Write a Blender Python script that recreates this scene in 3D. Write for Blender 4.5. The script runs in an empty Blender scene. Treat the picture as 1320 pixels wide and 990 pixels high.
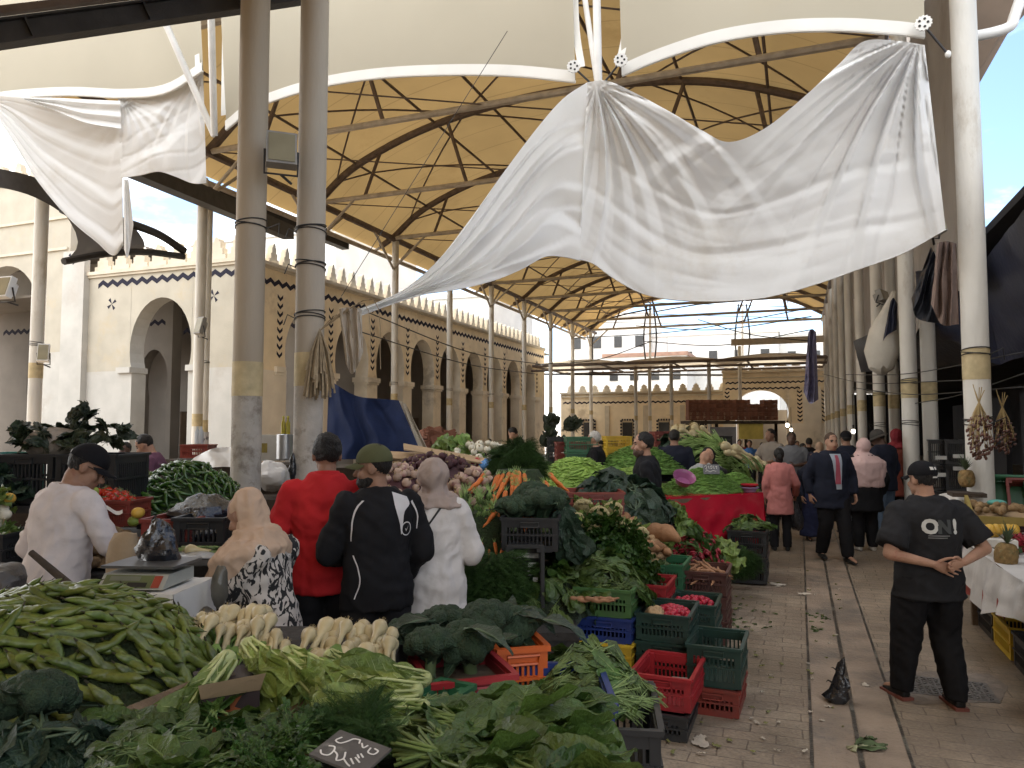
import bpy, bmesh, math, random
from mathutils import Vector, Matrix, Euler, noise as mnoise
from mathutils.bvhtree import BVHTree
R = math.radians
pi = math.pi
sc = bpy.context.scene
C = sc.collection
rng = random.Random(7)

# ------------------------------------------------------------------ camera
CAMZ, YAW, PITCH, FPX = 1.85, 21.08, 3.4, 960.0
FWD = Vector((-math.sin(R(YAW)), math.cos(R(YAW)), 0))
RGT = Vector((math.cos(R(YAW)), math.sin(R(YAW)), 0))
UP = Vector((0, 0, 1))
CAM = Vector((0, 0, CAMZ))
_f3 = FWD * math.cos(R(PITCH)) + UP * math.sin(R(PITCH))
_u3 = UP * math.cos(R(PITCH)) - FWD * math.sin(R(PITCH))
def ray(px, py):
    return _f3 + RGT * ((px - 660) / FPX) + _u3 * ((495 - py) / FPX)
def at(px, py, d=None, z=None):
    """the point of the place seen at photo pixel (px, py), at forward distance d or at height z"""
    r = ray(px, py)
    k = d / r.dot(FWD) if d is not None else (z - CAMZ) / r.z
    return CAM + r * k
cam_d = bpy.data.cameras.new('camera'); cam = bpy.data.objects.new('camera', cam_d); C.objects.link(cam)
cam.location = CAM; cam.rotation_euler = (R(90 + PITCH), 0, R(YAW))
cam_d.sensor_width = 36; cam_d.lens = 36 * FPX / 1320; cam_d.clip_end = 3000; cam_d.clip_start = .05
sc.camera = cam

# ------------------------------------------------------------------ materials
MATS = {}
def M(name, col, rough=.6, var=.18, scale=6., bump=0., bscale=60., trans=0., rnd=.12, spec=.4, col2=None, c2amt=.5, stretch=None, metal=0., emit=0., hue=0.):
    """principled material: object-space noise variation, optional second colour in patches, per-object value shift, bump, translucency"""
    if name in MATS: return MATS[name]
    m = bpy.data.materials.new(name); m.use_nodes = True
    nt = m.node_tree; N = nt.nodes; L = nt.links; N.clear()
    out = N.new('ShaderNodeOutputMaterial'); b = N.new('ShaderNodeBsdfPrincipled')
    b.inputs['Roughness'].default_value = rough; b.inputs['Metallic'].default_value = metal
    b.inputs['Specular IOR Level'].default_value = spec
    tc = N.new('ShaderNodeTexCoord'); mp = N.new('ShaderNodeMapping')
    L.new(tc.outputs['Object'], mp.inputs['Vector'])
    if stretch: mp.inputs['Scale'].default_value = stretch
    no = N.new('ShaderNodeTexNoise'); no.inputs['Scale'].default_value = scale; no.inputs['Detail'].default_value = 5
    L.new(mp.outputs['Vector'], no.inputs['Vector'])
    mx = N.new('ShaderNodeMix'); mx.data_type = 'RGBA'
    lo = [c * (1 - var) for c in col]; hi = [min(1, c * (1 + var)) for c in col]
    mx.inputs['A'].default_value = (*lo, 1); mx.inputs['B'].default_value = (*hi, 1)
    mr = N.new('ShaderNodeMapRange'); mr.inputs['From Min'].default_value = .3; mr.inputs['From Max'].default_value = .7
    L.new(no.outputs['Fac'], mr.inputs['Value']); L.new(mr.outputs['Result'], mx.inputs['Factor'])
    last = mx.outputs['Result']
    if col2 is not None:
        n2 = N.new('ShaderNodeTexNoise'); n2.inputs['Scale'].default_value = scale * .43; n2.inputs['Detail'].default_value = 8
        n2.inputs['Roughness'].default_value = .7
        L.new(mp.outputs['Vector'], n2.inputs['Vector'])
        r2 = N.new('ShaderNodeMapRange'); r2.inputs['From Min'].default_value = .62 - .25 * c2amt; r2.inputs['From Max'].default_value = .72 - .2 * c2amt
        L.new(n2.outputs['Fac'], r2.inputs['Value'])
        m2 = N.new('ShaderNodeMix'); m2.data_type = 'RGBA'
        L.new(r2.outputs['Result'], m2.inputs['Factor']); L.new(last, m2.inputs['A']); m2.inputs['B'].default_value = (*col2, 1)
        last = m2.outputs['Result']
    if rnd:
        oi = N.new('ShaderNodeObjectInfo'); hs = N.new('ShaderNodeHueSaturation')
        rr = N.new('ShaderNodeMapRange'); rr.inputs['To Min'].default_value = 1 - rnd; rr.inputs['To Max'].default_value = 1 + rnd
        L.new(oi.outputs['Random'], rr.inputs['Value']); L.new(rr.outputs['Result'], hs.inputs['Value'])
        if hue:
            m1 = N.new('ShaderNodeMath'); m1.operation = 'MULTIPLY'; m1.inputs[1].default_value = 7.31; m2_ = N.new('ShaderNodeMath'); m2_.operation = 'FRACT'; m3_ = N.new('ShaderNodeMapRange'); m3_.inputs['To Min'].default_value = .5 - hue; m3_.inputs['To Max'].default_value = .5 + hue * .6
            L.new(oi.outputs['Random'], m1.inputs[0]); L.new(m1.outputs[0], m2_.inputs[0]); L.new(m2_.outputs[0], m3_.inputs['Value']); L.new(m3_.outputs['Result'], hs.inputs['Hue'])
        L.new(last, hs.inputs['Color']); last = hs.outputs['Color']
    L.new(last, b.inputs['Base Color'])
    if bump:
        nb = N.new('ShaderNodeTexNoise'); nb.inputs['Scale'].default_value = bscale; nb.inputs['Detail'].default_value = 4
        L.new(mp.outputs['Vector'], nb.inputs['Vector'])
        bp = N.new('ShaderNodeBump'); bp.inputs['Strength'].default_value = min(1, bump); bp.inputs['Distance'].default_value = .02
        L.new(nb.outputs['Fac'], bp.inputs['Height']); L.new(bp.outputs['Normal'], b.inputs['Normal'])
    sh = b.outputs['BSDF']
    if trans:
        t = N.new('ShaderNodeBsdfTranslucent'); ms = N.new('ShaderNodeMixShader'); ms.inputs['Fac'].default_value = trans
        L.new(last, t.inputs['Color']); L.new(sh, ms.inputs[1]); L.new(t.outputs['BSDF'], ms.inputs[2]); sh = ms.outputs['Shader']
    if emit:
        b.inputs['Emission Color'].default_value = (*col, 1); b.inputs['Emission Strength'].default_value = emit
    L.new(sh, out.inputs['Surface'])
    MATS[name] = m
    return m

def seam(m, step, axis=1, dark=.80, w=.022):
    """doubled welded seams every step metres across a membrane"""
    nt = m.node_tree; N = nt.nodes; L = nt.links; b = next(n for n in N if n.type == 'BSDF_PRINCIPLED'); src = b.inputs['Base Color'].links[0].from_socket
    tc = next(n for n in N if n.type == 'TEX_COORD'); sp = N.new('ShaderNodeSeparateXYZ'); L.new(tc.outputs['Object'], sp.inputs[0])
    a = N.new('ShaderNodeMath'); a.operation = 'DIVIDE'; a.inputs[1].default_value = step; L.new(sp.outputs[axis], a.inputs[0])
    f = N.new('ShaderNodeMath'); f.operation = 'FRACT'; L.new(a.outputs[0], f.inputs[0]); c = N.new('ShaderNodeMath'); c.operation = 'LESS_THAN'; c.inputs[1].default_value = w / step * 2; L.new(f.outputs[0], c.inputs[0])
    mx = N.new('ShaderNodeMix'); mx.data_type = 'RGBA'; mx.blend_type = 'MULTIPLY'; L.new(c.outputs[0], mx.inputs['Factor']); L.new(src, mx.inputs['A']); mx.inputs['B'].default_value = (dark, dark, dark, 1)
    for n in N:
        if n.type in ('BSDF_PRINCIPLED', 'BSDF_TRANSLUCENT'): L.new(mx.outputs['Result'], n.inputs['Base Color' if n.type == 'BSDF_PRINCIPLED' else 'Color'])
    return m
# ------------------------------------------------------------------ mesh builder
class MB:
    def __init__(s): s.v = []; s.f = []; s.m = []; s.mi = 0
    def add(s, v, f, mat=None):
        o = len(s.v); s.v.extend([tuple(p) for p in v]); s.f.extend([tuple(i + o for i in q) for q in f])
        s.m.extend([s.mi if mat is None else mat] * len(f)); return s
    def box(s, c, size, rot=None, mat=None):
        x, y, z = [k / 2 for k in size]
        v = [Vector(p) for p in ((-x,-y,-z),(x,-y,-z),(x,y,-z),(-x,y,-z),(-x,-y,z),(x,-y,z),(x,y,z),(-x,y,z))]
        if rot is not None:
            q = rot if isinstance(rot, Matrix) else Euler(rot).to_matrix()
            v = [q @ p for p in v]
        c = Vector(c)
        return s.add([p + c for p in v], [(0,3,2,1),(4,5,6,7),(0,1,5,4),(1,2,6,5),(2,3,7,6),(3,0,4,7)], mat)
    def tube(s, pts, rad, n=8, cap=True, mat=None, flat=1., ref=None):
        pts = [Vector(p) for p in pts]; k = len(pts)
        if not hasattr(rad, '__len__'): rad = [rad] * k
        prev = None; v = []; f = []
        for i, p in enumerate(pts):
            t = (pts[min(i + 1, k - 1)] - pts[max(i - 1, 0)])
            t = t.normalized() if t.length > 1e-9 else Vector((0, 0, 1))
            if prev is None:
                a = Vector(ref) if ref is not None else (Vector((0, 0, 1)) if abs(t.z) < .9 else Vector((1, 0, 0)))
                u = (a - t * a.dot(t)).normalized()
            else:
                u = prev - t * prev.dot(t); u = u.normalized() if u.length > 1e-6 else t.orthogonal().normalized()
            prev = u; w = t.cross(u)
            for j in range(n):
                a = 2 * pi * j / n
                v.append(p + u * (math.cos(a) * rad[i] * flat) + w * (math.sin(a) * rad[i]))
        for i in range(k - 1):
            for j in range(n):
                f.append((i*n + j, i*n + (j+1) % n, (i+1)*n + (j+1) % n, (i+1)*n + j))
        if cap:
            f.append(tuple(range(n - 1, -1, -1))); f.append(tuple((k-1)*n + j for j in range(n)))
        return s.add(v, f, mat)
    def loft(s, secs, n=20, mat=None):
        """closed skin over elliptical sections (centre, rx, ry, rotation matrix or None)"""
        v = []; f = []; k = len(secs)
        for c, rx, ry, q in secs:
            for j in range(n):
                a = 2 * pi * j / n; p = Vector((math.cos(a) * rx, math.sin(a) * ry, 0))
                v.append(Vector(c) + (q @ p if q is not None else p))
        for i in range(k - 1):
            for j in range(n):
                f.append((i*n + j, i*n + (j+1) % n, (i+1)*n + (j+1) % n, (i+1)*n + j))
        f.append(tuple(range(n - 1, -1, -1))); f.append(tuple((k-1)*n + j for j in range(n)))
        return s.add(v, f, mat)
    def ell(s, c, r, q=None, nu=14, nv=9, mat=None):
        if not hasattr(r, '__len__'): r = (r, r, r)
        v = [Vector((0, 0, r[2]))]; f = []
        for i in range(1, nv):
            t = pi * i / nv
            for j in range(nu):
                a = 2 * pi * j / nu
                v.append(Vector((math.sin(t)*math.cos(a)*r[0], math.sin(t)*math.sin(a)*r[1], math.cos(t)*r[2])))
        v.append(Vector((0, 0, -r[2]))); e = len(v) - 1
        for j in range(nu): f.append((0, 1 + j, 1 + (j+1) % nu))
        for i in range(nv - 2):
            for j in range(nu):
                f.append((1+i*nu+j, 1+(i+1)*nu+j, 1+(i+1)*nu+(j+1) % nu, 1+i*nu+(j+1) % nu))
        for j in range(nu): f.append((e, 1+(nv-2)*nu+(j+1) % nu, 1+(nv-2)*nu+j))
        if q is not None: v = [q @ p for p in v]
        c = Vector(c)
        return s.add([p + c for p in v], f, mat)
    def caps(s, p0, p1, r0, r1, n=12, mat=None):
        s.ell(p0, r0, None, n, 8, mat); s.ell(p1, r1, None, n, 8, mat)
        return s.tube([p0, p1], [r0, r1], n, True, mat)
    def grid(s, fn, nu, nv, mat=None):
        v = [fn(i / nu, j / nv) for j in range(nv + 1) for i in range(nu + 1)]
        f = [(j*(nu+1)+i, j*(nu+1)+i+1, (j+1)*(nu+1)+i+1, (j+1)*(nu+1)+i) for j in range(nv) for i in range(nu)]
        return s.add(v, f, mat)
    def quad(s, a, b, c, d, mat=None): return s.add([a, b, c, d], [(0, 1, 2, 3)], mat)
    def poly(s, pts, n, t, mat=None):
        """a flat polygon pts given thickness t along normal n"""
        k = len(pts); n = Vector(n).normalized() * t
        v = [Vector(p) for p in pts] + [Vector(p) + n for p in pts]
        return s.add(v, [tuple(range(k - 1, -1, -1)), tuple(range(k, 2*k))] + [(i, (i+1) % k, k + (i+1) % k, k + i) for i in range(k)], mat)
    def xf(s, m, start=0):
        s.v[start:] = [tuple(m @ Vector(p)) for p in s.v[start:]]; return s
    def mesh(s, name, mats, smooth=True, sharp=40):
        me = bpy.data.meshes.new(name); me.from_pydata(s.v, [], s.f)
        for m in (mats if isinstance(mats, (list, tuple)) else [mats]): me.materials.append(m)
        me.polygons.foreach_set('material_index', s.m)
        fin(me, smooth, sharp)
        return me
    def build(s, name, mats, parent=None, smooth=True, sharp=40, loc=None):
        return link(name, s.mesh(name, mats, smooth, sharp), parent, loc)
def fin(me, smooth=True, sharp=40):
    if smooth:
        me.polygons.foreach_set('use_smooth', [True] * len(me.polygons))
        if sharp: me.set_sharp_from_angle(angle=R(sharp))
    me.update()
def link(name, me, parent=None, loc=None, rot=None, scale=None):
    o = bpy.data.objects.new(name, me); C.objects.link(o)
    if parent is not None: o.parent = parent
    if loc is not None: o.location = loc
    if rot is not None: o.rotation_euler = rot
    if scale is not None: o.scale = (scale,)*3 if not hasattr(scale, '__len__') else scale
    return o
def tag(o, label, cat, group=None, kind=None):
    o['label'] = label; o['category'] = cat
    if group: o['group'] = group
    if kind: o['kind'] = kind
    return o
def struct(o): o['kind'] = 'structure'; return o
def empty(name, loc=(0, 0, 0), rz=0., label=None, cat=None, group=None):
    o = bpy.data.objects.new(name, None); C.objects.link(o); o.location = loc; o.rotation_euler = (0, 0, rz); o.empty_display_size = .1
    if label: tag(o, label, cat, group)
    return o
KIDS = {}
def dup(src, loc=None, rot=None, scale=None, label=None, cat=None, group=None):
    """a copy of a thing with copies of its parts and their sub-parts"""
    def cp(o, par):
        c = o.copy(); C.objects.link(c)
        if par is not None: c.parent = par
        for ch in o.children: cp(ch, c)
        return c
    r = cp(src, None)
    if loc is not None: r.location = loc
    if rot is not None: r.rotation_euler = rot
    if scale is not None: r.scale = (scale,)*3 if not hasattr(scale, '__len__') else scale
    if label: r['label'] = label
    if cat: r['category'] = cat
    if group: r['group'] = group
    return r
def voxel(mb, size, smooth=4, fac=.5):
    """fuse the overlapping closed pieces of mb into ONE continuous skin"""
    me = bpy.data.meshes.new('skin'); me.from_pydata(mb.v, [], mb.f)
    o = bpy.data.objects.new('skin', me); C.objects.link(o)
    m = o.modifiers.new('r', 'REMESH'); m.mode = 'VOXEL'; m.voxel_size = size; m.adaptivity = 0
    if smooth:
        k = o.modifiers.new('s', 'SMOOTH'); k.iterations = smooth; k.factor = fac
    dg = bpy.context.evaluated_depsgraph_get()
    r = bpy.data.meshes.new_from_object(o.evaluated_get(dg))
    bpy.data.objects.remove(o); bpy.data.meshes.remove(me)
    return r
def rotz(a): return Matrix.Rotation(a, 3, 'Z')
def basis(f, n):
    """3x3 with columns (side, f, n): local +Y -> f, local +Z -> n"""
    f = Vector(f).normalized(); n = Vector(n); n = (n - f * n.dot(f)).normalized(); return Matrix((f.cross(n), f, n)).transposed()
def lerp(a, b, t): return a + (b - a) * t
def curve(pts, n):
    """Catmull-Rom through pts, n+1 samples"""
    P = [Vector(p) for p in pts]; P = [P[0]*2 - P[1]] + P + [P[-1]*2 - P[-2]]; k = len(P) - 3; out = []
    for i in range(n + 1):
        t = i / n * k; j = min(int(t), k - 1); t -= j
        a, b, c, d = P[j:j+4]
        out.append(.5 * ((2*b) + (c - a)*t + (2*a - 5*b + 4*c - d)*t*t + (3*b - a - 3*c + d)*t**3))
    return out

# ------------------------------------------------------------------ world, sun, view
w = bpy.data.worlds.new('World'); sc.world = w; w.use_nodes = True
nt = w.node_tree; N = nt.nodes; L = nt.links; N.clear()
SUN_EL, SUN_AZ = 54., -28.      # azimuth from +Y towards +X
out = N.new('ShaderNodeOutputWorld'); bg = N.new('ShaderNodeBackground'); bg.inputs['Strength'].default_value = .075
sky = N.new('ShaderNodeTexSky'); sky.sky_type = 'NISHITA'; sky.sun_disc = False
sky.sun_elevation = R(SUN_EL); sky.sun_rotation = R(SUN_AZ); sky.air_density = .9; sky.dust_density = .35; sky.ozone_density = 3.
tc = N.new('ShaderNodeTexCoord'); mp = N.new('ShaderNodeMapping'); mp.inputs['Scale'].default_value = (1, 1, 2.2)
mp.inputs['Location'].default_value = (.35, .2, .1)
L.new(tc.outputs['Generated'], mp.inputs['Vector'])
cn = N.new('ShaderNodeTexNoise'); cn.inputs['Scale'].default_value = 4.2; cn.inputs['Detail'].default_value = 9; cn.inputs['Roughness'].default_value = .55
L.new(mp.outputs['Vector'], cn.inputs['Vector'])
cr = N.new('ShaderNodeMapRange'); cr.interpolation_type = 'SMOOTHSTEP'; cr.inputs['From Min'].default_value = .38; cr.inputs['From Max'].default_value = .58
vd = N.new('ShaderNodeVectorMath'); vd.operation = 'DOT_PRODUCT'; L.new(tc.outputs['Generated'], vd.inputs[0]); vd.inputs[1].default_value = tuple((FWD * .45 + RGT * .9).normalized())
cv = N.new('ShaderNodeMath'); cv.operation = 'MULTIPLY_ADD'; cv.inputs[1].default_value = -.155; L.new(vd.outputs['Value'], cv.inputs[0]); L.new(cn.outputs['Fac'], cv.inputs[2])
L.new(cv.outputs['Value'], cr.inputs['Value'])   # cloud banks thicken away from the clear quarter of the sky
mx = N.new('ShaderNodeMix'); mx.data_type = 'RGBA'; L.new(cr.outputs['Result'], mx.inputs['Factor'])
L.new(sky.outputs['Color'], mx.inputs['A']); mx.inputs['B'].default_value = (14.6, 14.7, 14.7, 1)
L.new(mx.outputs['Result'], bg.inputs['Color']); L.new(bg.outputs['Background'], out.inputs['Surface'])
sd = bpy.data.lights.new('sun', 'SUN'); sd.energy = 4.0; sd.angle = R(.6); sd.color = (1, .95, .87)
so = bpy.data.objects.new('sun', sd); C.objects.link(so)
sv = Vector((math.sin(R(SUN_AZ)) * math.cos(R(SUN_EL)), math.cos(R(SUN_AZ)) * math.cos(R(SUN_EL)), math.sin(R(SUN_EL))))
so.rotation_euler = sv.to_track_quat('Z', 'Y').to_euler(); so.location = (0, 0, 40)
vs = sc.view_settings; sc.display_settings.display_device = 'sRGB'
vs.view_transform = 'Standard'; vs.look = 'None'; vs.exposure = 1.95; vs.gamma = 1; vs.use_curve_mapping = False
cy = sc.cycles; cy.max_bounces = 8; cy.diffuse_bounces = 5; cy.glossy_bounces = 2; cy.transmission_bounces = 4
cy.use_denoising = True; cy.sample_clamp_indirect = 8; cy.caustics_reflective = False; cy.caustics_refractive = False
# ================================================================== people
skin1 = M('skin_tan', (.40, .225, .150), .6, .12, 14, .25, 160, rnd=.04, col2=(.36, .15, .10), c2amt=.25)
skin2 = M('skin_brown', (.27, .150, .098), .6, .12, 14, .25, 160, rnd=.04, col2=(.22, .095, .06), c2amt=.25)
skin3 = M('skin_dark', (.10, .055, .038), .55, .08, 14, .1, 80, rnd=.04)
eye_m = M('eye_dark', (.02, .015, .012), .3, .1, rnd=0); lip_m = M('lips', (.30, .12, .09), .5, .1, rnd=0)
hair_k = M('hair_black', (.012, .010, .009), .55, .4, 30, .9, 160, rnd=0, stretch=(1, 1, .35)); hair_g = M('hair_white', (.55, .53, .50), .7, .2, 40, .8, 120, rnd=0)
def cloth(name, col, bump=.35, bs=14, **k): return M(name, col, .85, .12, 5, bump, bs, rnd=0, spec=.15, **k)
black_c = cloth('black_cotton', (.014, .014, .016)); navy_c = cloth('navy_wool', (.018, .021, .035)); jean_c = cloth('blue_denim', (.10, .14, .20))
shoe_k = M('black_shoe', (.012, .012, .012), .5, .2, rnd=0); shoe_w = M('pale_shoe', (.6, .58, .54), .6, .1, rnd=0)

def hand_solid(curl=(25, 35, 25), spread=6, thumb=25):
    """right hand in local space: fingers +Y, back of hand +Z, thumb towards -X"""
    b = MB()
    b.loft([((0, -.012, 0), .026, .02, Matrix.Rotation(-pi/2, 3, 'X')), ((0, .02, 0), .034, .017, Matrix.Rotation(-pi/2, 3, 'X')), ((0, .06, 0), .042, .015, Matrix.Rotation(-pi/2, 3, 'X')), ((0, .092, 0), .041, .012, Matrix.Rotation(-pi/2, 3, 'X'))], 14)
    for i, (x, ln, y0) in enumerate(((-.031, .070, .086), (-.0105, .080, .091), (.0105, .074, .088), (.030, .058, .080))):
        p = Vector((x, y0 - .012, 0)); sp = R(spread) * (i - 1.5) / 1.5; a = 0
        for k, fr in enumerate((.45, .31, .24)):
            a += R(curl[k] * (1 + .12 * i))
            d = Vector((math.sin(sp) * math.cos(a), math.cos(a) * math.cos(sp), -math.sin(a)))
            q = p + d * (ln * fr + (.012 if k == 0 else 0)); b.caps(p, q, .0088 - .0008*k, .0083 - .0009*k, 8); p = q
    p = Vector((-.03, .018, -.004)); a = R(48)
    for k, ln in enumerate((.044, .032, .026)):
        d = Vector((-math.sin(a), math.cos(a), -.28 - .1*k)).normalized(); q = p + d * ln; b.caps(p, q, .0125 - .0015*k, .011 - .0015*k, 8); p = q; a -= R(thumb)
    return b
HANDS = {}
def hand_mesh(kind, mirror, fine):
    key = (kind, mirror, fine)
    if key not in HANDS:
        b = hand_solid(*{'relaxed': ((22, 30, 20), 6, 22), 'grip': ((60, 75, 50), 2, 40), 'open': ((8, 12, 10), 9, 12)}[kind])
        me = voxel(b, .0036 if fine else .006, 2)
        v = [tuple(x.co) for x in me.vertices]; f = [tuple(p.vertices) for p in me.polygons]; bpy.data.meshes.remove(me)
        if mirror: v = [(-x, y, z) for x, y, z in v]; f = [tuple(reversed(q)) for q in f]
        HANDS[key] = (v, f)
    return HANDS[key]

def person(label, px, top, d, ang, h=None, bulk=1., lean=0., pose=None, skin=skin1, head_yaw=0., head_pitch=0., fine=False, group=None,
           top_c=black_c, sleeve='long', hem=.86, ease=.018, bottom_c=black_c, skirt=False, shoes=shoe_k, hair='short', hair_c=hair_k, beard=None,
           cap=None, hijab=None, drape=.30, hands=('relaxed', 'relaxed'), extra=None, dshift=0., female=False, base=None, glasses=False, hair_s=1., seat=0., sleeve_r=1., z0=0.):
    p = at(px, top, d)
    H = h or p.z; s = (H - seat) / 1.75 if not h else h / 1.75
    yaw = R(YAW - ang); root = empty('person', (p.x, p.y, z0 + (p.z - H if h else 0)), yaw, label, 'person', group)
    vs_ = (.0085 if fine else .013) if d < 9 else .018
    J = dict(pel=(0, 0, .93), hipl=(-.09, 0, .90), hipr=(.09, 0, .90), kneel=(-.10, .02, .49), kneer=(.10, .02, .49), ankl=(-.105, -.02, .085), ankr=(.105, -.02, .085), toel=(-.12, .15, .035), toer=(.12, .15, .035))
    LM = Matrix.Translation((0, 0, .93)) @ Matrix.Rotation(-R(lean), 4, 'X') @ Matrix.Translation((0, 0, -.93))
    sw = .182 * bulk ** .7 * (.9 if female else 1)
    up = dict(chest=(0, 0, 1.28), neck=(0, -.005, 1.47), shl=(-sw, -.01, 1.40), shr=(sw, -.01, 1.40), ell=(-sw - .07, -.04, 1.12), elr=(sw + .07, -.04, 1.12), wrl=(-sw - .07, .06, .88), wrr=(sw + .07, .06, .88))
    for k, v in up.items(): J[k] = tuple(LM @ Vector(v))
    for k, v in (pose or {}).items(): J[k] = v
    J = {k: Vector(v) for k, v in J.items()}
    Q = LM.to_3x3()
    def LT(v):
        v = Vector(v); return lerp(v, LM @ v, min(1, max(0, (v.z - .90) / .16)))
    neck_top = LM @ Vector((0, .015, 1.525))
    HQ = Q @ rotz(R(head_yaw)) @ Matrix.Rotation(-R(head_pitch), 3, 'X')
    hc = neck_top + HQ @ Vector((0, .02, .085))
    k1 = bulk; fm = .92 if female else 1
    def tor(e, zs=None, hem_z=.86, flare=0.):
        S = [(.80, .168*k1, .118*k1), (.90, .170*k1, .122*k1), (1.0, .158*k1*fm, .118*k1), (1.12, .150*k1*fm, .112*k1), (1.25, .165*k1*fm, .122*k1), (1.35, .178*k1*fm, .118*k1), (1.42, .160*k1*fm, .095*k1), (1.465, .095*k1, .078), (1.495, .070*k1, .068)]
        out_ = []
        for z, rx, ry in S:
            if z < hem_z - .01: continue
            out_.append((LT((0, -.005 * (z > 1.2), z)), rx + e, ry + e, Q if z > 1 else None))
        if hem_z < .9:
            rx, ry = S[0][1], S[0][2]
            out_ = [(LT((0, 0, hem_z)), rx + e + flare, ry + e + flare, None)] + out_
        return out_
    # --- body: one skin
    b = MB(); b.loft(tor(0, hem_z=.80), 22); b.caps(J['neck'] - Vector((0, 0, .03)), neck_top + Vector((0, 0, .02)), .058 * min(1.15, k1), .052 * min(1.15, k1))
    def HP(x, y, z): return hc + HQ @ Vector((x, y, z))
    b.ell(HP(0, -.008, .025), (.077, .098, .105), HQ, 18, 12); b.ell(HP(0, .028, -.055), (.06 * k1 ** .5, .066, .066), HQ); b.ell(HP(0, .072, -.098), (.028, .024, .024), HQ)
    b.caps(HP(0, .094, .0), HP(0, .112, -.036), .010, .016, 8); b.ell(HP(0, .078, .03), (.052, .02, .012), HQ); b.ell(HP(0, .088, -.068), (.026, .014, .011), HQ)
    for sx in (-1, 1): b.ell(HP(sx * .079, -.008, -.008), (.012, .022, .034), HQ); b.ell(HP(sx * .042, .062, -.035), (.026, .024, .026), HQ)
    for l in 'lr':
        b.caps(J['sh' + l], J['el' + l], .050 * k1**.6, .041 * k1**.6); b.caps(J['el' + l], J['wr' + l], .041 * k1**.6, .027)
        b.caps(J['hip' + l], J['knee' + l], .085 * k1, .056); b.caps(J['knee' + l], J['ank' + l], .055, .036); b.caps(J['ank' + l], J['toe' + l], .035, .025)
    me = voxel(b, vs_, 3)
    v = [tuple(x.co) for x in me.vertices]; f = [tuple(q.vertices) for q in me.polygons]; bpy.data.meshes.remove(me)
    nb = MB(); nb.add(v, f, 0)
    for l, hk in zip('lr', hands):
        if hk is None: continue
        kind, fdir, ndir = hk if isinstance(hk, tuple) else (hk, None, None)
        fd = Vector(fdir) if fdir else (J['wr' + l] - J['el' + l]); nd = Vector(ndir) if ndir else Vector((-1 if l == 'l' else 1, 0, .1))
        hv, hf = hand_mesh(kind, l == 'l', fine); m3 = basis(fd, nd)
        nb.add([J['wr' + l] + fd.normalized() * .012 + m3 @ Vector(q) for q in hv], hf, 0)
    # facial features as marks of the skin itself
    iq = HQ.transposed()
    marks = [(Vector((-.032, .085, .004)), (.016, .03, .0075), 1), (Vector((.032, .085, .004)), (.016, .03, .0075), 1), (Vector((-.034, .09, .027)), (.022, .03, .0055), 1), (Vector((.034, .09, .027)), (.022, .03, .0055), 1), (Vector((0, .095, -.068)), (.024, .03, .008), 2)]
    if fine or d < 12.6:
        for i, q in enumerate(nb.f):
            c = sum((Vector(nb.v[j]) for j in q), Vector()) / len(q); lc = iq @ (c - hc)
            if lc.y < .05 or lc.length > .2: continue
            for mc, mr, mi in marks:
                dd = lc - mc
                if (dd.x/mr[0])**2 + (dd.y/mr[1])**2 + (dd.z/mr[2])**2 < 1: nb.m[i] = mi
    S4 = Matrix.Scale(s, 4); nb.xf(S4)
    body = nb.build('body', [skin, eye_m, lip_m], root, True, None)
    def garment(name, b, mats, vox=None, sm=5, wr=.004, par=None, split=None, vert=0):
        me = voxel(b, vox or max(.012, vs_), sm)
        if wr:
            n = len(me.vertices); co = [0.] * (3*n); no = [0.] * (3*n); me.vertices.foreach_get('co', co); me.vertices.foreach_get('normal', no)
            wr *= 1.5 if fine else 1.
            for i in range(0, 3*n, 3):
                x, y, z = co[i:i+3]
                a = .8 * mnoise.noise((x*9 + px, y*9, z*4.5)) + 1.3 * (.35 - abs(mnoise.noise((x*7 + z*4 + px, y*7, z*9 - abs(x)*5)))) + .6 * (.3 - abs(mnoise.noise((x*17 - z*9, y*17 + px, z*13))))
                if vert: a += vert * (.3 - abs(mnoise.noise((x*15 + px, y*15, z*2.2)))) + .5 * vert * (.3 - abs(mnoise.noise((x*5 + z*9, y*5 + px, z*5 - x*6))))
                a *= wr
                co[i] += no[i]*a; co[i+1] += no[i+1]*a; co[i+2] += no[i+2]*a
            me.vertices.foreach_set('co', co)
        me.transform(S4)
        for m in (mats if isinstance(mats, (list, tuple)) else [mats]): me.materials.append(m)
        if split:
            for q in me.polygons: q.material_index = split(q.center / s, q.normal)
        fin(me, True, None); me.name = name
        return link(name, me, par or root)
    W = dict(J=J, LM=LM, Q=Q, HQ=HQ, hc=hc, HP=HP, tor=tor, garment=garment, root=root, s=s, S4=S4, k1=k1, px=px, body=body, vs=vs_)
    # --- clothes
    e = ease
    b = MB()
    if skirt:
        b.loft([((0, -.02, .10), .27*k1, .22*k1, None), ((0, -.01, .5), .23*k1, .17*k1, None), (LM @ Vector((0, 0, .95)), .19*k1, .15*k1, Q)], 22)
        garment('skirt', b, bottom_c, .02, 4, .014)
    else:
        for l in 'lr':
            hp, kn, an = J['hip' + l], J['knee' + l], J['ank' + l]
            b.loft([(an + Vector((0, 0, -.015)), .070, .078, None), (lerp(an, kn, .5), .074*k1, .08*k1, None), (kn, .078*k1, .082*k1, None), (lerp(kn, hp, .55), .095*k1, .105*k1, None), (hp + Vector((0, 0, .03)), .105*k1, .118*k1, None)], 16)
        b.loft([(J['pel'] + Vector((0, 0, -.09)), .165*k1, .125*k1, None), (J['pel'], .172*k1, .13*k1, None), (J['pel'] + Vector((0, 0, .1)), .16*k1, .125*k1, None)], 20)
        garment('trousers', b, bottom_c, None, 4, .009, vert=.5)
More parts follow.
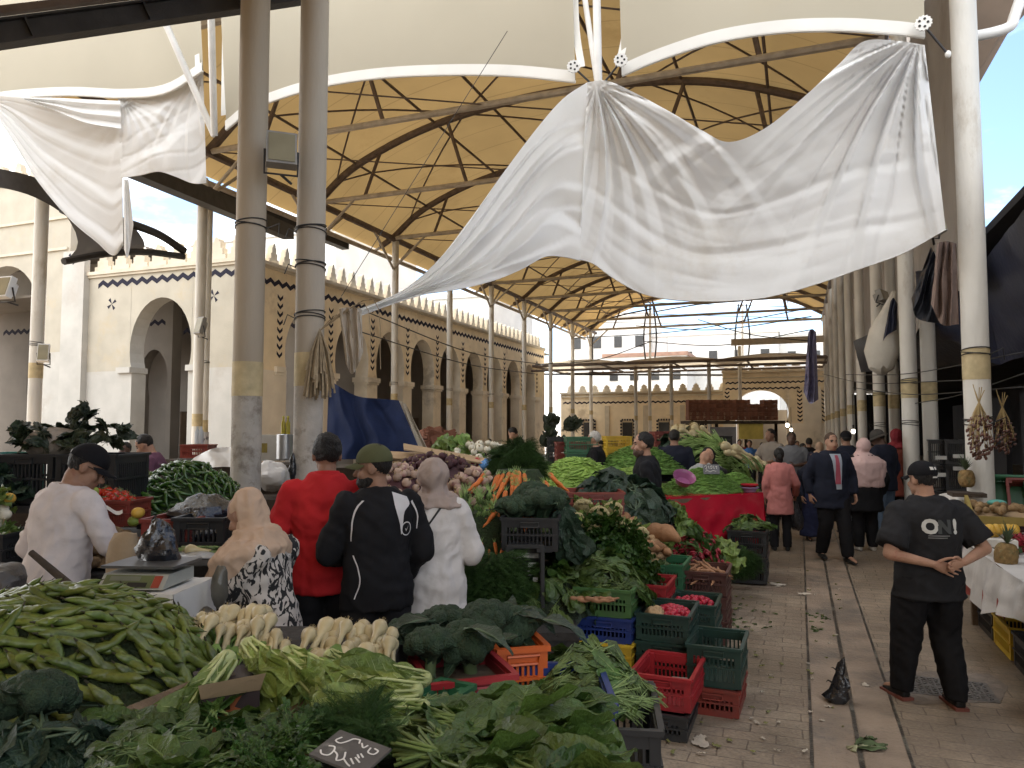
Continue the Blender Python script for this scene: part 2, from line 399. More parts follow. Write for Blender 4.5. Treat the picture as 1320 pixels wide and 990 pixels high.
    b = MB(); b.loft(tor(e, hem_z=hem, flare=.02 if hem < .8 else 0), 24)
    for l in 'lr':
        sh, el, wr = J['sh' + l], J['el' + l], J['wr' + l]; r = sleeve_r
        b.ell(sh, (.056*k1**.5 + e*.4,)*3)
        if sleeve == 'short':
            en = lerp(sh, el, .82); b.tube([sh, en], [(.056*k1**.5 + e*.5)*r, (.054*k1**.5 + e)*r], 16)
        elif sleeve == 'long':
            b.caps(sh, el, .056*k1**.5 + e*.5, (.046*k1**.5 + e*.5)*r); b.tube([el, lerp(el, wr, .97)], [(.046*k1**.5 + e*.5)*r, (.032 + e*.5)*r], 14)
    mats, split = (top_c, None) if not isinstance(top_c, tuple) else top_c
    W['top'] = garment('shirt' if hem > .7 else 'tunic', b, mats, None, 4, .010, split=split, vert=.5 if hem > .7 else .8)
    if not skirt or True:
        for l in 'lr':
            b = MB(); a, t = J['ank' + l], J['toe' + l]; dd = (t - a); dd.z = 0; dd.normalize(); m3 = basis(dd, UP)
            b.loft([(a + dd * -.055 + Vector((0, 0, -.045)), .036, .036, m3 @ Matrix.Rotation(-pi/2, 3, 'X')), (a + Vector((0, 0, -.035)), .043, .045, m3 @ Matrix.Rotation(-pi/2, 3, 'X')), (a + dd * .10 + Vector((0, 0, -.05)), .046, .032, m3 @ Matrix.Rotation(-pi/2, 3, 'X')), (a + dd * .19 + Vector((0, 0, -.06)), .03, .018, m3 @ Matrix.Rotation(-pi/2, 3, 'X'))], 12)
            b.caps(a, a + Vector((0, 0, .04)), .043, .045); garment('shoe', b, shoes, .012, 2, 0)
    def shell(name, c, r, m, zcut=None, ns=.006, par=None, yfront=None):
        b = MB(); b.ell((0, 0, 0), r, None, 64 if fine else 26, 44 if fine else 18)
        b.v = [tuple(Vector(q) * (1 + ns / r[0] * mnoise.noise(Vector(q) * 28 + Vector((px, 0, 0))) + (.7 * ns / r[0] * mnoise.noise(Vector((q[0]*150, q[1]*150, q[2]*60 + px))) if fine else 0))) for q in b.v]
        if zcut is not None: b.v = [(x, y, max(z, zcut(x, y))) for x, y, z in b.v]
        b.v = [tuple(HP(*(Vector(q) + Vector(c)))) for q in b.v]; b.xf(S4)
        return b.build(name, m, par or body)
    if hair == 'short': shell('hair', (0, -.020, .036), (.083*hair_s, .096, .102), hair_c, lambda x, y: -.075 + max(0, (y + .01)) * 1.15 + (.04 if abs(x) > .07 else 0) + .012 * mnoise.noise((x * 40, y * 40, px)))
    elif hair == 'fringe': shell('hair', (0, -.028, .0), (.083, .088, .06), hair_c)
    elif hair == 'bun':
        shell('hair', (0, -.018, .035), (.086, .10, .105), hair_c, lambda x, y: -.085 + max(0, y + .02) * 1.2); shell('hair', (0, -.115, -.03), (.045, .04, .06), hair_c)
        shell('hair', (0, -.06, -.07), (.06, .05, .08), hair_c)
    if beard: shell('beard', (0, .034, -.078), (.066, .068, .058), beard, None, .006)
    if glasses:
        b = MB()
        for sx in (-1, 1):
            b.tube([HP(sx * .035 + .025*math.cos(a), .102, .002 + .019*math.sin(a)) for a in [k*pi/7 for k in range(15)]], .0025, 5)
            b.tube([HP(sx * .06, .10, .006), HP(sx * .083, .0, .008)], .0025, 5)
        b.xf(S4); b.build('glasses', M('glasses_black', (.01, .01, .01), .3, .1), body)
    if cap:
        m, kind = cap[0], cap[1] if len(cap) > 1 else 'cap'
        b = MB(); b.ell((0, 0, 0), (.092, .110, .098), None, 28, 16); b.v = [(x * (1 + .012*math.cos(6*math.atan2(y, x))) if z > 0 else x, y, max(z, -.012)) for x, y, z in b.v]
        b.v = [tuple(HP(*(Vector(q) + Vector((0, -.010, .045))))) for q in b.v]; b.xf(S4); co = b.build('cap' if kind == 'cap' else 'hat', m, body)
        b = MB()
        if kind == 'cap':
            def fn(u, v, dz=0): a = lerp(-68, 68, u); x = math.sin(R(a)); return HP(.088 * x * (1 - .12*v), -.010 + .104 * math.cos(R(a)) + .078 * v * math.cos(R(a)) ** .6, .038 - .020 * v - .022 * x * x + dz)
            b.grid(lambda u, v: fn(u, v), 14, 4); b.grid(lambda u, v: fn(1 - u, v, -.004), 14, 4)
            b.xf(S4); b.build('cap_bill', m, co)
        else:
            b.grid(lambda u, v: HP((.088 + .055*v) * math.cos(u*2*pi), -.01 + (.106 + .055*v) * math.sin(u*2*pi), .036 - .032*v), 24, 3); b.xf(S4); b.build('brim', m, co)
        W['cap'] = co
    if hijab:
        b = MB(); b.ell(HP(0, -.052, .024), (.099, .098, .119), HQ, 22, 14); b.ell(HP(0, -.05, -.06), (.086, .076, .09), HQ)
        nk = J['neck']; b.caps(HP(0, -.02, -.08), nk + Vector((0, 0, .0)), .088, .10)
        if drape:
            kw = k1 ** .7; se = [(hc + HQ @ Vector((0, -.012, -.09)), .098, .10, Q), (LM @ Vector((0, -.005, 1.50)), .125, .115, Q), (LM @ Vector((0, 0, 1.455)), .19*kw, .14*kw, Q)]
            if drape < .15: se.append((LM @ Vector((0, 0, 1.425)), .225*kw, .155*kw, Q))
            else: se += [(LM @ Vector((0, .005 + dshift*.3, 1.38)), (.29 - dshift*.3)*kw, .21*kw, Q), (LM @ Vector((0, .01 + dshift, lerp(1.40, 1.42 - drape, .6))), (.30 - dshift*.6)*kw, .215*kw, Q), (LM @ Vector((0, .015 + dshift*1.5, 1.42 - drape)), (.265 - dshift)*kw, .205*kw, Q)]
            b.loft(list(reversed(se)), 26)
        W['hijab'] = garment('headscarf', b, hijab, .009 if fine else .014, 4, .010, par=root, vert=2.2)
    if extra: extra(W)
    return root
def panel_on(W, target, u_pts, name, m, off=.004, par=None, ydir=1):
    """lay flat outlines (lists of local x,z points) on the surface of a garment seen from local -y*ydir; returns the mesh object"""
    me = target.data; bv = BVHTree.FromPolygons([v.co for v in me.vertices], [tuple(p.vertices) for p in me.polygons])
    b = MB()
    for pts, faces in u_pts:
        out_ = []
        for x, z in pts:
            hit = bv.ray_cast(Vector((x, -3 * ydir, z)), Vector((0, ydir, 0)))
            out_.append(hit[0] - Vector((0, ydir * off, 0)) if hit[0] is not None else Vector((x, -ydir*.15, z)))
        b.add(out_, faces)
    return b.build(name, m, par or target, True, None)
def text_flat(txt, size, bold=0.):
    cu = bpy.data.curves.new('lettering', 'FONT'); cu.body = txt; cu.size = size; cu.align_x = 'CENTER'; cu.offset = bold; cu.resolution_u = 3
    o = bpy.data.objects.new('lettering', cu); C.objects.link(o); me = bpy.data.meshes.new_from_object(o.evaluated_get(bpy.context.evaluated_depsgraph_get()))
    bm = bmesh.new(); bm.from_mesh(me); bmesh.ops.triangulate(bm, faces=bm.faces[:]); 
    bmesh.ops.subdivide_edges(bm, edges=[e for e in bm.edges if e.calc_length() > size * .2], cuts=2); bmesh.ops.triangulate(bm, faces=bm.faces[:])
    v = [(x.co.x, x.co.y) for x in bm.verts]; bm.verts.index_update(); f = [tuple(q.index for q in p.verts) for p in bm.faces]; bm.free()
    bpy.data.objects.remove(o); bpy.data.curves.remove(cu); bpy.data.meshes.remove(me)
    return v, f
def hang_bag(W, p, size, m, name='carrier_bag', lab='', ln=.12, obj=None):
    """a filled plastic carrier bag hanging from local point p of a person"""
    p = W['root'].matrix_basis @ (Vector(p) * W['s']) if W else Vector(p)
    b = MB(); sx, sy, sz = size
    secs = [(Vector((0, 0, -ln - sz)), sx*.55, sy*.6), (Vector((0, 0, -ln - sz*.85)), sx*.9, sy*.9), (Vector((0, 0, -ln - sz*.5)), sx, sy), (Vector((0, 0, -ln - sz*.15)), sx*.7, sy*.6), (Vector((0, 0, -ln)), sx*.45, sy*.3), (Vector((0, 0, -.02)), .02, .015)]
    st = MB(); st.loft([(c, a, q, None) for c, a, q in secs], 26)
    st.v = [tuple(Vector((x, y, z)) * (1 + .10 * mnoise.noise((x*14, y*14, z*5)) + .05*mnoise.noise((x*40, y*40, z*8)))) for x, y, z in st.v]
    o = st.build(name, m, None, True, 50, p); tag(o, lab, 'bag'); o.rotation_euler = (0, 0, rng.random()*3); return o

white_c = cloth('off_white_cotton', (.60, .55, .54)); tunic_c = cloth('white_linen', (.62, .59, .57)); red_c = cloth('red_pique', (.44, .022, .026)); beige_s = M('beige_scarf', (.50, .36, .26), .8, .08, 5, .25, 18, rnd=0, spec=.15)
grey_s = M('taupe_scarf', (.36, .29, .255), .75, .08, 5, .3, 18, rnd=0, spec=.2); green_cap = cloth('olive_cap', (.085, .09, .045)); black_cap = cloth('black_cap_cloth', (.010, .010, .012)); pink_c = cloth('salmon_cloth', (.52, .20, .185)); pink_s = M('pale_pink_scarf', (.60, .42, .40), .8, .08, 5, .3, 18, rnd=0)
purple_c = cloth('plum_knit', (.12, .055, .09)); grey_j = cloth('grey_jacket', (.30, .31, .32)); tan_c = cloth('stone_shirt', (.26, .23, .20)); greyt_c = cloth('grey_tee', (.16, .165, .18)); blue_c = cloth('blue_shirt', (.05, .13, .32)); redt_c = cloth('red_shirt', (.26, .05, .05))
def print_mat():
    m = bpy.data.materials.new('black_white_print'); m.use_nodes = True; nt = m.node_tree; N = nt.nodes; L = nt.links; b = N['Principled BSDF']; b.inputs['Roughness'].default_value = .8
    tc = N.new('ShaderNodeTexCoord'); n = N.new('ShaderNodeTexNoise'); n.inputs['Scale'].default_value = 17; n.inputs['Detail'].default_value = 2.5; n.inputs['Distortion'].default_value = 2.2
    mp = N.new('ShaderNodeMapping'); mp.inputs['Scale'].default_value = (1, 1, .62); L.new(tc.outputs['Object'], mp.inputs['Vector']); L.new(mp.outputs['Vector'], n.inputs['Vector'])
    c = N.new('ShaderNodeValToRGB'); c.color_ramp.elements[0].position = .485; c.color_ramp.elements[0].color = (.012, .012, .013, 1); c.color_ramp.elements[1].position = .515; c.color_ramp.elements[1].color = (.52, .47, .42, 1)
    L.new(n.outputs['Fac'], c.inputs['Fac']); L.new(c.outputs['Color'], b.inputs['Base Color']); return m

# 1 man in the off-white sweatshirt, seen from behind at the left
def ex1(W):
    b = MB(); b.box((0, 0, 0), (.028, .004, .018)); b.v = [tuple(W['HP'](*(Vector(v) + Vector((.02, -.118, .05))))) for v in b.v]; b.xf(W['S4']); b.build('cap_buckle', shoe_w, W['cap'], False)
person('man in off white sweatshirt and black cap seen from behind at the left stall', 76, 566, 4.35, 32, bulk=1.10, lean=8, fine=True, skin=skin2, head_yaw=-32, head_pitch=22, top_c=white_c, hem=.86, ease=.024, cap=(black_cap,), glasses=True, hair='short', extra=ex1,
       pose=dict(elr=(.31, .14, 1.16), wrr=(.27, .33, 1.0), ell=(-.29, .0, 1.12), wrl=(-.26, .18, .92)))
# 2 woman in the printed dress
def ex2(W):
    J = W['J']
person('woman in beige headscarf and black and white printed dress leaning to the scale', 352, 628, 3.95, 284, bulk=1.05, lean=12, fine=True, skin=skin2, head_pitch=14, top_c=print_mat(), hem=.60, ease=.035, skirt=True, bottom_c=MATS.get('x') or bpy.data.materials['black_white_print'], hair=None, hijab=beige_s, drape=.30, dshift=.10, female=True,
       pose=dict(shl=(-.145, .0, 1.36), shr=(.16, -.0, 1.37), ell=(-.20, .20, 1.12), wrl=(-.12, .40, 1.08), elr=(.27, .16, 1.08), wrr=(.12, .44, 1.0)), hands=(('grip', (.3, 1, .1), (0, 0, 1)), ('grip', (-.3, 1, .1), (0, 0, 1))), sleeve_r=1.15)
# 3 red polo
def ex3(W):
    b = MB(); nk = W['J']['neck']; b.tube([nk + Vector((0, 0, -.01)), nk + Vector((0, .005, .045))], [.085, .078], 20); W['garment']('collar', b, red_c, .009, 2, 0, par=W['top'])
person('man in red polo shirt with black hair seen from behind', 422, 557, 4.75, 350, bulk=1.06, fine=True, skin=skin2, head_yaw=8, top_c=red_c, sleeve='short', hem=.80, ease=.026, extra=ex3, hair_s=1.06,
       pose=dict(elr=(.33, -.06, 1.13), wrr=(.25, .17, 1.02), ell=(-.30, .04, 1.12), wrl=(-.2, .25, 1.05)))
# 4 track jacket
wt = cloth('white_panel', (.62, .60, .60))
def ribbon(L_, R_, s_, n=12, k=4):
    l, r = curve([(x, 0, z) for x, z in L_], n), curve([(x, 0, z) for x, z in R_], n); pts = []; fc = []
    for i in range(n + 1):
        for j in range(k + 1): q = lerp(l[i], r[i], j / k); pts.append((q.x * s_, q.z * s_))
    for i in range(n):
        for j in range(k): fc.append((i*(k+1)+j, i*(k+1)+j+1, (i+1)*(k+1)+j+1, (i+1)*(k+1)+j))
    return pts, fc
def ex4(W):
    cx, cz, r = .13 * W['s'], 1.26 * W['s'], .034 * W['s']
    k = 24; pts = [(cx + r*math.cos(2*pi*i/k), cz + 1.2*r*math.sin(2*pi*i/k)) for i in range(k)] + [(cx + .84*r*math.cos(2*pi*i/k), cz + 1.03*r*math.sin(2*pi*i/k)) for i in range(k)]
    fc = [(i, (i+1) % k, k + (i+1) % k, k + i) for i in range(k)]
    tick = [(cx - .3*r, cz + .1*r), (cx - .05*r, cz - .5*r), (cx + .4*r, cz + .6*r), (cx - .02*r, cz - .1*r)]
    panel_on(W, W['top'], [(pts, fc), (tick, [(0, 1, 2, 3)])], 'emblem', wt, .005)
    panel_on(W, W['top'], [ribbon([(.045, 1.475), (.05, 1.42), (.062, 1.36), (.085, 1.29), (.095, 1.23)], [(.15, 1.44), (.155, 1.40), (.115, 1.36), (.105, 1.29), (.10, 1.23)], W['s'])], 'shoulder_panel', wt, .006)
    panel_on(W, W['top'], [ribbon([(-.13, 1.43), (-.17, 1.38), (-.185, 1.3), (-.182, 1.2)], [(-.118, 1.43), (-.160, 1.38), (-.178, 1.3), (-.179, 1.2)], W['s'], 14, 1), ribbon([(-.172, 1.12), (-.15, 1.04), (-.145, .96), (-.17, .88)], [(-.166, 1.12), (-.144, 1.04), (-.139, .96), (-.164, .88)], W['s'], 14, 1), ribbon([(.17, 1.41), (.205, 1.34), (.208, 1.25)], [(.18, 1.42), (.213, 1.34), (.213, 1.25)], W['s'], 10, 1)], 'piping', wt, .006)
person('man in black and white track jacket and olive cap turned to the left', 488, 572, 4.45, 332, bulk=1.06, fine=True, skin=skin2, head_yaw=58, head_pitch=4, top_c=black_c, hem=.80, ease=.028, cap=(green_cap,), beard=hair_k, extra=ex4,
       pose=dict(ell=(-.27, .08, 1.12), wrl=(-.15, .28, 1.06), elr=(.28, -.02, 1.12), wrr=(.24, .16, .95)), sleeve_r=1.2)
# 5 woman in the white tunic
def ex5(W):
    sc_ = W['s']; me = W['top'].data
    pts = []; fc = []; n = 22
    for i in range(n + 1):
        t = i / n; x = lerp(.10, -.215, t) * sc_; z = lerp(1.47, 1.02, t ** .9) * sc_
        pts += [(x - .016*sc_, z - .012*sc_), (x + .016*sc_, z + .012*sc_)]
        if i: fc.append((2*i - 2, 2*i, 2*i + 1, 2*i - 1))
    o = panel_on(W, W['top'], [(pts, fc)], 'bag_strap', M('strap_black', (.012, .012, .012), .5, .2), .010)
person('woman in long white tunic and taupe headscarf with a black bag strap across her back', 560, 591, 4.85, 8, bulk=1.04, fine=True, skin=skin1, head_yaw=-6, top_c=tunic_c, hem=.48, ease=.046, hair=None, hijab=grey_s, drape=.10, female=True, extra=ex5, sleeve_r=1.2, hands=('relaxed', 'relaxed'),
       pose=dict(ell=(-.26, .06, 1.12), wrl=(-.2, .26, 1.05), elr=(.25, .06, 1.12), wrr=(.2, .26, 1.05)))
# 6 man in black with his hands clasped behind his back
def ex6(W):
    s_ = W['s']
    for txt, sz, z, m, xo in (('O', .135, 1.245, M('print_white', (.55, .55, .52), .7, .1, rnd=0), -.085), ('N', .125, 1.247, M('print_grey', (.055, .06, .06), .7, .1, rnd=0), .012), ('!', .135, 1.245, MATS['print_white'], .09)):
        v, f = text_flat(txt, sz, .007)
        panel_on(W, W['top'], [([(x * s_ + xo * s_, (z + y) * s_) for x, y in v], f)], 'lettering', m, .004)
    for x0, x1, zz in ((-.1, .045, 1.222), (-.1, .03, 1.207)):
        pts = [(lerp(x0, x1, i/8) * s_, (zz + (.007 if j else 0)) * s_) for i in range(9) for j in (0, 1)]
        panel_on(W, W['top'], [(pts, [(2*i, 2*i + 2, 2*i + 3, 2*i + 1) for i in range(8)])], 'lettering', MATS['print_white'] if False else M('print_dim', (.16, .16, .16), .7, .1, rnd=0), .004)
    HP = W['HP']
    for dx, dz, w_, h_ in ((-.012, .085, .026, .022), (.02, .085, .02, .02), (.012, .02, .05, .012)):
        b = MB(); b.grid(lambda u, v: HP(dx + w_*(u - .5), -.010 - .112 * math.sqrt(max(0, 1 - ((dz + h_*(v - .5) - .045) / .100)**2 - ((dx + w_*(u-.5))/.094)**2)) - .002, dz + h_*(v - .5)), 4, 3)
        b.xf(W['S4']); b.build('emblem', shoe_w, W['cap'])
    for l in 'lr':
        b = MB(); a, t = W['J']['ank' + l], W['J']['toe' + l]; dd = (t - a); dd.z = 0; dd.normalize()
        b.box(a + dd * .06 + Vector((0, 0, -.072)), (.092, .26, .022), basis(dd, UP)); b.xf(W['S4']); b.build('shoe_sole', M('red_sole', (.20, .07, .055), .6, .15, rnd=0), W['root'])
person('heavy man in black tee and black cap with hands clasped behind his back', 1192, 594, 5.15, 357, bulk=1.27, fine=True, skin=skin1, head_yaw=12, head_pitch=2, top_c=cloth('washed_black_tee', (.022, .022, .024)), sleeve='short', hem=.76, ease=.03, cap=(black_cap,), extra=ex6, sleeve_r=1.12,
       pose=dict(shl=(-.205, -.01, 1.385), shr=(.205, -.01, 1.385), ell=(-.345, -.10, 1.09), wrl=(-.10, -.225, 1.035), elr=(.365, -.10, 1.12), wrr=(.11, -.245, 1.05), hipl=(-.11, 0, .9), hipr=(.11, 0, .9), kneel=(-.15, .05, .49), ankl=(-.17, .10, .085), toel=(-.19, .27, .035), kneer=(.10, .0, .49), ankr=(.11, -.12, .085), toer=(.135, .04, .035)),
       hands=(('open', (1, -.02, -.32), (0, 1, .1)), ('relaxed', (-1, -.05, -.25), (0, 1, .25))))
# ---- the aisle
def ex_suit(W):
    s_ = W['s']; t = W['top']
    v = [((x) * s_, z * s_) for x, z in ((-.085, 1.44), (.07, 1.44), (.075, 1.30), (.03, .98), (-.05, .98), (-.08, 1.3))]
    def fill(poly, n=10):      # subdivided fan strips so that the panel hugs the chest
        l, r = poly; pts = []; fc = []
        for i in range(n + 1):
            a = lerp(Vector(l[0]), Vector(l[1]), i/n); c = lerp(Vector(r[0]), Vector(r[1]), i/n)
            for k in range(5): q = lerp(a, c, k/4); pts.append((q.x * s_, q.y * s_))
        for i in range(n):
            for k in range(4): fc.append((i*5+k, i*5+k+1, (i+1)*5+k+1, (i+1)*5+k))
        return pts, fc
    panel_on(W, t, [fill((((-.075, 1.455), (-.055, .98)), ((.075, 1.455), (.02, .98))))], 'shirt_front', cloth('pale_blue_shirt', (.40, .45, .52)), .006, ydir=-1)
    panel_on(W, t, [fill((((-.022, 1.44), (-.045, 1.05)), ((.02, 1.44), (.035, 1.05))))], 'tie', cloth('rose_tie', (.42, .10, .14)), .016, ydir=-1)
person('man in dark suit with a rose tie walking towards the camera', 1070, 557, 10.55, 176, bulk=1.2, skin=skin1, fine=False, head_yaw=-4, top_c=navy_c, hem=.72, ease=.035, extra=ex_suit, pose=dict(kneel=(-.1, .14, .5), ankl=(-.09, .22, .09), toel=(-.1, .4, .05), kneer=(.1, .02, .49), ankr=(.1, -.14, .10), toer=(.12, .0, .03), ell=(-.31, -.02, 1.13), wrl=(-.27, .12, .9), elr=(.30, -.1, 1.13), wrr=(.28, -.06, .9)), hair='short', hair_c=M('hair_brown', (.07, .04, .025), .6, .3, 30, .6, 120, rnd=0))
def ex_pink(W): hang_bag(W, W['J']['wrr'] + Vector((.02, .05, -.09)), (.12, .09, .32), M('striped_bag', (.035, .035, .04), .35, .5, 30, .2, 20, rnd=0, stretch=(6, 6, .2), col2=(.3, .3, .32), c2amt=.2), 'carrier_bag', 'dark striped carrier bag held by the woman in the salmon jacket')
person('woman in salmon jacket with tied back hair walking away', 1004, 577, 11.4, 14, bulk=.98, skin=skin1, female=True, top_c=pink_c, hem=.62, ease=.04, hair='bun', extra=ex_pink, hands=('relaxed', 'grip'), pose=dict(elr=(.27, .0, 1.13), wrr=(.27, .14, .93)))
def ex_w(W): hang_bag(W, W['J']['wrl'] + Vector((0, .03, -.09)), (.15, .1, .28), M('pale_bag', (.50, .58, .66), .4, .1, 10, .3, 20, rnd=0, trans=.3), 'carrier_bag', 'pale bluish carrier bag beside the woman in the pink scarf')
person('woman in black with a wide pale pink headscarf walking away', 1112, 565, 11.4, 4, bulk=1.25, skin=skin1, female=True, top_c=black_c, hem=.62, ease=.06, hair=None, hijab=pink_s, drape=.42, extra=ex_w, hands=('grip', 'relaxed'), shoes=shoe_w, sleeve_r=1.4)
person('man in navy sweater and black cap seen from behind the pink scarf', 1091, 555, 13.2, 2, bulk=1.2, skin=skin2, top_c=navy_c, cap=(black_cap,))
def ex_b(W): hang_bag(W, W['J']['wrr'] + Vector((.0, .04, -.08)), (.13, .09, .25), M('white_bag', (.66, .66, .68), .4, .1, 10, .3, 20, rnd=0, trans=.3), 'carrier_bag', 'white carrier bag of the man in the bucket hat')
person('man in dark bucket hat and navy jacket looking down to the side', 1137, 552, 12.4, 330, bulk=1.12, skin=skin3, head_pitch=24, head_yaw=30, top_c=navy_c, hem=.78, ease=.04, bottom_c=jean_c, cap=(cloth('felt_hat', (.07, .065, .06)), 'hat'), extra=ex_b)
person('person in a dark red headscarf behind the bucket hat man', 1156, 553, 13.6, 60, skin=skin1, female=True, top_c=M('brick_coat', (.25, .06, .04), .8), hem=.6, hair=None, hijab=M('wine_scarf', (.22, .02, .03), .8, .1, rnd=0), drape=.1)
person('man in stone coloured shirt with arms forward in the crowd', 994, 552, 15.2, 240, skin=skin2, bulk=1.1, top_c=tan_c, sleeve='short', pose=dict(ell=(-.28, .1, 1.15), wrl=(-.15, .34, 1.1), elr=(.28, .1, 1.15), wrr=(.15, .34, 1.1)))
person('man in grey tee standing with a bent arm behind the salmon jacket', 1020, 556, 14.4, 200, skin=skin3, bulk=1.15, top_c=greyt_c, sleeve='short', pose=dict(ell=(-.3, .0, 1.15), wrl=(-.05, .22, 1.12)))
person('woman in long navy dress half hidden by the suited man', 1047, 583, 12.4, 185, skin=skin1, female=True, top_c=navy_c, skirt=True, bottom_c=cloth('navy_skirt', (.025, .03, .07)), hair=None, hijab=navy_c, drape=.2)
person('man in blue shirt among the far crowd by the gate', 966, 567, 21, 200, skin=skin2, top_c=blue_c)
person('person in red shirt among the far crowd by the gate', 953, 566, 23, 190, skin=skin2, top_c=redt_c)
for px, top, d, a, lab, tc_, hj in ((982, 570, 24, 170, 'person in violet top far down the aisle', purple_c, None), (1034, 571, 19, 150, 'woman with long dark hair deep in the aisle crowd', black_c, 'bun'), (1043, 564, 18, 10, 'dark dressed person in the middle of the aisle crowd', black_c, None), (1056, 570, 17, 0, 'person with a beige hood behind the suited man', tan_c, beige_s),
                                    (1027, 568, 24, 180, 'small dark figure far away beneath the hanging lamps', navy_c, None), (1124, 566, 18, 10, 'dark figure beyond the pale pink scarf', navy_c, None), (940, 572, 26, 200, 'man in wine coloured top beneath the yellow panel', redt_c, None)):
    person(lab, px, top, d, a, skin=skin2, top_c=tc_, hair=hj if isinstance(hj, str) else (None if hj else 'short'), hijab=hj if not isinstance(hj, str) else None, drape=.1)
# ---- between the stalls
person('man in black long sleeved top standing in profile among the vegetable stalls', 833, 556, 8.0, 285, bulk=1.04, skin=skin1, fine=True, top_c=black_c, head_yaw=8, beard=M('stubble', (.10, .06, .045), .7, .2, 60, .5, 200, rnd=0))
person('bald bearded man in grey jacket sitting with a hand at his chin', 887, 575, 10.75, 80, h=1.62, bulk=1.2, lean=24, skin=skin1, fine=True, hair=None, beard=hair_g, glasses=True, top_c=grey_j, hem=.8, head_pitch=-12, pose=dict(elr=(.2, .40, 1.03), wrr=(.06, .52, 1.22), ell=(-.2, .34, 1.05), wrl=(-.05, .5, .98)), hands=('relaxed', ('grip', (-.2, .1, 1), (1, .3, 0))))
person('woman in black headscarf facing the camera beside the bald man', 913, 577, 11.1, 188, h=1.6, female=True, fine=True, skin=skin1, hair=None, hijab=M('black_scarf', (.012, .012, .013), .8, .2, rnd=0), drape=.3, top_c=cloth('grey_print_top', (.2, .2, .22)))
person('stout man in dark jacket seen from behind near the bald man', 869, 553, 12.2, 12, bulk=1.15, skin=skin2, top_c=navy_c, ease=.04)
person('grey haired man in black sweater looking left past the green crates', 768, 555, 12.2, 285, bulk=1.1, skin=skin1, hair_c=hair_g, top_c=black_c)
person('dark haired man in black bending over the stall by the arcade', 674, 548, 17, 270, lean=12, head_pitch=20, skin=skin1, top_c=black_c)
person('person wearing a white visor bent behind the dill heap', 693, 571, 10.5, 300, skin=skin3, lean=15, head_pitch=25, top_c=black_c, cap=(shoe_w,))
person('man in plum sweater reaching over the peppers by the pillars', 205, 556, 9.4, 255, bulk=1.1, lean=8, skin=skin1, head_pitch=22, top_c=purple_c, pose=dict(elr=(.24, .30, 1.22), wrr=(.12, .52, 1.12), ell=(-.30, .05, 1.12), wrl=(-.22, .22, .98)))
person('boy with short black hair beside the man in the plum sweater', 163, 569, 11.5, 190, skin=skin3, bulk=.95, top_c=cloth('yellow_print', (.25, .19, .06)))
person('person in black in front of the arcade columns far away', 631, 565, 22, 200, skin=skin3, top_c=black_c)
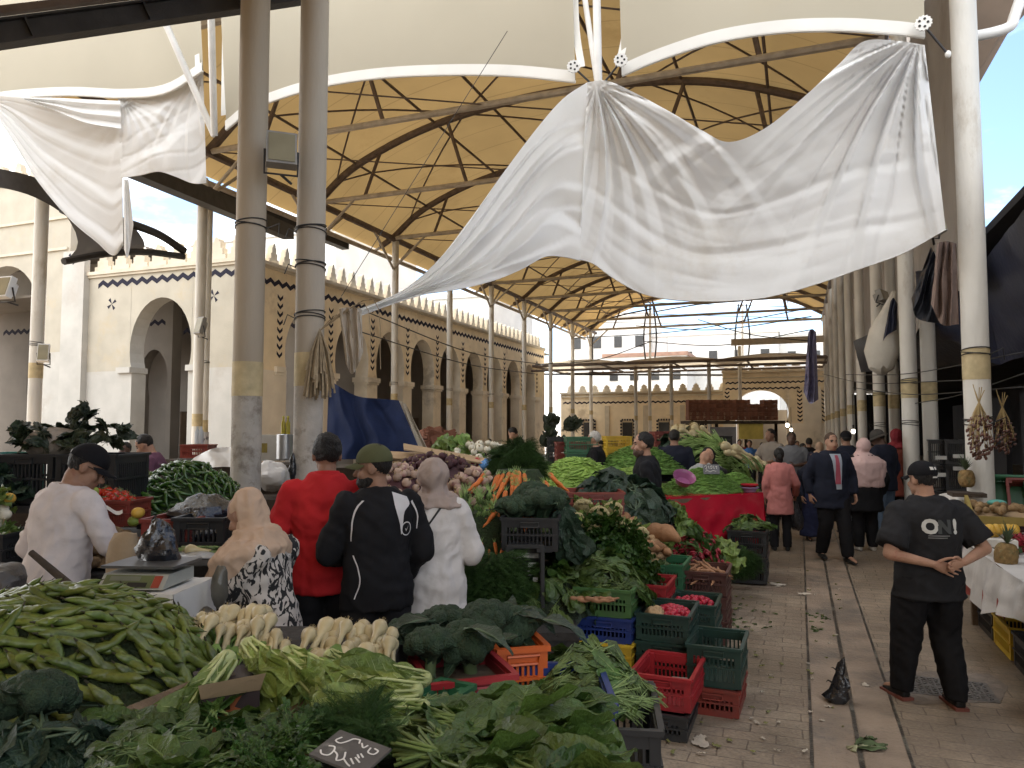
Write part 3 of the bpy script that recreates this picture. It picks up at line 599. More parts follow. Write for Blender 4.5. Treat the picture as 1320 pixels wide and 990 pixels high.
# ================================================================== ground
def brick_mat():
    m = bpy.data.materials.new('paving_brick'); m.use_nodes = True; nt = m.node_tree; N = nt.nodes; L = nt.links
    b = N['Principled BSDF']
    tc = N.new('ShaderNodeTexCoord'); mp = N.new('ShaderNodeMapping'); L.new(tc.outputs['Object'], mp.inputs['Vector'])
    wob = N.new('ShaderNodeTexNoise'); wob.inputs['Scale'].default_value = 3; wob.inputs['Detail'].default_value = 3
    L.new(tc.outputs['Object'], wob.inputs['Vector'])
    ad = N.new('ShaderNodeMixRGB'); ad.blend_type = 'ADD'; ad.inputs['Fac'].default_value = .05
    L.new(mp.outputs['Vector'], ad.inputs[1]); L.new(wob.outputs['Color'], ad.inputs[2])
    br = N.new('ShaderNodeTexBrick'); br.inputs['Scale'].default_value = 1
    br.inputs['Brick Width'].default_value = .3; br.inputs['Row Height'].default_value = .14
    br.inputs['Mortar Size'].default_value = .0055; br.inputs['Mortar Smooth'].default_value = .4; br.inputs['Bias'].default_value = -.1
    br.inputs['Color1'].default_value = (.30, .235, .17, 1); br.inputs['Color2'].default_value = (.25, .205, .15, 1)
    br.inputs['Mortar'].default_value = (.15, .115, .085, 1)
    L.new(ad.outputs['Color'], br.inputs['Vector'])
    n1 = N.new('ShaderNodeTexNoise'); n1.inputs['Scale'].default_value = .9; n1.inputs['Detail'].default_value = 9; n1.inputs['Roughness'].default_value = .68
    L.new(tc.outputs['Object'], n1.inputs['Vector'])
    r1 = N.new('ShaderNodeMapRange'); r1.inputs['From Min'].default_value = .35; r1.inputs['From Max'].default_value = .68
    r1.inputs['To Min'].default_value = .55; r1.inputs['To Max'].default_value = 1.35; L.new(n1.outputs['Fac'], r1.inputs['Value'])
    hs = N.new('ShaderNodeHueSaturation'); L.new(br.outputs['Color'], hs.inputs['Color']); L.new(r1.outputs['Result'], hs.inputs['Value'])
    n2 = N.new('ShaderNodeTexNoise'); n2.inputs['Scale'].default_value = 45; n2.inputs['Detail'].default_value = 6
    L.new(tc.outputs['Object'], n2.inputs['Vector'])
    n3 = N.new('ShaderNodeTexNoise'); n3.inputs['Scale'].default_value = 1.7; n3.inputs['Detail'].default_value = 8; n3.inputs['Roughness'].default_value = .75; L.new(tc.outputs['Object'], n3.inputs['Vector'])
    r3 = N.new('ShaderNodeMapRange'); r3.inputs['From Min'].default_value = .44; r3.inputs['From Max'].default_value = .60; r3.inputs['To Max'].default_value = .88; L.new(n3.outputs['Fac'], r3.inputs['Value'])
    dm = N.new('ShaderNodeMixRGB'); L.new(r3.outputs['Result'], dm.inputs['Fac']); L.new(hs.outputs['Color'], dm.inputs[1]); dm.inputs[2].default_value = (.20, .155, .115, 1)   # trodden dirt over the bricks
    mm = N.new('ShaderNodeMixRGB'); mm.blend_type = 'OVERLAY'; mm.inputs['Fac'].default_value = .45
    L.new(dm.outputs['Color'], mm.inputs[1]); L.new(n2.outputs['Fac'], mm.inputs[2]); L.new(mm.outputs['Color'], b.inputs['Base Color'])
    rr = N.new('ShaderNodeMapRange'); rr.inputs['From Min'].default_value = .4; rr.inputs['From Max'].default_value = .7
    rr.inputs['To Min'].default_value = .45; rr.inputs['To Max'].default_value = .85; L.new(n1.outputs['Fac'], rr.inputs['Value']); L.new(rr.outputs['Result'], b.inputs['Roughness'])
    mh = N.new('ShaderNodeMath'); mh.operation = 'MULTIPLY_ADD'; mh.inputs[1].default_value = -1.; L.new(br.outputs['Fac'], mh.inputs[0]); L.new(n2.outputs['Fac'], mh.inputs[2])
    bp = N.new('ShaderNodeBump'); bp.inputs['Strength'].default_value = .55; bp.inputs['Distance'].default_value = .012
    L.new(mh.outputs['Value'], bp.inputs['Height']); L.new(bp.outputs['Normal'], b.inputs['Normal'])
    return m
g = MB(); g.quad((-400, -120, 0), (400, -120, 0), (400, 700, 0), (-400, 700, 0))
struct(g.build('paved_ground', brick_mat(), smooth=False))
# drainage channel of worn concrete strips with a gap down the middle, running along the aisle
conc = M('worn_concrete', (.285, .22, .165), .62, .3, 2.2, .5, 50, col2=(.17, .145, .12), rnd=0)
gap = M('wet_gap', (.05, .042, .034), .4, .4, 9, .6, 70, rnd=0, col2=(.16, .15, .12))
def strip(name, x0, x1, z0, z1, mat, wob=.006, y0=1.5, y1=58, n=120):
    b = MB()
    def fn(u, v):
        y = y0 + (y1 - y0) * v
        x = lerp(x0, x1, u) + wob * mnoise.noise((u*3, y*2.1, x0*9))
        return (x, y, lerp(z0, z1, u) + .0015 * mnoise.noise((x*9, y*9, 3)))
    b.grid(fn, 4, n); return struct(b.build(name, mat))
strip('channel_strip', .035, .265, .009, .005, conc); strip('channel_strip', .30, .53, .005, .009, conc)
strip('channel_gap', .27, .297, .0035, .0035, gap, .008); strip('channel_joint', .015, .033, .0042, .0042, gap, .004); strip('channel_joint', .532, .552, .0042, .0042, gap, .004)

# ================================================================== arcade
cream = M('cream_plaster_brightened', (.80, .68, .49), .85, .10, 1.3, .25, 30, rnd=0, col2=(.56, .46, .32), c2amt=.3); cream_dim = M('cream_plaster_front_dimmed', (.42, .385, .315), .85, .10, 1.3, .25, 30, rnd=0, col2=(.44, .38, .28), c2amt=.3); white_dim = M('white_plaster_front_dimmed', (.46, .445, .41), .85, .10, 1.3, .25, 30, rnd=0, col2=(.42, .39, .35), c2amt=.3)  # long wall brightened against its shade, front plaster dimmed against its stronger light
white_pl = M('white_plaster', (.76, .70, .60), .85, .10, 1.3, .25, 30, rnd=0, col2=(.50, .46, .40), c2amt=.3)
shade_pl = M('shade_dark_plaster', (.24, .215, .19), .9, .1, 1, rnd=0)  # plaster darkened to stand for the shade of the unlit corridor
tile = M('dark_tile', (.012, .011, .026), .85, .3, 20, rnd=0)
stone_tr = M('stone_trim', (.55, .49, .39), .85, .12, 2, .3, 40, rnd=0)
glass_dark = M('dark_window', (.03, .03, .03), .2, .2, 3, rnd=0)

def arch_pts(c, a, spring, apex, n=22):
    s25 = math.sin(R(24)); c25 = math.cos(R(24))
    b = (apex - spring) / (1 + s25); cz = spring + b * s25
    return [(c + a * math.cos(R(-24 + (228) * i / n)), cz + b * math.sin(R(-24 + 228 * i / n))) for i in range(n + 1)], cz
def arch_wall(u0, u1, H, arches, T, split=None):
    """wall of length u0..u1 in local (u, depth, z) with arched openings; material 1 below 'split' height (pier plaster)"""
    b = MB(); cur = u0
    def q(p, m=0):      # front, back
        b.add([(x, 0, z) for x, z in p], [tuple(range(len(p)))], m); b.add([(x, T, z) for x, z in p], [tuple(range(len(p) - 1, -1, -1))], m)
    def pier(x0, x1):
        if x1 - x0 < .01: return
        s = split or 0
        if s: q([(x0, 0), (x1, 0), (x1, s), (x0, s)], 1)
        q([(x0, s), (x1, s), (x1, H), (x0, H)])
    for c, a, sp, ap in arches:
        pier(cur, c - a); pts, cz = arch_pts(c, a, sp, ap); j = a * math.cos(R(24))
        for sgn in (-1, 1):
            e = sorted([c + sgn * a, c + sgn * j]); q([(e[0], 0), (e[1], 0), (e[1], sp), (e[0], sp)], 1)
        for (x0, z0), (x1, z1) in zip(pts, pts[1:]):
            if z0 < cz - 1e-6 or z1 < cz - 1e-6:
                e = c + a if x0 > c else c - a
                p = [(x0, z0), (e, z0), (e, z1), (x1, z1)] if x0 > c else [(e, z0), (x0, z0), (x1, z1), (e, z1)]
                q(p)
            else: q([(x1, z1), (x0, z0), (x0, H), (x1, H)])
            b.add([(x0, 0, z0), (x0, T, z0), (x1, T, z1), (x1, 0, z1)], [(0, 1, 2, 3)], 1)
        for sgn in (-1, 1):
            x = c + sgn * j; b.add([(x, 0, 0), (x, T, 0), (x, T, sp), (x, 0, sp)], [(0, 1, 2, 3) if sgn < 0 else (3, 2, 1, 0)], 1)
        cur = c + a
    pier(cur, u1)
    b.add([(u0, 0, H), (u1, 0, H), (u1, T, H), (u0, T, H)], [(0, 1, 2, 3)])
    for x in (u0, u1): b.add([(x, 0, 0), (x, T, 0), (x, T, H), (x, 0, H)], [(0, 1, 2, 3)])
    return b
def zig(u0, u1, z, h, p, y=-.006, vert=False, gap=None):
    """zigzag tile band (or a column of chevrons when vert)"""
    b = MB(); k = max(1, int((u1 - u0) / p)); t = h * .55; p = (u1 - u0) / k
    for i in range(k):
        x = u0 + i * p
        for s in (0, 1):
            if not vert:
                a0 = (x + s*p/2, z if s == 0 else z + h - t); a1 = (x + (s+1)*p/2, z + h - t if s == 0 else z)
                b.add([(a0[0], y, a0[1]), (a1[0], y, a1[1]), (a1[0], y, a1[1] + t), (a0[0], y, a0[1] + t)], [(0, 1, 2, 3)])
            else:       # z is the centre across, h the width; chevrons stacked along u as height
                zc = z + (s - .5) * h / 2; e0, e1 = (p*.45, 0) if s == 0 else (0, p*.45)
                tt = p * .42
                b.add([(z - h/2 + s*h/2, y, x + e0), (z + s*h/2, y, x + e1), (z + s*h/2, y, x + e1 + tt), (z - h/2 + s*h/2, y, x + e0 + tt)], [(0, 1, 2, 3)])
    return b
def star(u, z, r, y=-.006):
    b = MB()
    for i in range(4):
        a = i * pi / 2 + .3
        b.add([(u, y, z), (u + r*math.cos(a), y, z + r*math.sin(a)), (u + r*.95*math.cos(a + .55), y, z + r*.95*math.sin(a + .55))], [(0, 1, 2)])
    return b
def merlon_mesh(w, h, t, steps=3, name='merlon', mats=None, knob=True):
    pts = [(-w/2, 0)]; ww = w/2
    for i in range(steps):
        z1 = h * .78 * (i + 1) / steps; pts.append((-ww, z1)); ww *= .66; pts.append((-ww, z1))
    pts.append((-ww*.8, h*.9)); pts.append((0, h)); pts += [(-x, z) for x, z in reversed(pts[:-1])]
    b = MB(); b.poly([(x, -t/2, z) for x, z in pts], (0, 1, 0), t)
    return b.mesh(name, mats or stone_tr, smooth=False)
# local -> world: long wall u -> +Y, outward +X at X=-17;  front wall u -> +X, outward -Y at Y=20.8
XL, YF = -17., 19.8
longM = Matrix(((0, -1, 0, XL), (1, 0, 0, 0), (0, 0, 1, 0), (0, 0, 0, 1)))
frontM = Matrix(((1, 0, 0, 0), (0, 1, 0, YF), (0, 0, 1, 0), (0, 0, 0, 1)))
arcade = empty('arcade_building', (XL, YF, 0), label='long cream market arcade with horseshoe arches and stepped battlements', cat='building')
arcade.matrix_world = Matrix.Translation((XL, YF, 0)); inv = Matrix.Translation((-XL, -YF, 0))
def apart(name, b, mats, m4, smooth=False):
    b.xf(inv @ m4); return b.build(name, mats, arcade, smooth)
cs = [22.9 + 3.06 * i for i in range(9)]
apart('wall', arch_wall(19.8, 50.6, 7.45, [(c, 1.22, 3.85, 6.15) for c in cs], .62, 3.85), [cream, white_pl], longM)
apart('wall', arch_wall(-24.4, -17.622, 7.45, [(-20.85, 1.42, 3.9, 6.45)], .62, 3.9), [cream_dim, white_dim], frontM)
b = MB(); b.box((-24.9, -.12, 4.2), (1.1, .24, 8.4)); apart('pilaster', b, white_dim, frontM)
apart('wall', arch_wall(-36, -25.4, 11.5, [(-28.9, 2.05, 4.7, 8.2)], .7, 4.7), [cream_dim, white_dim], frontM)
for z, h, pr in ((7.45, .12, .14), (7.36, .09, .08), (3.86, .16, .10)):
    if z > 5:
        b = MB(); b.box((35.2, .1 - pr/2, z + h/2), (30.6, .2 + pr, h)); apart('cornice', b, stone_tr, longM)
        b = MB(); b.box((-20.7 - .05, .1 - pr/2, z + h/2), (7.28 + pr, .2 + pr, h)); apart('cornice', b, stone_tr, frontM)
for z in (8.6, 9.8, 11.45):
    b = MB(); b.box((-30.6, -.03, z), (10.2, .1, .1)); apart('cornice', b, stone_tr, frontM)
for i, c in enumerate(cs + [cs[-1] + 3.06]):      # imposts of the piers and chevron strips above them
    b = MB(); x = c - 1.53
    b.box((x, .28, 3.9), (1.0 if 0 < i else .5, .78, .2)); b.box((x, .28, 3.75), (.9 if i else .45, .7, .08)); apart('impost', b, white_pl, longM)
    apart('tile_strip', zig(4.3, 6.6, x, .3, .26, vert=True), tile, longM)
for x in (-22.45, -19.25, -26.9, -30.9):
    z = 3.9 if x > -25 else 4.7
    b = MB(); b.box((x, .28, z + .02), (.66, .8, .2)); apart('impost', b, white_dim, frontM)
apart('tile_frieze', zig(20.2, 50.4, 6.78, .3, .42), tile, longM); apart('tile_frieze', zig(-23.9, -17.3, 6.95, .32, .46), tile, frontM)
for u in (-23.2, -18.5, -25.0): apart('tile_star', star(u, 6.35 if u > -24.5 else 8.1, .24, -.006 if u > -24.4 else -.25), tile, frontM)
mm = merlon_mesh(.5, .78, .22)
for i in range(42):
    o = link('merlon', mm, arcade, inv @ Vector((XL - .2, 20.4 + .715 * i, 7.57)), (0, 0, pi/2))
mm = merlon_mesh(.8, .85, .25)
for i in range(8): link('merlon', mm, arcade, inv @ Vector((-23.8 + .88 * i, YF + .2, 7.57)))
for i in range(11): link('merlon', mm, arcade, inv @ Vector((-35.2 + .95 * i, YF + .2, 11.5)))
# corridor behind: back walls with inner arches, ceiling, roof
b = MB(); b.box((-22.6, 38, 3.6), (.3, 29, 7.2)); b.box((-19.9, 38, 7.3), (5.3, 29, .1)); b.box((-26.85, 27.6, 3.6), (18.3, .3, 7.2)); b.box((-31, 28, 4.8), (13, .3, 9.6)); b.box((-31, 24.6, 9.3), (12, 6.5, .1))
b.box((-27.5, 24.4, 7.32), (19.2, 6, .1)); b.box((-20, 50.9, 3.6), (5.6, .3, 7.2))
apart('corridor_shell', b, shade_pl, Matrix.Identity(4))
inner = Matrix(((1, 0, 0, 0), (0, 1, 0, YF + 4.2), (0, 0, 1, 0), (0, 0, 0, 1)))
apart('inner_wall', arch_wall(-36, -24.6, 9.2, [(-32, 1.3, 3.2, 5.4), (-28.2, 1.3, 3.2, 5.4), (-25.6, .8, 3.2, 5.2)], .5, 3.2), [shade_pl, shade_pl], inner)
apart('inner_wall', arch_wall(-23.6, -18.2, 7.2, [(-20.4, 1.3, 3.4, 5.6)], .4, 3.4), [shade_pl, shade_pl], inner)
apart('tile_strip', zig(3.4, 5.6, -20.95, .26, .24, vert=True, y=-.006), tile, Matrix.Translation((0, 3.4, 0)) @ frontM)
apart('tile_frieze', zig(-24, -18, 5.75, .3, .4), tile, Matrix.Translation((0, 4.2, 0)) @ frontM)
apart('tile_frieze', zig(-35, -25, 6.2, .3, .4), tile, Matrix.Translation((0, 4.2, 0)) @ frontM)
for k, c in enumerate(cs):
    if k % 2 == 0:
        b = MB(); b.box((c, 5.44, 1.25), (1.0, .06, 2.5)); apart('door', b, M('brown_door', (.10, .07, .05), .6, .2, 4), longM)

# far end wall and the gate block
far = empty('far_wall', (-6, 57, 0), label='low far wall with small merlons and zigzag tile band closing the market', cat='wall')
fi = Matrix.Translation((6, -57, 0))
b = MB(); b.box((-11.2, 57.3, 2.3), (13.2, .5, 4.6)); b.xf(fi); b.build('wall', cream, far, False)
b = MB(); b.box((-11.2, 57.0, 4.35), (13.2, .2, .1)); b.box((-11.2, 57.0, 4.62), (13.3, .3, .14)); b.xf(fi); b.build('cornice', stone_tr, far, False)
b = zig(-17.6, -4.8, 3.75, .22, .38); b.xf(fi @ Matrix.Translation((0, 57.04, 0))); b.build('tile_frieze', tile, far, False)
mm = merlon_mesh(.6, .55, .2, 2)
for i in range(13): link('merlon', mm, far, fi @ Vector((-17 + .98 * i, 57.2, 4.69)))
for x in (-15.5, -12.4, -9.6, -7.0):
    b = MB(); b.box((x, 57.0, 1.3), (.75, .12, 2.0)); b.xf(fi); o = b.build('window', glass_dark, far, False)
    b = MB()
    for k in range(9):
        for s in (-1, 1): b.box((x + s * .5, 56.99, .4 + k * .25), (.14, .1, .13))
    for k in range(5): b.box((x - .4 + k * .2, 56.99, 2.5), (.1, .1, .14))
    b.xf(fi); b.build('window_frame', tile, o, False)
for x in (-14, -11, -8.2, -5.8):
    b = MB(); b.box((x, 57.0, 1.8), (.35, .14, 3.6)); b.xf(fi); b.build('pilaster', stone_tr, far, False)
gate = empty('gate_building', (-2, 56.5, 0), label='taller gate block with tiled frame around a pointed arch', cat='building')
gi = Matrix.Translation((2, -56.5, 0)); gM = Matrix.Translation((0, 56.5, 0))
b = arch_wall(-5.2, 3.2, 5.9, [(-2.6, 1.9, 2.3, 4.6)], .7, 2.2); b.xf(gi @ gM); b.build('wall', [cream, white_pl], gate, False)
b = MB(); b.box((-1, 56.45, 5.95), (8.5, .3, .16)); b.box((-1, 56.45, 5.5), (8.4, .16, .1)); b.xf(gi); b.build('cornice', stone_tr, gate, False)
for z in (5.05, 4.62):
    b = zig(-5.0, .1 if z < 5 else 2.9, z, .2, .34); b.xf(gi @ gM); b.build('tile_frieze', tile, gate, False)
for x in (.05, 1.65, -4.9):
    b = zig(2.3, 4.6, x, .34, .28, vert=True); b.xf(gi @ gM); b.build('tile_strip', tile, gate, False)
b = MB(); b.box((.85, 56.47, 3.2), (1.2, .05, 3.2)); b.xf(gi); b.build('panel', white_pl, gate, False)
b = MB(); b.box((-2.6, 58.5, 1.6), (3.6, .2, 3.2)); b.xf(gi); b.build('passage_wall', shade_pl, gate, False)
mm = merlon_mesh(.85, .85, .25, 3)
for i in range(9): link('merlon', mm, gate, gi @ Vector((-4.8 + .93 * i, 56.7, 6.03)))
# town beyond the wall
wbld = M('far_white_wall', (.62, .62, .60), .85, .1, .6, rnd=.1)
tl = M('far_roof', (.32, .20, .15), .85, .2, 2, rnd=0)
def far_building(x, y, wx, wy, h, lab, nwin=4, roof=False):
    r = empty('town_building', (x, y, 0), label=lab, cat='building')
    b = MB(); b.box((0, 0, h/2), (wx, wy, h)); b.build('wall', wbld, r, False)
    b = MB(); b.box((0, 0, h + .2), (wx + .3, wy + .3, .4)); b.build('roof' if roof else 'parapet', tl if roof else wbld, r, False)
    for k in range(nwin): b = MB(); b.box((-wx/2 + wx * (k + .5) / nwin, -wy/2 - .03, h * .8), (.9, .1, 1.3)); b.build('window', glass_dark, r, False)
    b = MB(); b.tube([(wx*.2, 0, h), (wx*.2, 0, h + 2.5)], .05, 5); b.tube([(wx*.2 - .6, 0, h + 2.2), (wx*.2 + .6, 0, h + 2.2)], .04, 5); b.build('antenna', M('grey_metal', (.3, .3, .3), .5, .2), r)
    return r
far_building(-9, 92, 14, 10, 12.5, 'white flat roofed block rising beyond the far wall with an antenna', 5)
far_building(-15.5, 84, 9, 8, 9.6, 'low white building with terracotta roof edge beyond the far wall', 4, True)
far_building(-21, 90, 10, 8, 15.0, 'tall white house with an antenna left of the far gable', 4)
far_building(6, 100, 16, 10, 13.0, 'wide white block behind the tiled gate', 6)
far_building(-38, 48, 9, 16, 12, 'pale block standing behind the arcade battlements', 4)
far_building(-31, 42, 11, 10, 13.6, 'pale house rising behind the front battlements left of the thick poles', 3)
far_building(-27, 60, 8, 10, 12.5, 'tall white house behind the far end of the arcade', 3)

# ================================================================== poles
pole_w = M('pole_white_paint', (.66, .64, .59), .6, .12, 3, .3, 25, rnd=.05, col2=(.46, .41, .34), c2amt=.35, stretch=(1, 1, .35))
pole_b = M('pole_band', (.50, .41, .24), .7, .2, 8, .3, 25, rnd=.05)
pole_g = M('pole_grey', (.47, .43, .38), .75, .18, 5, .4, 25, rnd=.05, col2=(.19, .155, .12), c2amt=.38)
wire = M('dark_wire', (.03, .03, .03), .5, .2)
def pole(x, y, top, r=.135, lab='', mats=None, band=3.0, group=None, bend=0., knots=()):
    mt = mats or (pole_w, pole_b, pole_w)
    t = empty('roof_pole', (x, y, 0), rng.random() * 6, lab, 'pole', group)
    def seg(z0, z1, name, m, rr):
        b = MB(); k = max(2, int((z1 - z0) / .5))
        b.tube([(.004 * mnoise.noise((x, y, z0 + (z1 - z0)*i/k)), bend * math.sin(pi * (z0 + (z1 - z0) * i / k) / top), z0 + (z1 - z0) * i / k) for i in range(k + 1)], rr, 20)
        return b.build(name, m, t)
    seg(0, band, 'base', mt[2], r); seg(band, band + .32, 'band', mt[1], r + .003); seg(band + .32, top, 'shaft', mt[0], r)
    for z in knots:
        b = MB()
        for k in range(3): 
            a0 = rng.random() * 6; dz = .03 * k
            b.tube([((r + .008) * math.cos(a0 + a), (r + .008) * math.sin(a0 + a), z + dz + .02 * math.sin(a + k)) for a in [j * 2 * pi / 16 for j in range(17)]], .006, 5)
        b.tube([(r, 0, z), (r + .12, .03, z + .06), (r + .1, .1, z - .05)], .006, 5)
        b.build('rope_tie', wire, t)
    return t
pA = at(318, 552, 7.0); pB = at(397, 552, 7.15)
pole(pA.x, pA.y, 9.3, .137, 'thick grey pole behind the woman in the patterned dress', (M('pole_bare', (.41, .345, .26), .7, .12, 2, .2, 25, rnd=0, col2=(.27, .215, .15), c2amt=.3, stretch=(1, 1, .3)), pole_b, pole_g), 2.15, knots=(3.75,))
pole(pB.x, pB.y, 9.3, .137, 'thick pole carrying a floodlight above the man in the red polo', (M('pole_bare2', (.43, .375, .30), .7, .12, 2, .2, 25, rnd=0, col2=(.29, .235, .17), c2amt=.3, stretch=(1, 1, .3)), pole_b, pole_g), 2.25, knots=(3.4, 3.75, 2.9))
RX = 1.72
ry = [8.9 + 5.05 * i for i in range(10)]
for i, y in enumerate(ry):
    lab = ['big white pole with a yellow band beside the fruit stall', 'white pole with yellow band behind the bucket hat man, front of a pair',
           'white pole beside the knotted white cloth bundle'][i] if i < 3 else 'white roof pole in the far part of the right hand row'
    pole(RX, y, 9.6, .125, lab, None, 2.35, None if i < 3 else 'far poles of the row along the aisle', knots=(2.6, 1.9) if i < 3 else ())
    if i in (1, 2, 4, 5):
        lab = 'white pole standing tight behind the yellow banded pole, second of a pair' if i == 1 else 'slim white pole doubled behind the cloth bundle pole' if i == 2 else 'white roof pole in the far part of the right hand row'
        pole(RX + .33, y + .25, 3.9 if i == 1 else 6.5, .12, lab, None, 2.3, None if i < 3 else 'far poles of the row along the aisle')
LX = -15.
ly = [11.0, 15.75] + [20.9 + 5.0 * i for i in range(8)]
for i, y in enumerate(ly):
    lab = ['white pole before the tall portal arch', 'white pole wrapped in check fabric low down'][i] if i < 2 else 'white roof pole in the row along the arcade'
    pole(LX, y, 9.35 if i > 1 else 8.2, .135, lab, None, 2.9 if i != 1 else 1.75, None if i < 2 else 'poles in the row along the arcade', knots=(3.6,) if i < 6 else ())
p = at(254, 552, 19.2); pole(p.x, p.y, 8.4, .13, 'bare pole just behind the check wrapped pole', None, 1.9)
for px, d in ((866, 50), (915, 48), (820, 52), (838, 53), (955, 52)):
    p = at(px, 552, d); pole(p.x, p.y, 6.2 if px != 955 else 7.6, .12, 'slim post under the low canopy at the far end', None, 2.4, 'posts of the low far canopy')
# check fabric around the wrapped pole
def check_mat():
    m = bpy.data.materials.new('grey_check'); m.use_nodes = True; nt = m.node_tree; N = nt.nodes; L = nt.links; b = N['Principled BSDF']
    tc = N.new('ShaderNodeTexCoord'); mp = N.new('ShaderNodeMapping'); mp.inputs['Rotation'].default_value = (0, 0, .5); mp.inputs['Scale'].default_value = (1, 1, 1)
    L.new(tc.outputs['UV'], mp.inputs['Vector']); ck = N.new('ShaderNodeTexChecker'); ck.inputs['Scale'].default_value = 5
    ck.inputs['Color1'].default_value = (.10, .10, .13, 1); ck.inputs['Color2'].default_value = (.42, .42, .45, 1); L.new(mp.outputs['Vector'], ck.inputs['Vector']); L.new(ck.outputs['Color'], b.inputs['Base Color'])
    return m
b = MB(); nu = 24
b.grid(lambda u, v: (.16 * math.cos(u*2*pi) * (1 + .05*math.sin(9*v)), .16 * math.sin(u*2*pi), .3 + 1.45 * v), nu, 8)
me = b.mesh('wrap_cloth', check_mat()); uv = me.uv_layers.new(name='UVMap')
for lp in me.loops:
    i = lp.vertex_index; uv.data[lp.index].uv = ((i % (nu + 1)) / nu, (i // (nu + 1)) / 8 * 1.5)
tag(link('pole_wrap', me, None, (LX, 15.75, 0)), 'grey check cloth wound round the base of a white pole', 'cloth')

# ================================================================== big vaulted canopy
memb = M('canopy_membrane', (.50, .345, .15), .8, .08, .5, .05, 8, rnd=0, trans=.085, spec=.1, col2=(.42, .28, .115), c2amt=.2)
memb_l = M('canopy_valance', (.51, .47, .375), .75, .05, .5, .05, 6, rnd=0, trans=.14, spec=.15, col2=(.53, .48, .37), c2amt=.25)
hem = M('valance_hem', (.80, .79, .75), .6, .06, 2, rnd=0)
steel = M('brown_steel', (.125, .092, .075), .6, .25, 6, .2, 40, rnd=0, col2=(.20, .15, .11), c2amt=.25)
steel_l = M('pale_steel', (.42, .37, .31), .6, .2, 5, .2, 40, rnd=0)
steel_d = M('dark_steel', (.035, .032, .032), .55, .3, 5, .2, 30, rnd=0)
PR = [(-15.9, 9.0), (-15, 9.5), (-13.5, 10.55), (-10.6, 11.5), (-6.8, 11.9), (-2.9, 11.6), (-.2, 10.8), (1.9, 9.7)]
PC = curve([(x, 0, z) for x, z in PR], 56)
def prof(x):
    for a, c in zip(PC, PC[1:]):
        if a.x <= x <= c.x: return lerp(a.z, c.z, (x - a.x) / (c.x - a.x))
    return PC[0].z if x < PC[0].x else PC[-1].z
seam(memb, 1.25)
canopy = empty('vault_canopy', (-6.6, 33, 0), label='large tan vaulted membrane roof on brown steel arched trusses', cat='canopy')
ci = Matrix.Translation((6.6, -33, 0))
def cpart(name, b, m, par=None, smooth=True): 
    b.xf(ci); return b.build(name, m, par or canopy, smooth)
ty = [10.6] + [15.75 + 5.0 * i for i in range(9)]
for i, y in enumerate(ty):
    b = MB(); b.tube([(p.x, y, p.z) for p in PC[3:]], .12, 8); tr = cpart('arch_truss', b, steel)
    b = MB(); b.tube([(-15, y, 9.45), (1.7, y, 9.45)], .085, 8); b.xf(Matrix.Identity(4)); cpart('tie_bar', b, steel_l, tr)
    for x0, x1 in ((-13.2, -12.6), (-9.5, -10.2), (-3.6, -2.8), (-.6, -.9)):
        b = MB(); b.tube([(x0, y, 9.45), (x1, y, prof(x1))], .06, 6); cpart('web_strut', b, steel, tr)
    for e in ((-13.6, y, 9.4), (-15, y + 1.5, 9.4), (-15, y - 1.5, 9.4)): b = MB(); b.tube([(-15, y, 8.2), e], .05, 6); cpart('knee_brace', b, steel_l, tr)
    b = MB(); b.tube([(-15, y, 9.4), (-15.9, y, 9.0)], .06, 6); cpart('eave_strut', b, steel_l, tr)
edges = [8.9] + ty[1:] + [57.5]
for y0, y1 in zip(edges, edges[1:]):
    b = MB()
    def fn(u, v):
        p = PC[int(round(u * 56))]; y = lerp(y0, y1, v)
        return (p.x, y, p.z + .14 + .32 * math.sin(pi * v) * math.sin(pi * min(1, max(0, u))))
    b.grid(fn, 56, 8); cpart('membrane', b, memb)
b = MB(); b.tube([(-15, 9, 9.42), (-15, 57.5, 9.42)], .12, 8); cpart('eave_beam', b, steel)
b = MB(); b.tube([(-15.9, 9, 8.97), (-15.9, 57.5, 8.97)], .09, 8); cpart('eave_beam', b, steel_l)
b = MB(); b.tube([(1.7, 9, 9.6), (1.7, 57.5, 9.6)], .12, 8); cpart('eave_beam', b, steel)
b = MB(); b.box((-16.08, 16.5, 8.86), (.3, 15, .36)); cpart('gutter', b, steel_d, None, False)
for x in (-13.5, -10.6, -8.7, -4.8, -2.9, -.6):
    b = MB(); b.tube([(x, 9, prof(x) + .03), (x, 57.5, prof(x) + .03)], .045, 6); cpart('purlin', b, steel)
b = MB()
for y0, y1 in zip(ty, ty[1:]):
    for x0, x1 in ((-14.3, -9.6), (-9.6, -14.3), (-9.6, -4.0), (-4.0, -9.6), (-4.0, .8), (.8, -4.0)):
        b.tube([(lerp(x0, x1, t/6), lerp(y0, y1, t/6), prof(lerp(x0, x1, t/6)) + .02) for t in range(7)], .03, 5)
    b.tube([(-15, y0, 9.45), (-15 + 8.3, y1, 9.45)], .02, 5); b.tube([(-6.7, y0, 9.45), (1.7, y1, 9.45)], .02, 5)
cpart('bracing_rod', b, steel)
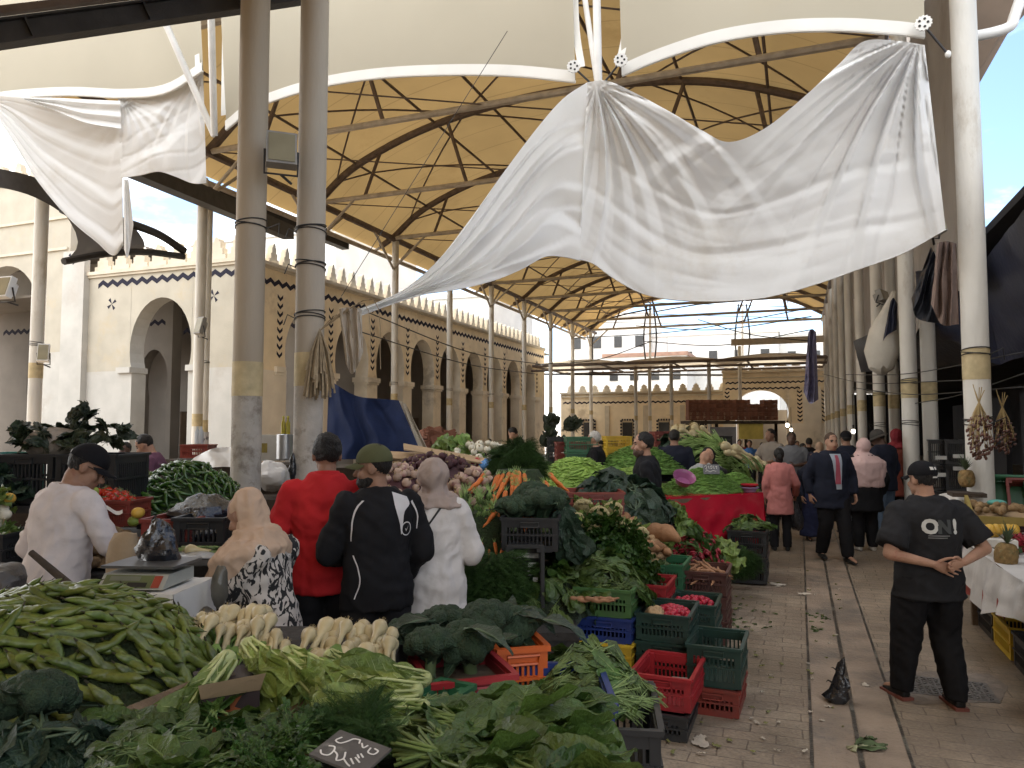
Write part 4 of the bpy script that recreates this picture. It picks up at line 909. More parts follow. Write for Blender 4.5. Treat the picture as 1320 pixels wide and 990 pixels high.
# front valance sheets hung between the masts, scalloped white hems
val = empty('front_valance', (-4, 8.6, 6), label='pale scalloped membrane front of the big roof above the hanging sheet', cat='canopy')
vi = Matrix.Translation((4, -8.6, -6))
VY = 8.6
def vpt(px, py, lean=0.):      # on the plane Y = VY of the valance
    r = ray(px, py); k = VY / r.y; p = CAM + r * k; return p
def vpanel(lower, top_z, name='valance_sheet', y=VY):
    low = curve([vpt(*p) for p in lower], 28); b = MB()
    def fn(u, v):
        p = low[int(round(u * 28))]; z = lerp(p.z, top_z, v)
        return (p.x, y + .25 * math.sin(pi * u) * v - (z - p.z) * .10, z)
    b.grid(fn, 28, 10); b.xf(vi); b.build(name, memb_l, val)
    b = MB(); n = 28
    b.tube([(p.x, y - .01, p.z) for p in low], .02, 6)
    b.grid(lambda u, v: (low[int(round(u*n))].x, y - .03 - .006*v, low[int(round(u*n))].z + .13 * v), n, 1)
    b.xf(vi); b.build('hem_band', hem, val)
vpanel([(292, 168), (330, 140), (400, 116), (480, 102), (570, 97), (660, 98), (742, 106)], 12.5)
vpanel([(802, 98), (850, 78), (920, 56), (1000, 43), (1080, 40), (1150, 44), (1192, 49)], 12.5)
vpanel([(-160, 180), (-60, 142), (10, 128), (90, 123), (160, 126), (215, 120), (262, 92)], 12.5)
# pale roof rising over the left front, seen above the dark beam
# mast clusters
mastm = M('mast_white', (.78, .77, .74), .5, .1, 4, rnd=0, col2=(.5, .45, .38), c2amt=.15)
def disc(c, r, n=14):
    b = MB(); f = (CAM - Vector(c)).normalized(); f = Vector((f.x, f.y, 0)).normalized(); q = basis(UP, f); k = 28
    pts = []
    for i in range(k): 
        a = 2*pi*i/k; rr = r * (1 if i % 2 else .86); pts.append(Vector(c) + q @ Vector((rr*math.cos(a), rr*math.sin(a), 0)))
    b.poly(pts, f, .02, 0)
    for i in range(5):
        a = 2*pi*i/5; o = Vector(c) + f * .021 + q @ Vector((r*.5*math.cos(a), r*.5*math.sin(a), 0))
        b.poly([o + q @ Vector((r*.16*math.cos(j*pi/4), r*.16*math.sin(j*pi/4), 0)) for j in range(8)], f, .004, 1)
    return b
def mast(node, tops, discs, lab, near=1.):
    n = Vector(node); t = empty('tie_mast', n, label=lab, cat='mast'); ii = Matrix.Translation(-n)
    for (px, py, rr) in tops:
        b = MB(); q = vpt(px, py); q = n + (q - n) * (1.5 if near == 1 else 2.3); q = CAM + (q - CAM) * near
        b.tube([n + Vector((0, .02, 0)), q], rr, 12); b.xf(ii); b.build('strut', mastm, t)
    for px, py in discs:
        q = vpt(px, py) - Vector((0, .12, 0)); b = disc(q, .085); b.xf(ii); o = b.build('clamp_disc', [mastm, steel_d], t, False)
        b = MB(); b.tube([q + Vector((0, .02, 0)), n], .013, 6); b.xf(ii); b.build('turnbuckle', steel_d, t)
    b = MB(); b.ell(n, (.03, .03, .04)); b.xf(ii); b.build('node', mastm, t)
mast(vpt(771, 116), [(754, 0, .035), (769, 0, .05)], [(743, 92), (803, 84)], 'white mast cluster with two toothed discs above the middle of the sheet')
mast(vpt(275, 174), [(272, 40, .05), (212, 28, .05)], [], 'white mast and leaning strut above the left hand cloth', .86)
mast(vpt(1222, 70), [], [(1188, 38)], 'single toothed disc tied to the big white pole')
# curved white edge bands of the slot above the mast
b = MB()
for pts in ([(738, -40), (741, 40), (748, 88)], [(806, -40), (806, 30), (796, 88)], [(252, 20), (255, 90)], [(290, 20), (288, 150)]):
    cc = curve([vpt(*p) - Vector((0, .03, 0)) for p in pts], 10)
    b.grid(lambda u, v: cc[int(round(u*10))] + Vector((.09 * v - .02, 0, 0)), 10, 1)
b.xf(vi); b.build('edge_band', hem, val)
# dark girder at the upper left with the tan soffit above it
g0, g1 = at(-160, 66, 5.6), at(385, -9, 7.6)
g0 = g0 - (g1 - g0) * .9
gd = empty('dark_girder', g0, label='dark steel girder crossing the top corner under a tan soffit', cat='girder'); gi2 = Matrix.Translation(-g0)
dv = (g1 - g0); q = basis(dv, UP); b = MB(); mid = (g0 + g1) / 2; Lg = dv.length * 1.02
for off, sz in ((0, (.05, Lg, .17)), (.09, (.16, Lg, .02)), (-.09, (.16, Lg, .02))):
    b.box(mid + q @ Vector((0, 0, off)), sz, q)
for k in range(7): b.box(g0 + dv * (k + .4) / 7, (.14, .02, .16), q)
b.xf(gi2); b.build('beam', steel_d, gd, False)
b = MB(); b.box(mid + q @ Vector((-.1, 0, .22)), (.08, Lg, .06), q); b.xf(gi2); b.build('rail', steel, gd, False)
nw_ = MB(); nw_.box((-8, -14, 3.6), (40, .4, 7.2)); tag(nw_.build('light_cut_wall', shade_pl, smooth=False), 'unseen plain plaster wall added behind the viewer to cut low fill light', 'wall')  # unseen wall added to cut the low fill light from behind
nr = MB(); nr.grid(lambda u, v: (lerp(-26, 2.0, u), lerp(-30, 4.4, v), 7.9 + 1.1*abs(math.sin(3*pi*u))), 36, 8); tag(nr.build('near_shade_canopy', memb), 'unseen tan membrane roof spread to shade the near stalls behind the viewer', 'canopy')  # unseen near roof, its spread shaped to darken the foreground
sf = MB(); e = q @ Vector((1, 0, 0)); zf = .5
sf.grid(lambda u, v: tuple(g0 + dv * u - e * (v * 3.2 - .3) + UP * (.34 + v * 1.5)) if False else tuple(g0 + dv * u + Vector((dv.y, -dv.x, 0)).normalized() * (v * 3.5) + UP * (.36 - v * .3)), 6, 4)
sf.xf(gi2); sf.build('soffit', memb, gd)

# side fascia along the aisle, brown soffit and white pipe at the top corner
fas = M('grey_fascia', (.285, .265, .25), .8, .12, 1.2, .15, 20, rnd=0, col2=(.23, .205, .185), c2amt=.3)
b = MB(); b.grid(lambda u, v: (RX + .42 + .03 * math.sin(u * 60), lerp(11.7, 57.5, u), lerp(3.75 + .15 * math.sin(u*40), 9.6, v)), 90, 4)
o = b.build('side_curtain', fas); tag(o, 'grey membrane curtain hanging behind the aisle poles up to the eave', 'curtain')
b = MB(); b.poly([at(1246, -40, 8.2), at(1340, -40, 8.2), at(1330, 8, 8.6), at(1298, 45, 8.6), at(1252, 126, 8.8), at(1246, 126, 8.8)], (0, 0, 1), .05)
tag(b.build('eave_soffit', M('brown_soffit', (.23, .17, .125), .8, .15, 2, rnd=0), smooth=False), 'brown eave underside beyond the big white pole', 'eave')
b = MB(); b.tube(curve([at(1250, 48, 8.0), at(1280, 42, 8.0), at(1302, 34, 8.0), at(1308, 20, 8.0), at(1318, -10, 8.)], 14), .058, 12)
tag(b.build('drain_pipe', mastm), 'white bent drain pipe leaving the top of the big white pole', 'pipe')

# low canopy and membrane frames across the far end
lowc = empty('low_canopy', (-6, 52, 6), label='low pale canopy with dark steel edges crossing the far end of the market', cat='canopy'); li = Matrix.Translation((6, -52, -6))
b = MB()
b.grid(lambda u, v: (lerp(-17, 1.6, u), lerp(48, 55.5, v), 6.15 + .55 * abs(math.sin(u * 3 * pi)) ** .7 * math.sin(pi * (.15 + .7*v))), 48, 8); b.xf(li); b.build('membrane', M('low_membrane', (.62, .55, .43), .8, .08, .8, rnd=0, trans=.3), lowc)
b = MB(); 
for y in (48, 55.5): b.tube([(-17, y, 6.1), (1.6, y, 6.1)], .1, 6)
for x in (-17, -12.3, -7.6, -3, 1.6): b.tube([(x, 48, 6.1), (x, 55.5, 6.1)], .07, 6)
b.tube([(-17, 47.8, 5.75), (1.6, 47.8, 5.75)], .08, 6)
b.xf(li); b.build('frame', steel, lowc)
b = MB(); b.box((-1.2, 49.5, 7.4), (5.4, 2.2, .08)); b.box((-1.2, 48.4, 7.2), (5.4, .06, .35)); b.xf(li); b.build('raised_roof', M('low_membrane2', (.50, .43, .34), .8, .1), lowc, False)
endf = empty('gable_frame', (-6, 57, 6), label='dark curved tubes framing open bays of sky at the far gable', cat='frame'); ei = Matrix.Translation((6, -57, -6))
b = MB()
def fr(p0, p1, sag, r=.06):
    a, c = at(*p0, 57), at(*p1, 57); m = (a + c) / 2; m = m + Vector((sag[0], 0, sag[1])); b.tube(curve([a, m, c], 10), r, 6)
for x in (834, 842, 952, 962): fr((x, 392), (x, 480), (.25 if x in (842, 962) else -.25, 0))
fr((735, 432), (840, 398), (0, .3)); fr((770, 470), (830, 478), (0, .5)); fr((842, 478), (950, 478), (0, .55)); fr((842, 402), (955, 388), (0, .15)); fr((962, 388), (1046, 384), (0, .3)); fr((962, 480), (1040, 478), (0, .5)); fr((764, 435), (764, 480), (0, 0)); fr((690, 482), (1046, 484), (0, 0), .09)
b.xf(ei); b.build('tube_frame', steel_d, endf)
b = MB()
for x in (838, 957): b.tube([at(x, 392, 57.2), at(x, 484, 57.2)], .09, 8)
b.xf(ei); b.build('white_rod', mastm, endf)

# small grey canopy low at the left edge, scalloped dark edges
gm = M('grey_membrane', (.21, .195, .185), .8, .12, 1.4, rnd=0, trans=.12)
lft = empty('grey_awning', at(150, 300, 15), label='grey scalloped awning below the left hand white cloth', cat='awning'); fi2 = Matrix.Translation(-Vector(lft.location))
lo_e = curve([at(82, 337, 14.2), at(105, 331, 14.8), at(140, 327, 15.2), at(172, 326, 15.6)], 20)
up_e = curve([at(80, 270, 14.2), at(100, 274, 14.8), at(135, 279, 15.2), at(172, 291, 15.6)], 20)
b = MB(); b.grid(lambda u, v: lerp(lo_e[int(round(u*20))], up_e[int(round(u*20))], v) + FWD * (.5 * math.sin(pi*v)), 20, 6); b.xf(fi2); b.build('membrane', gm, lft)
b = MB(); b.tube(curve([at(82, 337, 14.2), at(140, 327, 15.2), at(190, 325, 15.9), at(238, 331, 16.5)], 20), .07, 6); b.tube(curve([at(80, 270, 14.2), at(135, 279, 15.2), at(200, 300, 15.9), at(238, 324, 16.5)], 20), .09, 6); b.xf(fi2); b.build('edge_tube', steel_d, lft)
lo_e = curve([at(-60, 232, 13), at(20, 246, 14), at(60, 262, 15), at(90, 282, 16)], 16); up_e = [p + UP * .42 + FWD * .3 for p in lo_e]
b = MB(); b.grid(lambda u, v: lerp(lo_e[int(round(u*16))], up_e[int(round(u*16))], v), 16, 3); b.xf(fi2); b.build('membrane', M('grey_membrane_dark', (.09, .085, .085), .8, .12), lft)
# dark gutter edge running from under the cloth to the arcade eave
ga, gb = at(150, 205, 14.5), at(372, 300, 23.5)
b = MB(); dv = gb - ga; q = basis(dv, UP); b.box((ga + gb) / 2, (.35, dv.length, .42), q)
tag(b.build('eave_gutter', steel_d, smooth=False), 'dark boxed gutter running from under the left cloth towards the arcade', 'gutter')

# cables slung across the hall
cab = M('black_cable', (.025, .025, .025), .5, .2)
def cable(p0, p1, sag, r, lab, grp=None, m=None):
    m_ = (p0 + p1) / 2 - UP * sag; b = MB(); b.tube(curve([p0, m_, p1], 14), r, 5)
    o = b.build('cable', m or cab); tag(o, lab, 'cable', grp); return o
cable(at(654, 40, 8.4), at(440, 382, 8.4), .0, .004, 'thin slanting rope from the valance down to the rag on the pole')
for i, (a, c, s) in enumerate(((at(820, 420, 50), at(1046, 408, 40), .5), (at(830, 440, 52), at(1046, 425, 44), .6), (at(740, 436, 50), at(1040, 398, 44), .4), (at(900, 412, 50), at(1046, 440, 40), .3), (at(690, 470, 46), at(840, 440, 52), .5))):
    cable(a, c, s, .03, 'dark cable strung across the open far gable', 'cables across the far gable')
for i, (a, c, s) in enumerate(((at(1090, 483, 14), at(1330, 452, 7), .1), (at(1100, 500, 14), at(1330, 498, 7), .1), (at(1060, 482, 22), at(1250, 490, 8.7), .15), (at(1180, 520, 12), at(1330, 478, 7), .05))):
    cable(a, c, s, .007, 'thin wire strung between the aisle poles at head height', 'wires between the aisle poles')
cable(at(455, 395, 22), at(700, 470, 36), .4, .02, 'dark cable slung along the arcade front', 'cables along the arcade'); cable(at(440, 420, 22), at(690, 482, 40), .3, .02, 'dark cable slung along the arcade front', 'cables along the arcade')
# ================================================================== hanging cloths
sheet_m = M('white_sheet', (.84, .84, .83), .85, .03, 1.2, .06, 30, rnd=0, trans=.3, spec=.1, col2=(.77, .75, .71), c2amt=.25)
def saw(x): x -= math.floor(x); return 2 * (x / .8 if x < .8 else (1 - x) / .2) - 1     # asymmetric fold: long slope, sharp crease
def crz(x): return max(0., 1 - 7 * abs(x - math.floor(x + .5)))     # thin pinched crease
def rid(x): return 1 - 2 * abs(2 * (x - math.floor(x + .5)))       # triangle wave -1..1
def drape(name, T, B, dfn, fold, m, lab, cat='cloth', nu=120, nv=50, group=None, hemw=0.):
    """cloth between a top and a bottom edge given where they hang; fold(px, py, u, v) = depth relief in metres"""
    t, b_ = curve([(x, y, 0) for x, y in T], nu), curve([(x, y, 0) for x, y in B], nu)
    b = MB()
    def fn(u, v):
        i = int(round(u * nu)); x = lerp(t[i].x, b_[i].x, v); y = lerp(t[i].y, b_[i].y, v)
        return at(x, y, dfn(u, v, x, y) + fold(x, y, u, v))
    b.grid(fn, nu, nv)
    o = b.build(name, m, None, True, None); tag(o, lab, cat, group)
    c = sum((v.co for v in o.data.vertices), Vector()) / len(o.data.vertices)
    o.data.transform(Matrix.Translation(-c)); o.location = c
    if hemw:
        h = MB(); h.tube([fn(i / nu, 1) - c for i in range(nu + 1)], hemw, 5, flat=.5); h.build('hem', m, o, True, None)
    return o
def nz(*p): return mnoise.noise(p)
# the big sheet, right part: slung between the mast node and the big pole
def fold_r(x, y, u, v):
    dx, dy = 1186 - x, y - 46; r = math.hypot(dx, dy) + 1; a = math.atan2(dy, dx) - .00062 * r
    r2 = math.hypot(x - 768, y - 108) + 1; a2 = math.atan2(y - 108, x - 768) - .0010 * r2
    w1 = min(1, r / 60) * math.exp(-(r / 330) ** 2); w2 = min(1, r2 / 40) * math.exp(-(r2 / 190) ** 2)
    s = .105 * w1 * (saw(a * 3.3 + .5 * nz(a * 3, r * .004, 1)) + .40 * crz(a * 6.3 + .7 * nz(a * 5, r * .005, 4)))
    s += .085 * w2 * (saw(a2 * 2.9 + .5 * nz(a2 * 3, r2 * .005, 2)) + .5 * rid(a2 * 6.1 + .3))
    e = math.sin(pi * min(1, max(0, u))) ** .5
    s += .035 * e * nz(u * 3.2, v * 4.5, 5) + .03 * e * crz(v * 3.2 - u * .8 + .5 * nz(u * 2, v * 2, 6)) + .018 * e * (.35 - abs(nz(u * 2.6 + v * 2, v * 7 - u * 2.2, 9))) * 2 + .02 * e * (.3 - abs(nz(u * 5 - v, v * 13 - u * 5, 3))) + .008 * nz(x * .03, y * .03, 2)
    return s * (.25 + .75 * min(1, 6 * v + .2)) + .28 * math.sin(pi * min(1, v * 1.0)) * e
drape('hanging_sheet', [(757, 106), (782, 104), (815, 118), (860, 142), (905, 168), (940, 183), (985, 166), (1035, 126), (1080, 84), (1112, 54), (1150, 52), (1192, 58)],
      [(746, 334), (765, 340), (790, 358), (820, 375), (850, 384), (890, 388), (940, 388), (990, 383), (1050, 367), (1110, 346), (1165, 326), (1219, 296)],
      lambda u, v, x, y: lerp(8.75, 7.5, u) + .25 * v * math.sin(pi * u), fold_r, sheet_m, 'huge white sheet sagging between the mast and the big white pole', nu=220, nv=110, hemw=.012)
# left part: pulled down to a rope at the thick pole
def fold_l(x, y, u, v):
    e = math.sin(pi * min(1, max(0, u))) ** .6
    s = .10 * saw(v * 2.4 + .6 * nz(u * 2, v * 2, 7) + .15) * (.3 + u) + .05 * saw(v * 5.3 + .9 * nz(u * 3, v * 3, 3))
    return s * (.3 + .7 * e) + .10 * e * nz(u * 4, v * 4, 8) + .30 * e * math.sin(pi * v)
drape('hanging_sheet', [(452, 402), (490, 388), (525, 370), (565, 335), (605, 284), (645, 228), (690, 168), (725, 128), (757, 106)],
      [(452, 412), (500, 394), (545, 380), (590, 373), (635, 362), (672, 347), (702, 331), (726, 331), (748, 336)],
      lambda u, v, x, y: lerp(7.35, 8.75, u), fold_l, sheet_m, 'narrow white sheet twisting down from the mast to the thick pole', nu=130, nv=60, hemw=.01)
# left hand cloths
def fold_a(x, y, u, v):
    r = math.hypot(x + 12, y - 122) + 1; a = math.atan2(y - 122, x + 12); r2 = math.hypot(x - 153, y - 150) + 1; a2 = math.atan2(y - 150, 153 - x)
    s = .05 * saw(v * 3.1 + .35 * nz(u * 2, v * 2, 6)) * (.25 + .75 * u) + .022 * crz(v * 7 + .4 * nz(u * 3, v * 3, 2)) + .012 * math.exp(-(r2 / 115) ** 2) * saw(a2 * 2.6 + .0042 * r2 + .4 * nz(a2 * 3, 1, 1))
    return s + .02 * nz(u * 4, v * 5, 3) + .25 * math.sin(pi * v) * math.sin(pi * u) + .0 * saw((x * .011 + y * .017) + .6*nz(x*.01, y*.01, 4)) * min(1, u * 2)
dl = lambda u, v, x, y: lerp(12.5, 11.6, (x + 20) / 200)
drape('white_cloth', [(-25, 122), (20, 124), (60, 127), (100, 129), (135, 130), (157, 131)], [(-25, 126), (8, 168), (48, 232), (90, 282), (125, 312), (146, 329), (158, 300)][:6] + [(159, 315)], dl, fold_a, sheet_m, 'white cloth hanging in a long pointed triangle at the left', nu=110, nv=60, hemw=.012)
drape('white_cloth', [(30, 126), (70, 126), (110, 128), (155, 130)], [(30, 128), (70, 142), (110, 158), (156, 166)], lambda u, v, x, y: dl(u, v, x, y) - .16, lambda x, y, u, v: .05 * rid(v * 2.3 + .2*u) + .04 * nz(u*5, v*4, 1), sheet_m, 'folded flap of white cloth over the top of the pointed cloth', nu=60, nv=24, hemw=.012)
def fold_b(x, y, u, v):
    r = math.hypot(262 - x, y - 88) + 1; a = math.atan2(y - 88, 262 - x) - .0022 * r; r2 = math.hypot(x - 158, y - 130) + 1; a2 = math.atan2(y - 130, x - 158) - .004 * r2
    return .04 * saw(v * 2.1 + 1.1 * u + .35 * nz(u*2, v*2, 3)) * (.3 + .7 * math.sin(pi * u)) + .012 * crz(v * 5.3 + 1.7 * u + .4 * nz(u*3, v*3, 4)) + .02 * min(1, r / 15) * math.exp(-(r / 130) ** 2) * saw(a * 5.2 + .5*nz(a*4, r*.01, 1)) + .025 * math.exp(-(r2 / 70) ** 2) * rid(a2 * 3.6) + .02 * nz(u*4, v*5, 8) - .2 * math.sin(pi*u) * v
drape('white_cloth', [(152, 128), (172, 122), (195, 115), (220, 106), (245, 95), (262, 88)], [(156, 229), (180, 226), (204, 221), (225, 227), (248, 236), (266, 236)], lambda u, v, x, y: lerp(11.7, 11.25, u), fold_b, sheet_m, 'white cloth swagged between the pointed cloth and the left mast', nu=100, nv=60, hemw=.012)
drape('white_cloth', [(159, 231), (162, 231), (166, 232)], [(160, 322), (165, 331), (172, 290)], lambda u, v, x, y: 11.5, lambda x, y, u, v: .04 * rid(u * 1.5), sheet_m, 'thin white strip of cloth dangling beside the pointed cloth', nu=16, nv=30)
# other rags and tarps
rag = M('dirty_rag', (.52, .46, .38), .9, .15, 5, .3, 25, rnd=0, trans=.1); brn = M('brown_rag', (.21, .15, .125), .9, .15, 5, .3, 25, rnd=0)
vf = lambda f, am=.05: (lambda x, y, u, v: am * (rid(u * f + .4 * nz(u*3, v*2, f)) + .5 * nz(u*9, v*3, 2)))
drape('rag', [(437, 398), (450, 396), (466, 398)], [(446, 470), (455, 482), (468, 455)], lambda u, v, x, y: 6.9, vf(3), rag, 'dirty pale rag knotted on the thick pole below the sheet', nu=40, nv=40)
drape('brown_cloth', [(1208, 313), (1220, 311), (1233, 314)], [(1200, 392), (1214, 418), (1236, 418)], lambda u, v, x, y: 7.3, vf(3.2, .06), brn, 'brown cloth tied to the big white pole', nu=50, nv=40)
blk_t = M('black_tarp', (.016, .017, .022), .45, .25, 4, .4, 14, rnd=0); nvy_t = M('navy_tarp', (.018, .022, .045), .5, .2, 3, .4, 10, rnd=0); blue_t = M('blue_tarp', (.011, .018, .050), .85, .15, 3, .4, 12, rnd=0, spec=.1)
drape('black_tarp', [(1200, 318), (1206, 330), (1210, 352)], [(1175, 385), (1182, 410), (1214, 418)], lambda u, v, x, y: 9.0, vf(2, .1), blk_t, 'black tarpaulin slung between the yellow banded poles', 'tarpaulin', nu=30, nv=30)
drape('blue_tarp', [(424, 489), (440, 500), (462, 511), (490, 514), (514, 516)], [(420, 592), (450, 592), (480, 591), (512, 588), (543, 584)], lambda u, v, x, y: lerp(12.5, 11.8, u) - .7 * v, vf(2.3, .13), blue_t, 'dark blue tarpaulin draped over a covered stall in front of the arcade', 'tarpaulin', nu=60, nv=40)
drape('pale_cloth', [(515, 517), (522, 520), (526, 526)], [(536, 582), (545, 584), (552, 580)], lambda u, v, x, y: 11.9, vf(1.6, .05), rag, 'pale cloth edge hanging behind the blue tarpaulin', nu=20, nv=24)
drape('blue_white_cloth', [(1042, 428), (1047, 424), (1052, 428)], [(1036, 505), (1044, 520), (1055, 515)], lambda u, v, x, y: 24, vf(2, .2), M('violet_cloth', (.33, .33, .52), .8, .4, 1.2, rnd=0, trans=.2, col2=(.05, .05, .13), c2amt=.35), 'violet and white cloth hanging on the far aisle poles', nu=30, nv=30)
# knotted bundle
b = MB(); p0 = at(1152, 378, 13.2); pts = [at(*q, 13.0) for q in ((1153, 376), (1146, 398), (1140, 425), (1137, 452), (1136, 474), (1136, 482))]
b.loft([(p, r, r * .8, None) for p, r in zip(reversed(pts), (.05, .20, .29, .24, .11, .03))], 26)
b.v = [tuple(Vector(v) + Vector((0, 0, .03)) * rid(math.atan2(v[1] - pts[2].y, v[0] - pts[2].x) * 2.2)) for v in b.v]
tag(b.build('cloth_bundle', M('bundle_cloth', (.55, .52, .46), .85, .1, 3, .4, 16, rnd=0)), 'off white cloth bundle tied up on a white aisle pole', 'bundle')
drape('dark_rag', [(1148, 388), (1152, 384), (1157, 392)], [(1138, 440), (1144, 432), (1156, 425)], lambda u, v, x, y: 12.7, vf(2, .05), nvy_t, 'small navy rag hooked over the cloth bundle', nu=16, nv=16)
# dried plant bunch on the thick pole
b = MB(); p = at(412, 440, 6.95)
for i in range(90):
    a = rng.random() * 6.28; r = .02 + .13 * rng.random(); L_ = .25 + .3 * rng.random()
    b.tube([p + Vector((0, 0, .12)), p + Vector((r*.6*math.cos(a), r*.6*math.sin(a), -.1)), p + Vector((r*math.cos(a), r*math.sin(a), -L_))], [.004, .006, .012], 4)
for k in range(5): b.tube(curve([p + Vector((0, 0, .1)), p + Vector((.15 + .1*k, .05, .25 + .03*k)), p + Vector((.25 + .1*k, .02, .12 - .1*k))], 8), .004, 4)
tag(b.build('dried_bunch', M('straw', (.30, .235, .15), .9, .25, 20, rnd=0)), 'dried plant bunch tied to the thick floodlight pole', 'bunch')

# floodlights
fl_m = M('flood_body', (.30, .29, .27), .5, .15, 8, rnd=0); fl_g = M('flood_glass', (.30, .27, .18), .15, .15, 3, rnd=0)
def flood(px, py, d, sz, rot, lab, wht=False):
    p = at(px, py, d); t = empty('floodlight', p, R(YAW) + rot, lab, 'floodlight')
    w_, h_ = sz; b = MB()
    b.loft([((0, .09, 0), w_*.3, h_*.3, Matrix.Rotation(pi/2, 3, 'X')), ((0, .02, 0), w_*.66, h_*.66, Matrix.Rotation(pi/2, 3, 'X')), ((0, -.04, 0), w_*.70, h_*.70, Matrix.Rotation(pi/2, 3, 'X'))], 4)
    b.xf(Matrix.Rotation(R(-18), 4, 'X') @ Matrix.Identity(4)); 
    o = MB(); o.box((0, 0, 0), (w_, .10, h_)); o.box((0, .07, 0), (w_*.7, .06, h_*.6))
    for k in range(5): o.box((-w_*.3 + k*w_*.15, .11, 0), (.012, .04, h_*.55))
    o.xf(Matrix.Rotation(R(-16), 4, 'X')); o.build('housing', mastm if wht else fl_m, t, False)
    o = MB(); o.box((0, -.053, 0), (w_*.86, .01, h_*.86)); o.xf(Matrix.Rotation(R(-16), 4, 'X')); o.build('lens', fl_g, t, False)
    o = MB(); o.tube([(-w_*.55, 0, 0), (-w_*.55, .05, -h_*.62), (w_*.55, .05, -h_*.62), (w_*.55, 0, 0)], .012, 5); o.tube([(0, .05, -h_*.62), (.1, .15, -h_*.75)], .014, 5); o.build('bracket', steel_d, t)
flood(363, 194, 6.75, (.27, .34), .35, 'square floodlight on a bracket high on the thick pole')
flood(6, 371, 11, (.28, .33), -.3, 'white floodlight at the left edge before the big arch', True)
flood(258, 420, 17.5, (.22, .42), -.5, 'box floodlight halfway up the check wrapped pole')
flood(56, 455, 14.6, (.2, .36), .4, 'small white box lamp on the pole before the portal arch', True)
flood(1138, 382, 14.2, (.45, .22), .8, 'grey floodlight tilted above the knotted cloth bundle')
flood(1206, 285, 7.9, (.14, .28), .2, 'narrow grey lamp at the lower corner of the huge sheet')
# ================================================================== produce
def leaf(b, L_, W_, m4, curl=.7, wave=.1, fold=.22, prof='oval', nl=7, nw=4, stem=0., sr=.003, blade=0, rib=1, up0=0., ph=None, veins=0):
    ph = rng.random() * 6 if ph is None else ph; vs = []; fs = []
    def cl(t):
        a = up0 - curl * t; c = curl if abs(curl) > 1e-3 else 1e-3
        return Vector((0, L_ * (math.sin(up0) - math.sin(a)) / c if False else L_ * (math.sin(a) - math.sin(up0)) / -c, L_ * (math.cos(a) - math.cos(up0)) / c * 1.0))
    pw = {'oval': lambda t: math.sin(pi * min(1, t * .97 + .03) ** .75) ** .8, 'lance': lambda t: math.sin(pi * t ** .6) ** 1.0, 'spat': lambda t: math.sin(pi * min(1, .06 + .86 * t) ** 1.9) ** .8, 'round': lambda t: math.sin(pi * (t * .94 + .04)) ** .5}[prof]
    for i in range(nl + 1):
        t = i / nl; c = cl(t); w_ = W_ / 2 * pw(t); c2 = cl(min(1, t + .02)) - cl(max(0, t - .02)); c2.normalize(); n = Vector((0, -c2.z, c2.y))
        for j in range(nw + 1):
            s = 2 * j / nw - 1
            z = fold * abs(s) * w_ + wave * W_ * abs(s) ** 1.5 * math.sin(t * 13 + ph + (2 if s > 0 else 0)) + .05 * W_ * math.sin(t * 7 + ph) * (1 - abs(s))
            vs.append(c + Vector((s * w_, 0, 0)) + n * z)
    for i in range(nl):
        for j in range(nw): fs.append((i*(nw+1)+j, i*(nw+1)+j+1, (i+1)*(nw+1)+j+1, (i+1)*(nw+1)+j))
    b.add([m4 @ p for p in vs], fs, blade)
    k = len(b.v)
    for q in range(veins):
        t0 = .12 + .72 * q / veins; i0 = min(nl, int(round(t0 * nl)))
        for s in (0, nw):
            c0 = Vector(vs[i0*(nw+1) + nw//2]); i1 = min(nl, i0 + max(1, nl // 7)); e = lerp(Vector(vs[i1*(nw+1) + nw//2]), Vector(vs[i1*(nw+1) + s]), .85); m_ = lerp(Vector(vs[i0*(nw+1) + nw//2]), Vector(vs[min(nl, i0+1)*(nw+1) + (nw//4 if s == 0 else nw - nw//4)]), .9); up_ = Vector((0, 0, .0012))
            b.tube([c0 + up_, m_ + up_, e + up_], [sr*.3, sr*.2, sr*.06], 4, False, rib)
    pts = [cl(t) + Vector((0, 0, .0015)) for t in (0, .3, .6, .9)]
    if stem: d0 = (cl(.02) - cl(0)).normalized(); pts = [-d0 * stem + Vector((0, 0, -.1 * stem))] + pts
    rr = [sr] * len(pts); rr[-1] = sr * .2; rr[-2] = sr * .5
    b.tube(pts, rr, 5, True, rib); b.xf(m4, k)
def T4(loc=(0, 0, 0), rx=0, ry=0, rz=0, s=1): return Matrix.Translation(loc) @ Euler((rx, ry, rz)).to_matrix().to_4x4() @ Matrix.Scale(s, 4)
def LM_(name, col, rib, tr=.22, rough=.38, col2=None):
    return [M(name, col, rough, .28, 16, .5, 75, trans=tr, rnd=.28, spec=.5, col2=col2, c2amt=.2, hue=.022), M(name + '_rib', rib, .5, .15, 20, rnd=.1)]
spin_m = LM_('chard_leaf', (.060, .112, .022), (.135, .20, .06)); pars_m = LM_('parsley_leaf', (.034, .085, .013), (.12, .22, .05)); arug_m = LM_('rocket_leaf', (.075, .135, .032), (.22, .30, .11))
rom_m = LM_('romaine_leaf', (.19, .265, .06), (.42, .46, .20), col2=(.085, .15, .03)); coll_m = LM_('collard_leaf', (.028, .055, .034), (.08, .12, .07)); lett_m = LM_('lettuce_leaf', (.17, .26, .06), (.34, .42, .16)); redl_m = LM_('red_lettuce_leaf', (.04, .018, .02), (.10, .06, .05))
dill_m = M('dill_green', (.035, .085, .014), .7, .3, 20, trans=.1); cel_m = LM_('celery_leaf', (.055, .12, .02), (.22, .33, .10)); dead_m = LM_('wilted_leaf', (.20, .19, .07), (.35, .32, .2)); dark_m = LM_('dark_leaf', (.022, .035, .016), (.06, .07, .035))
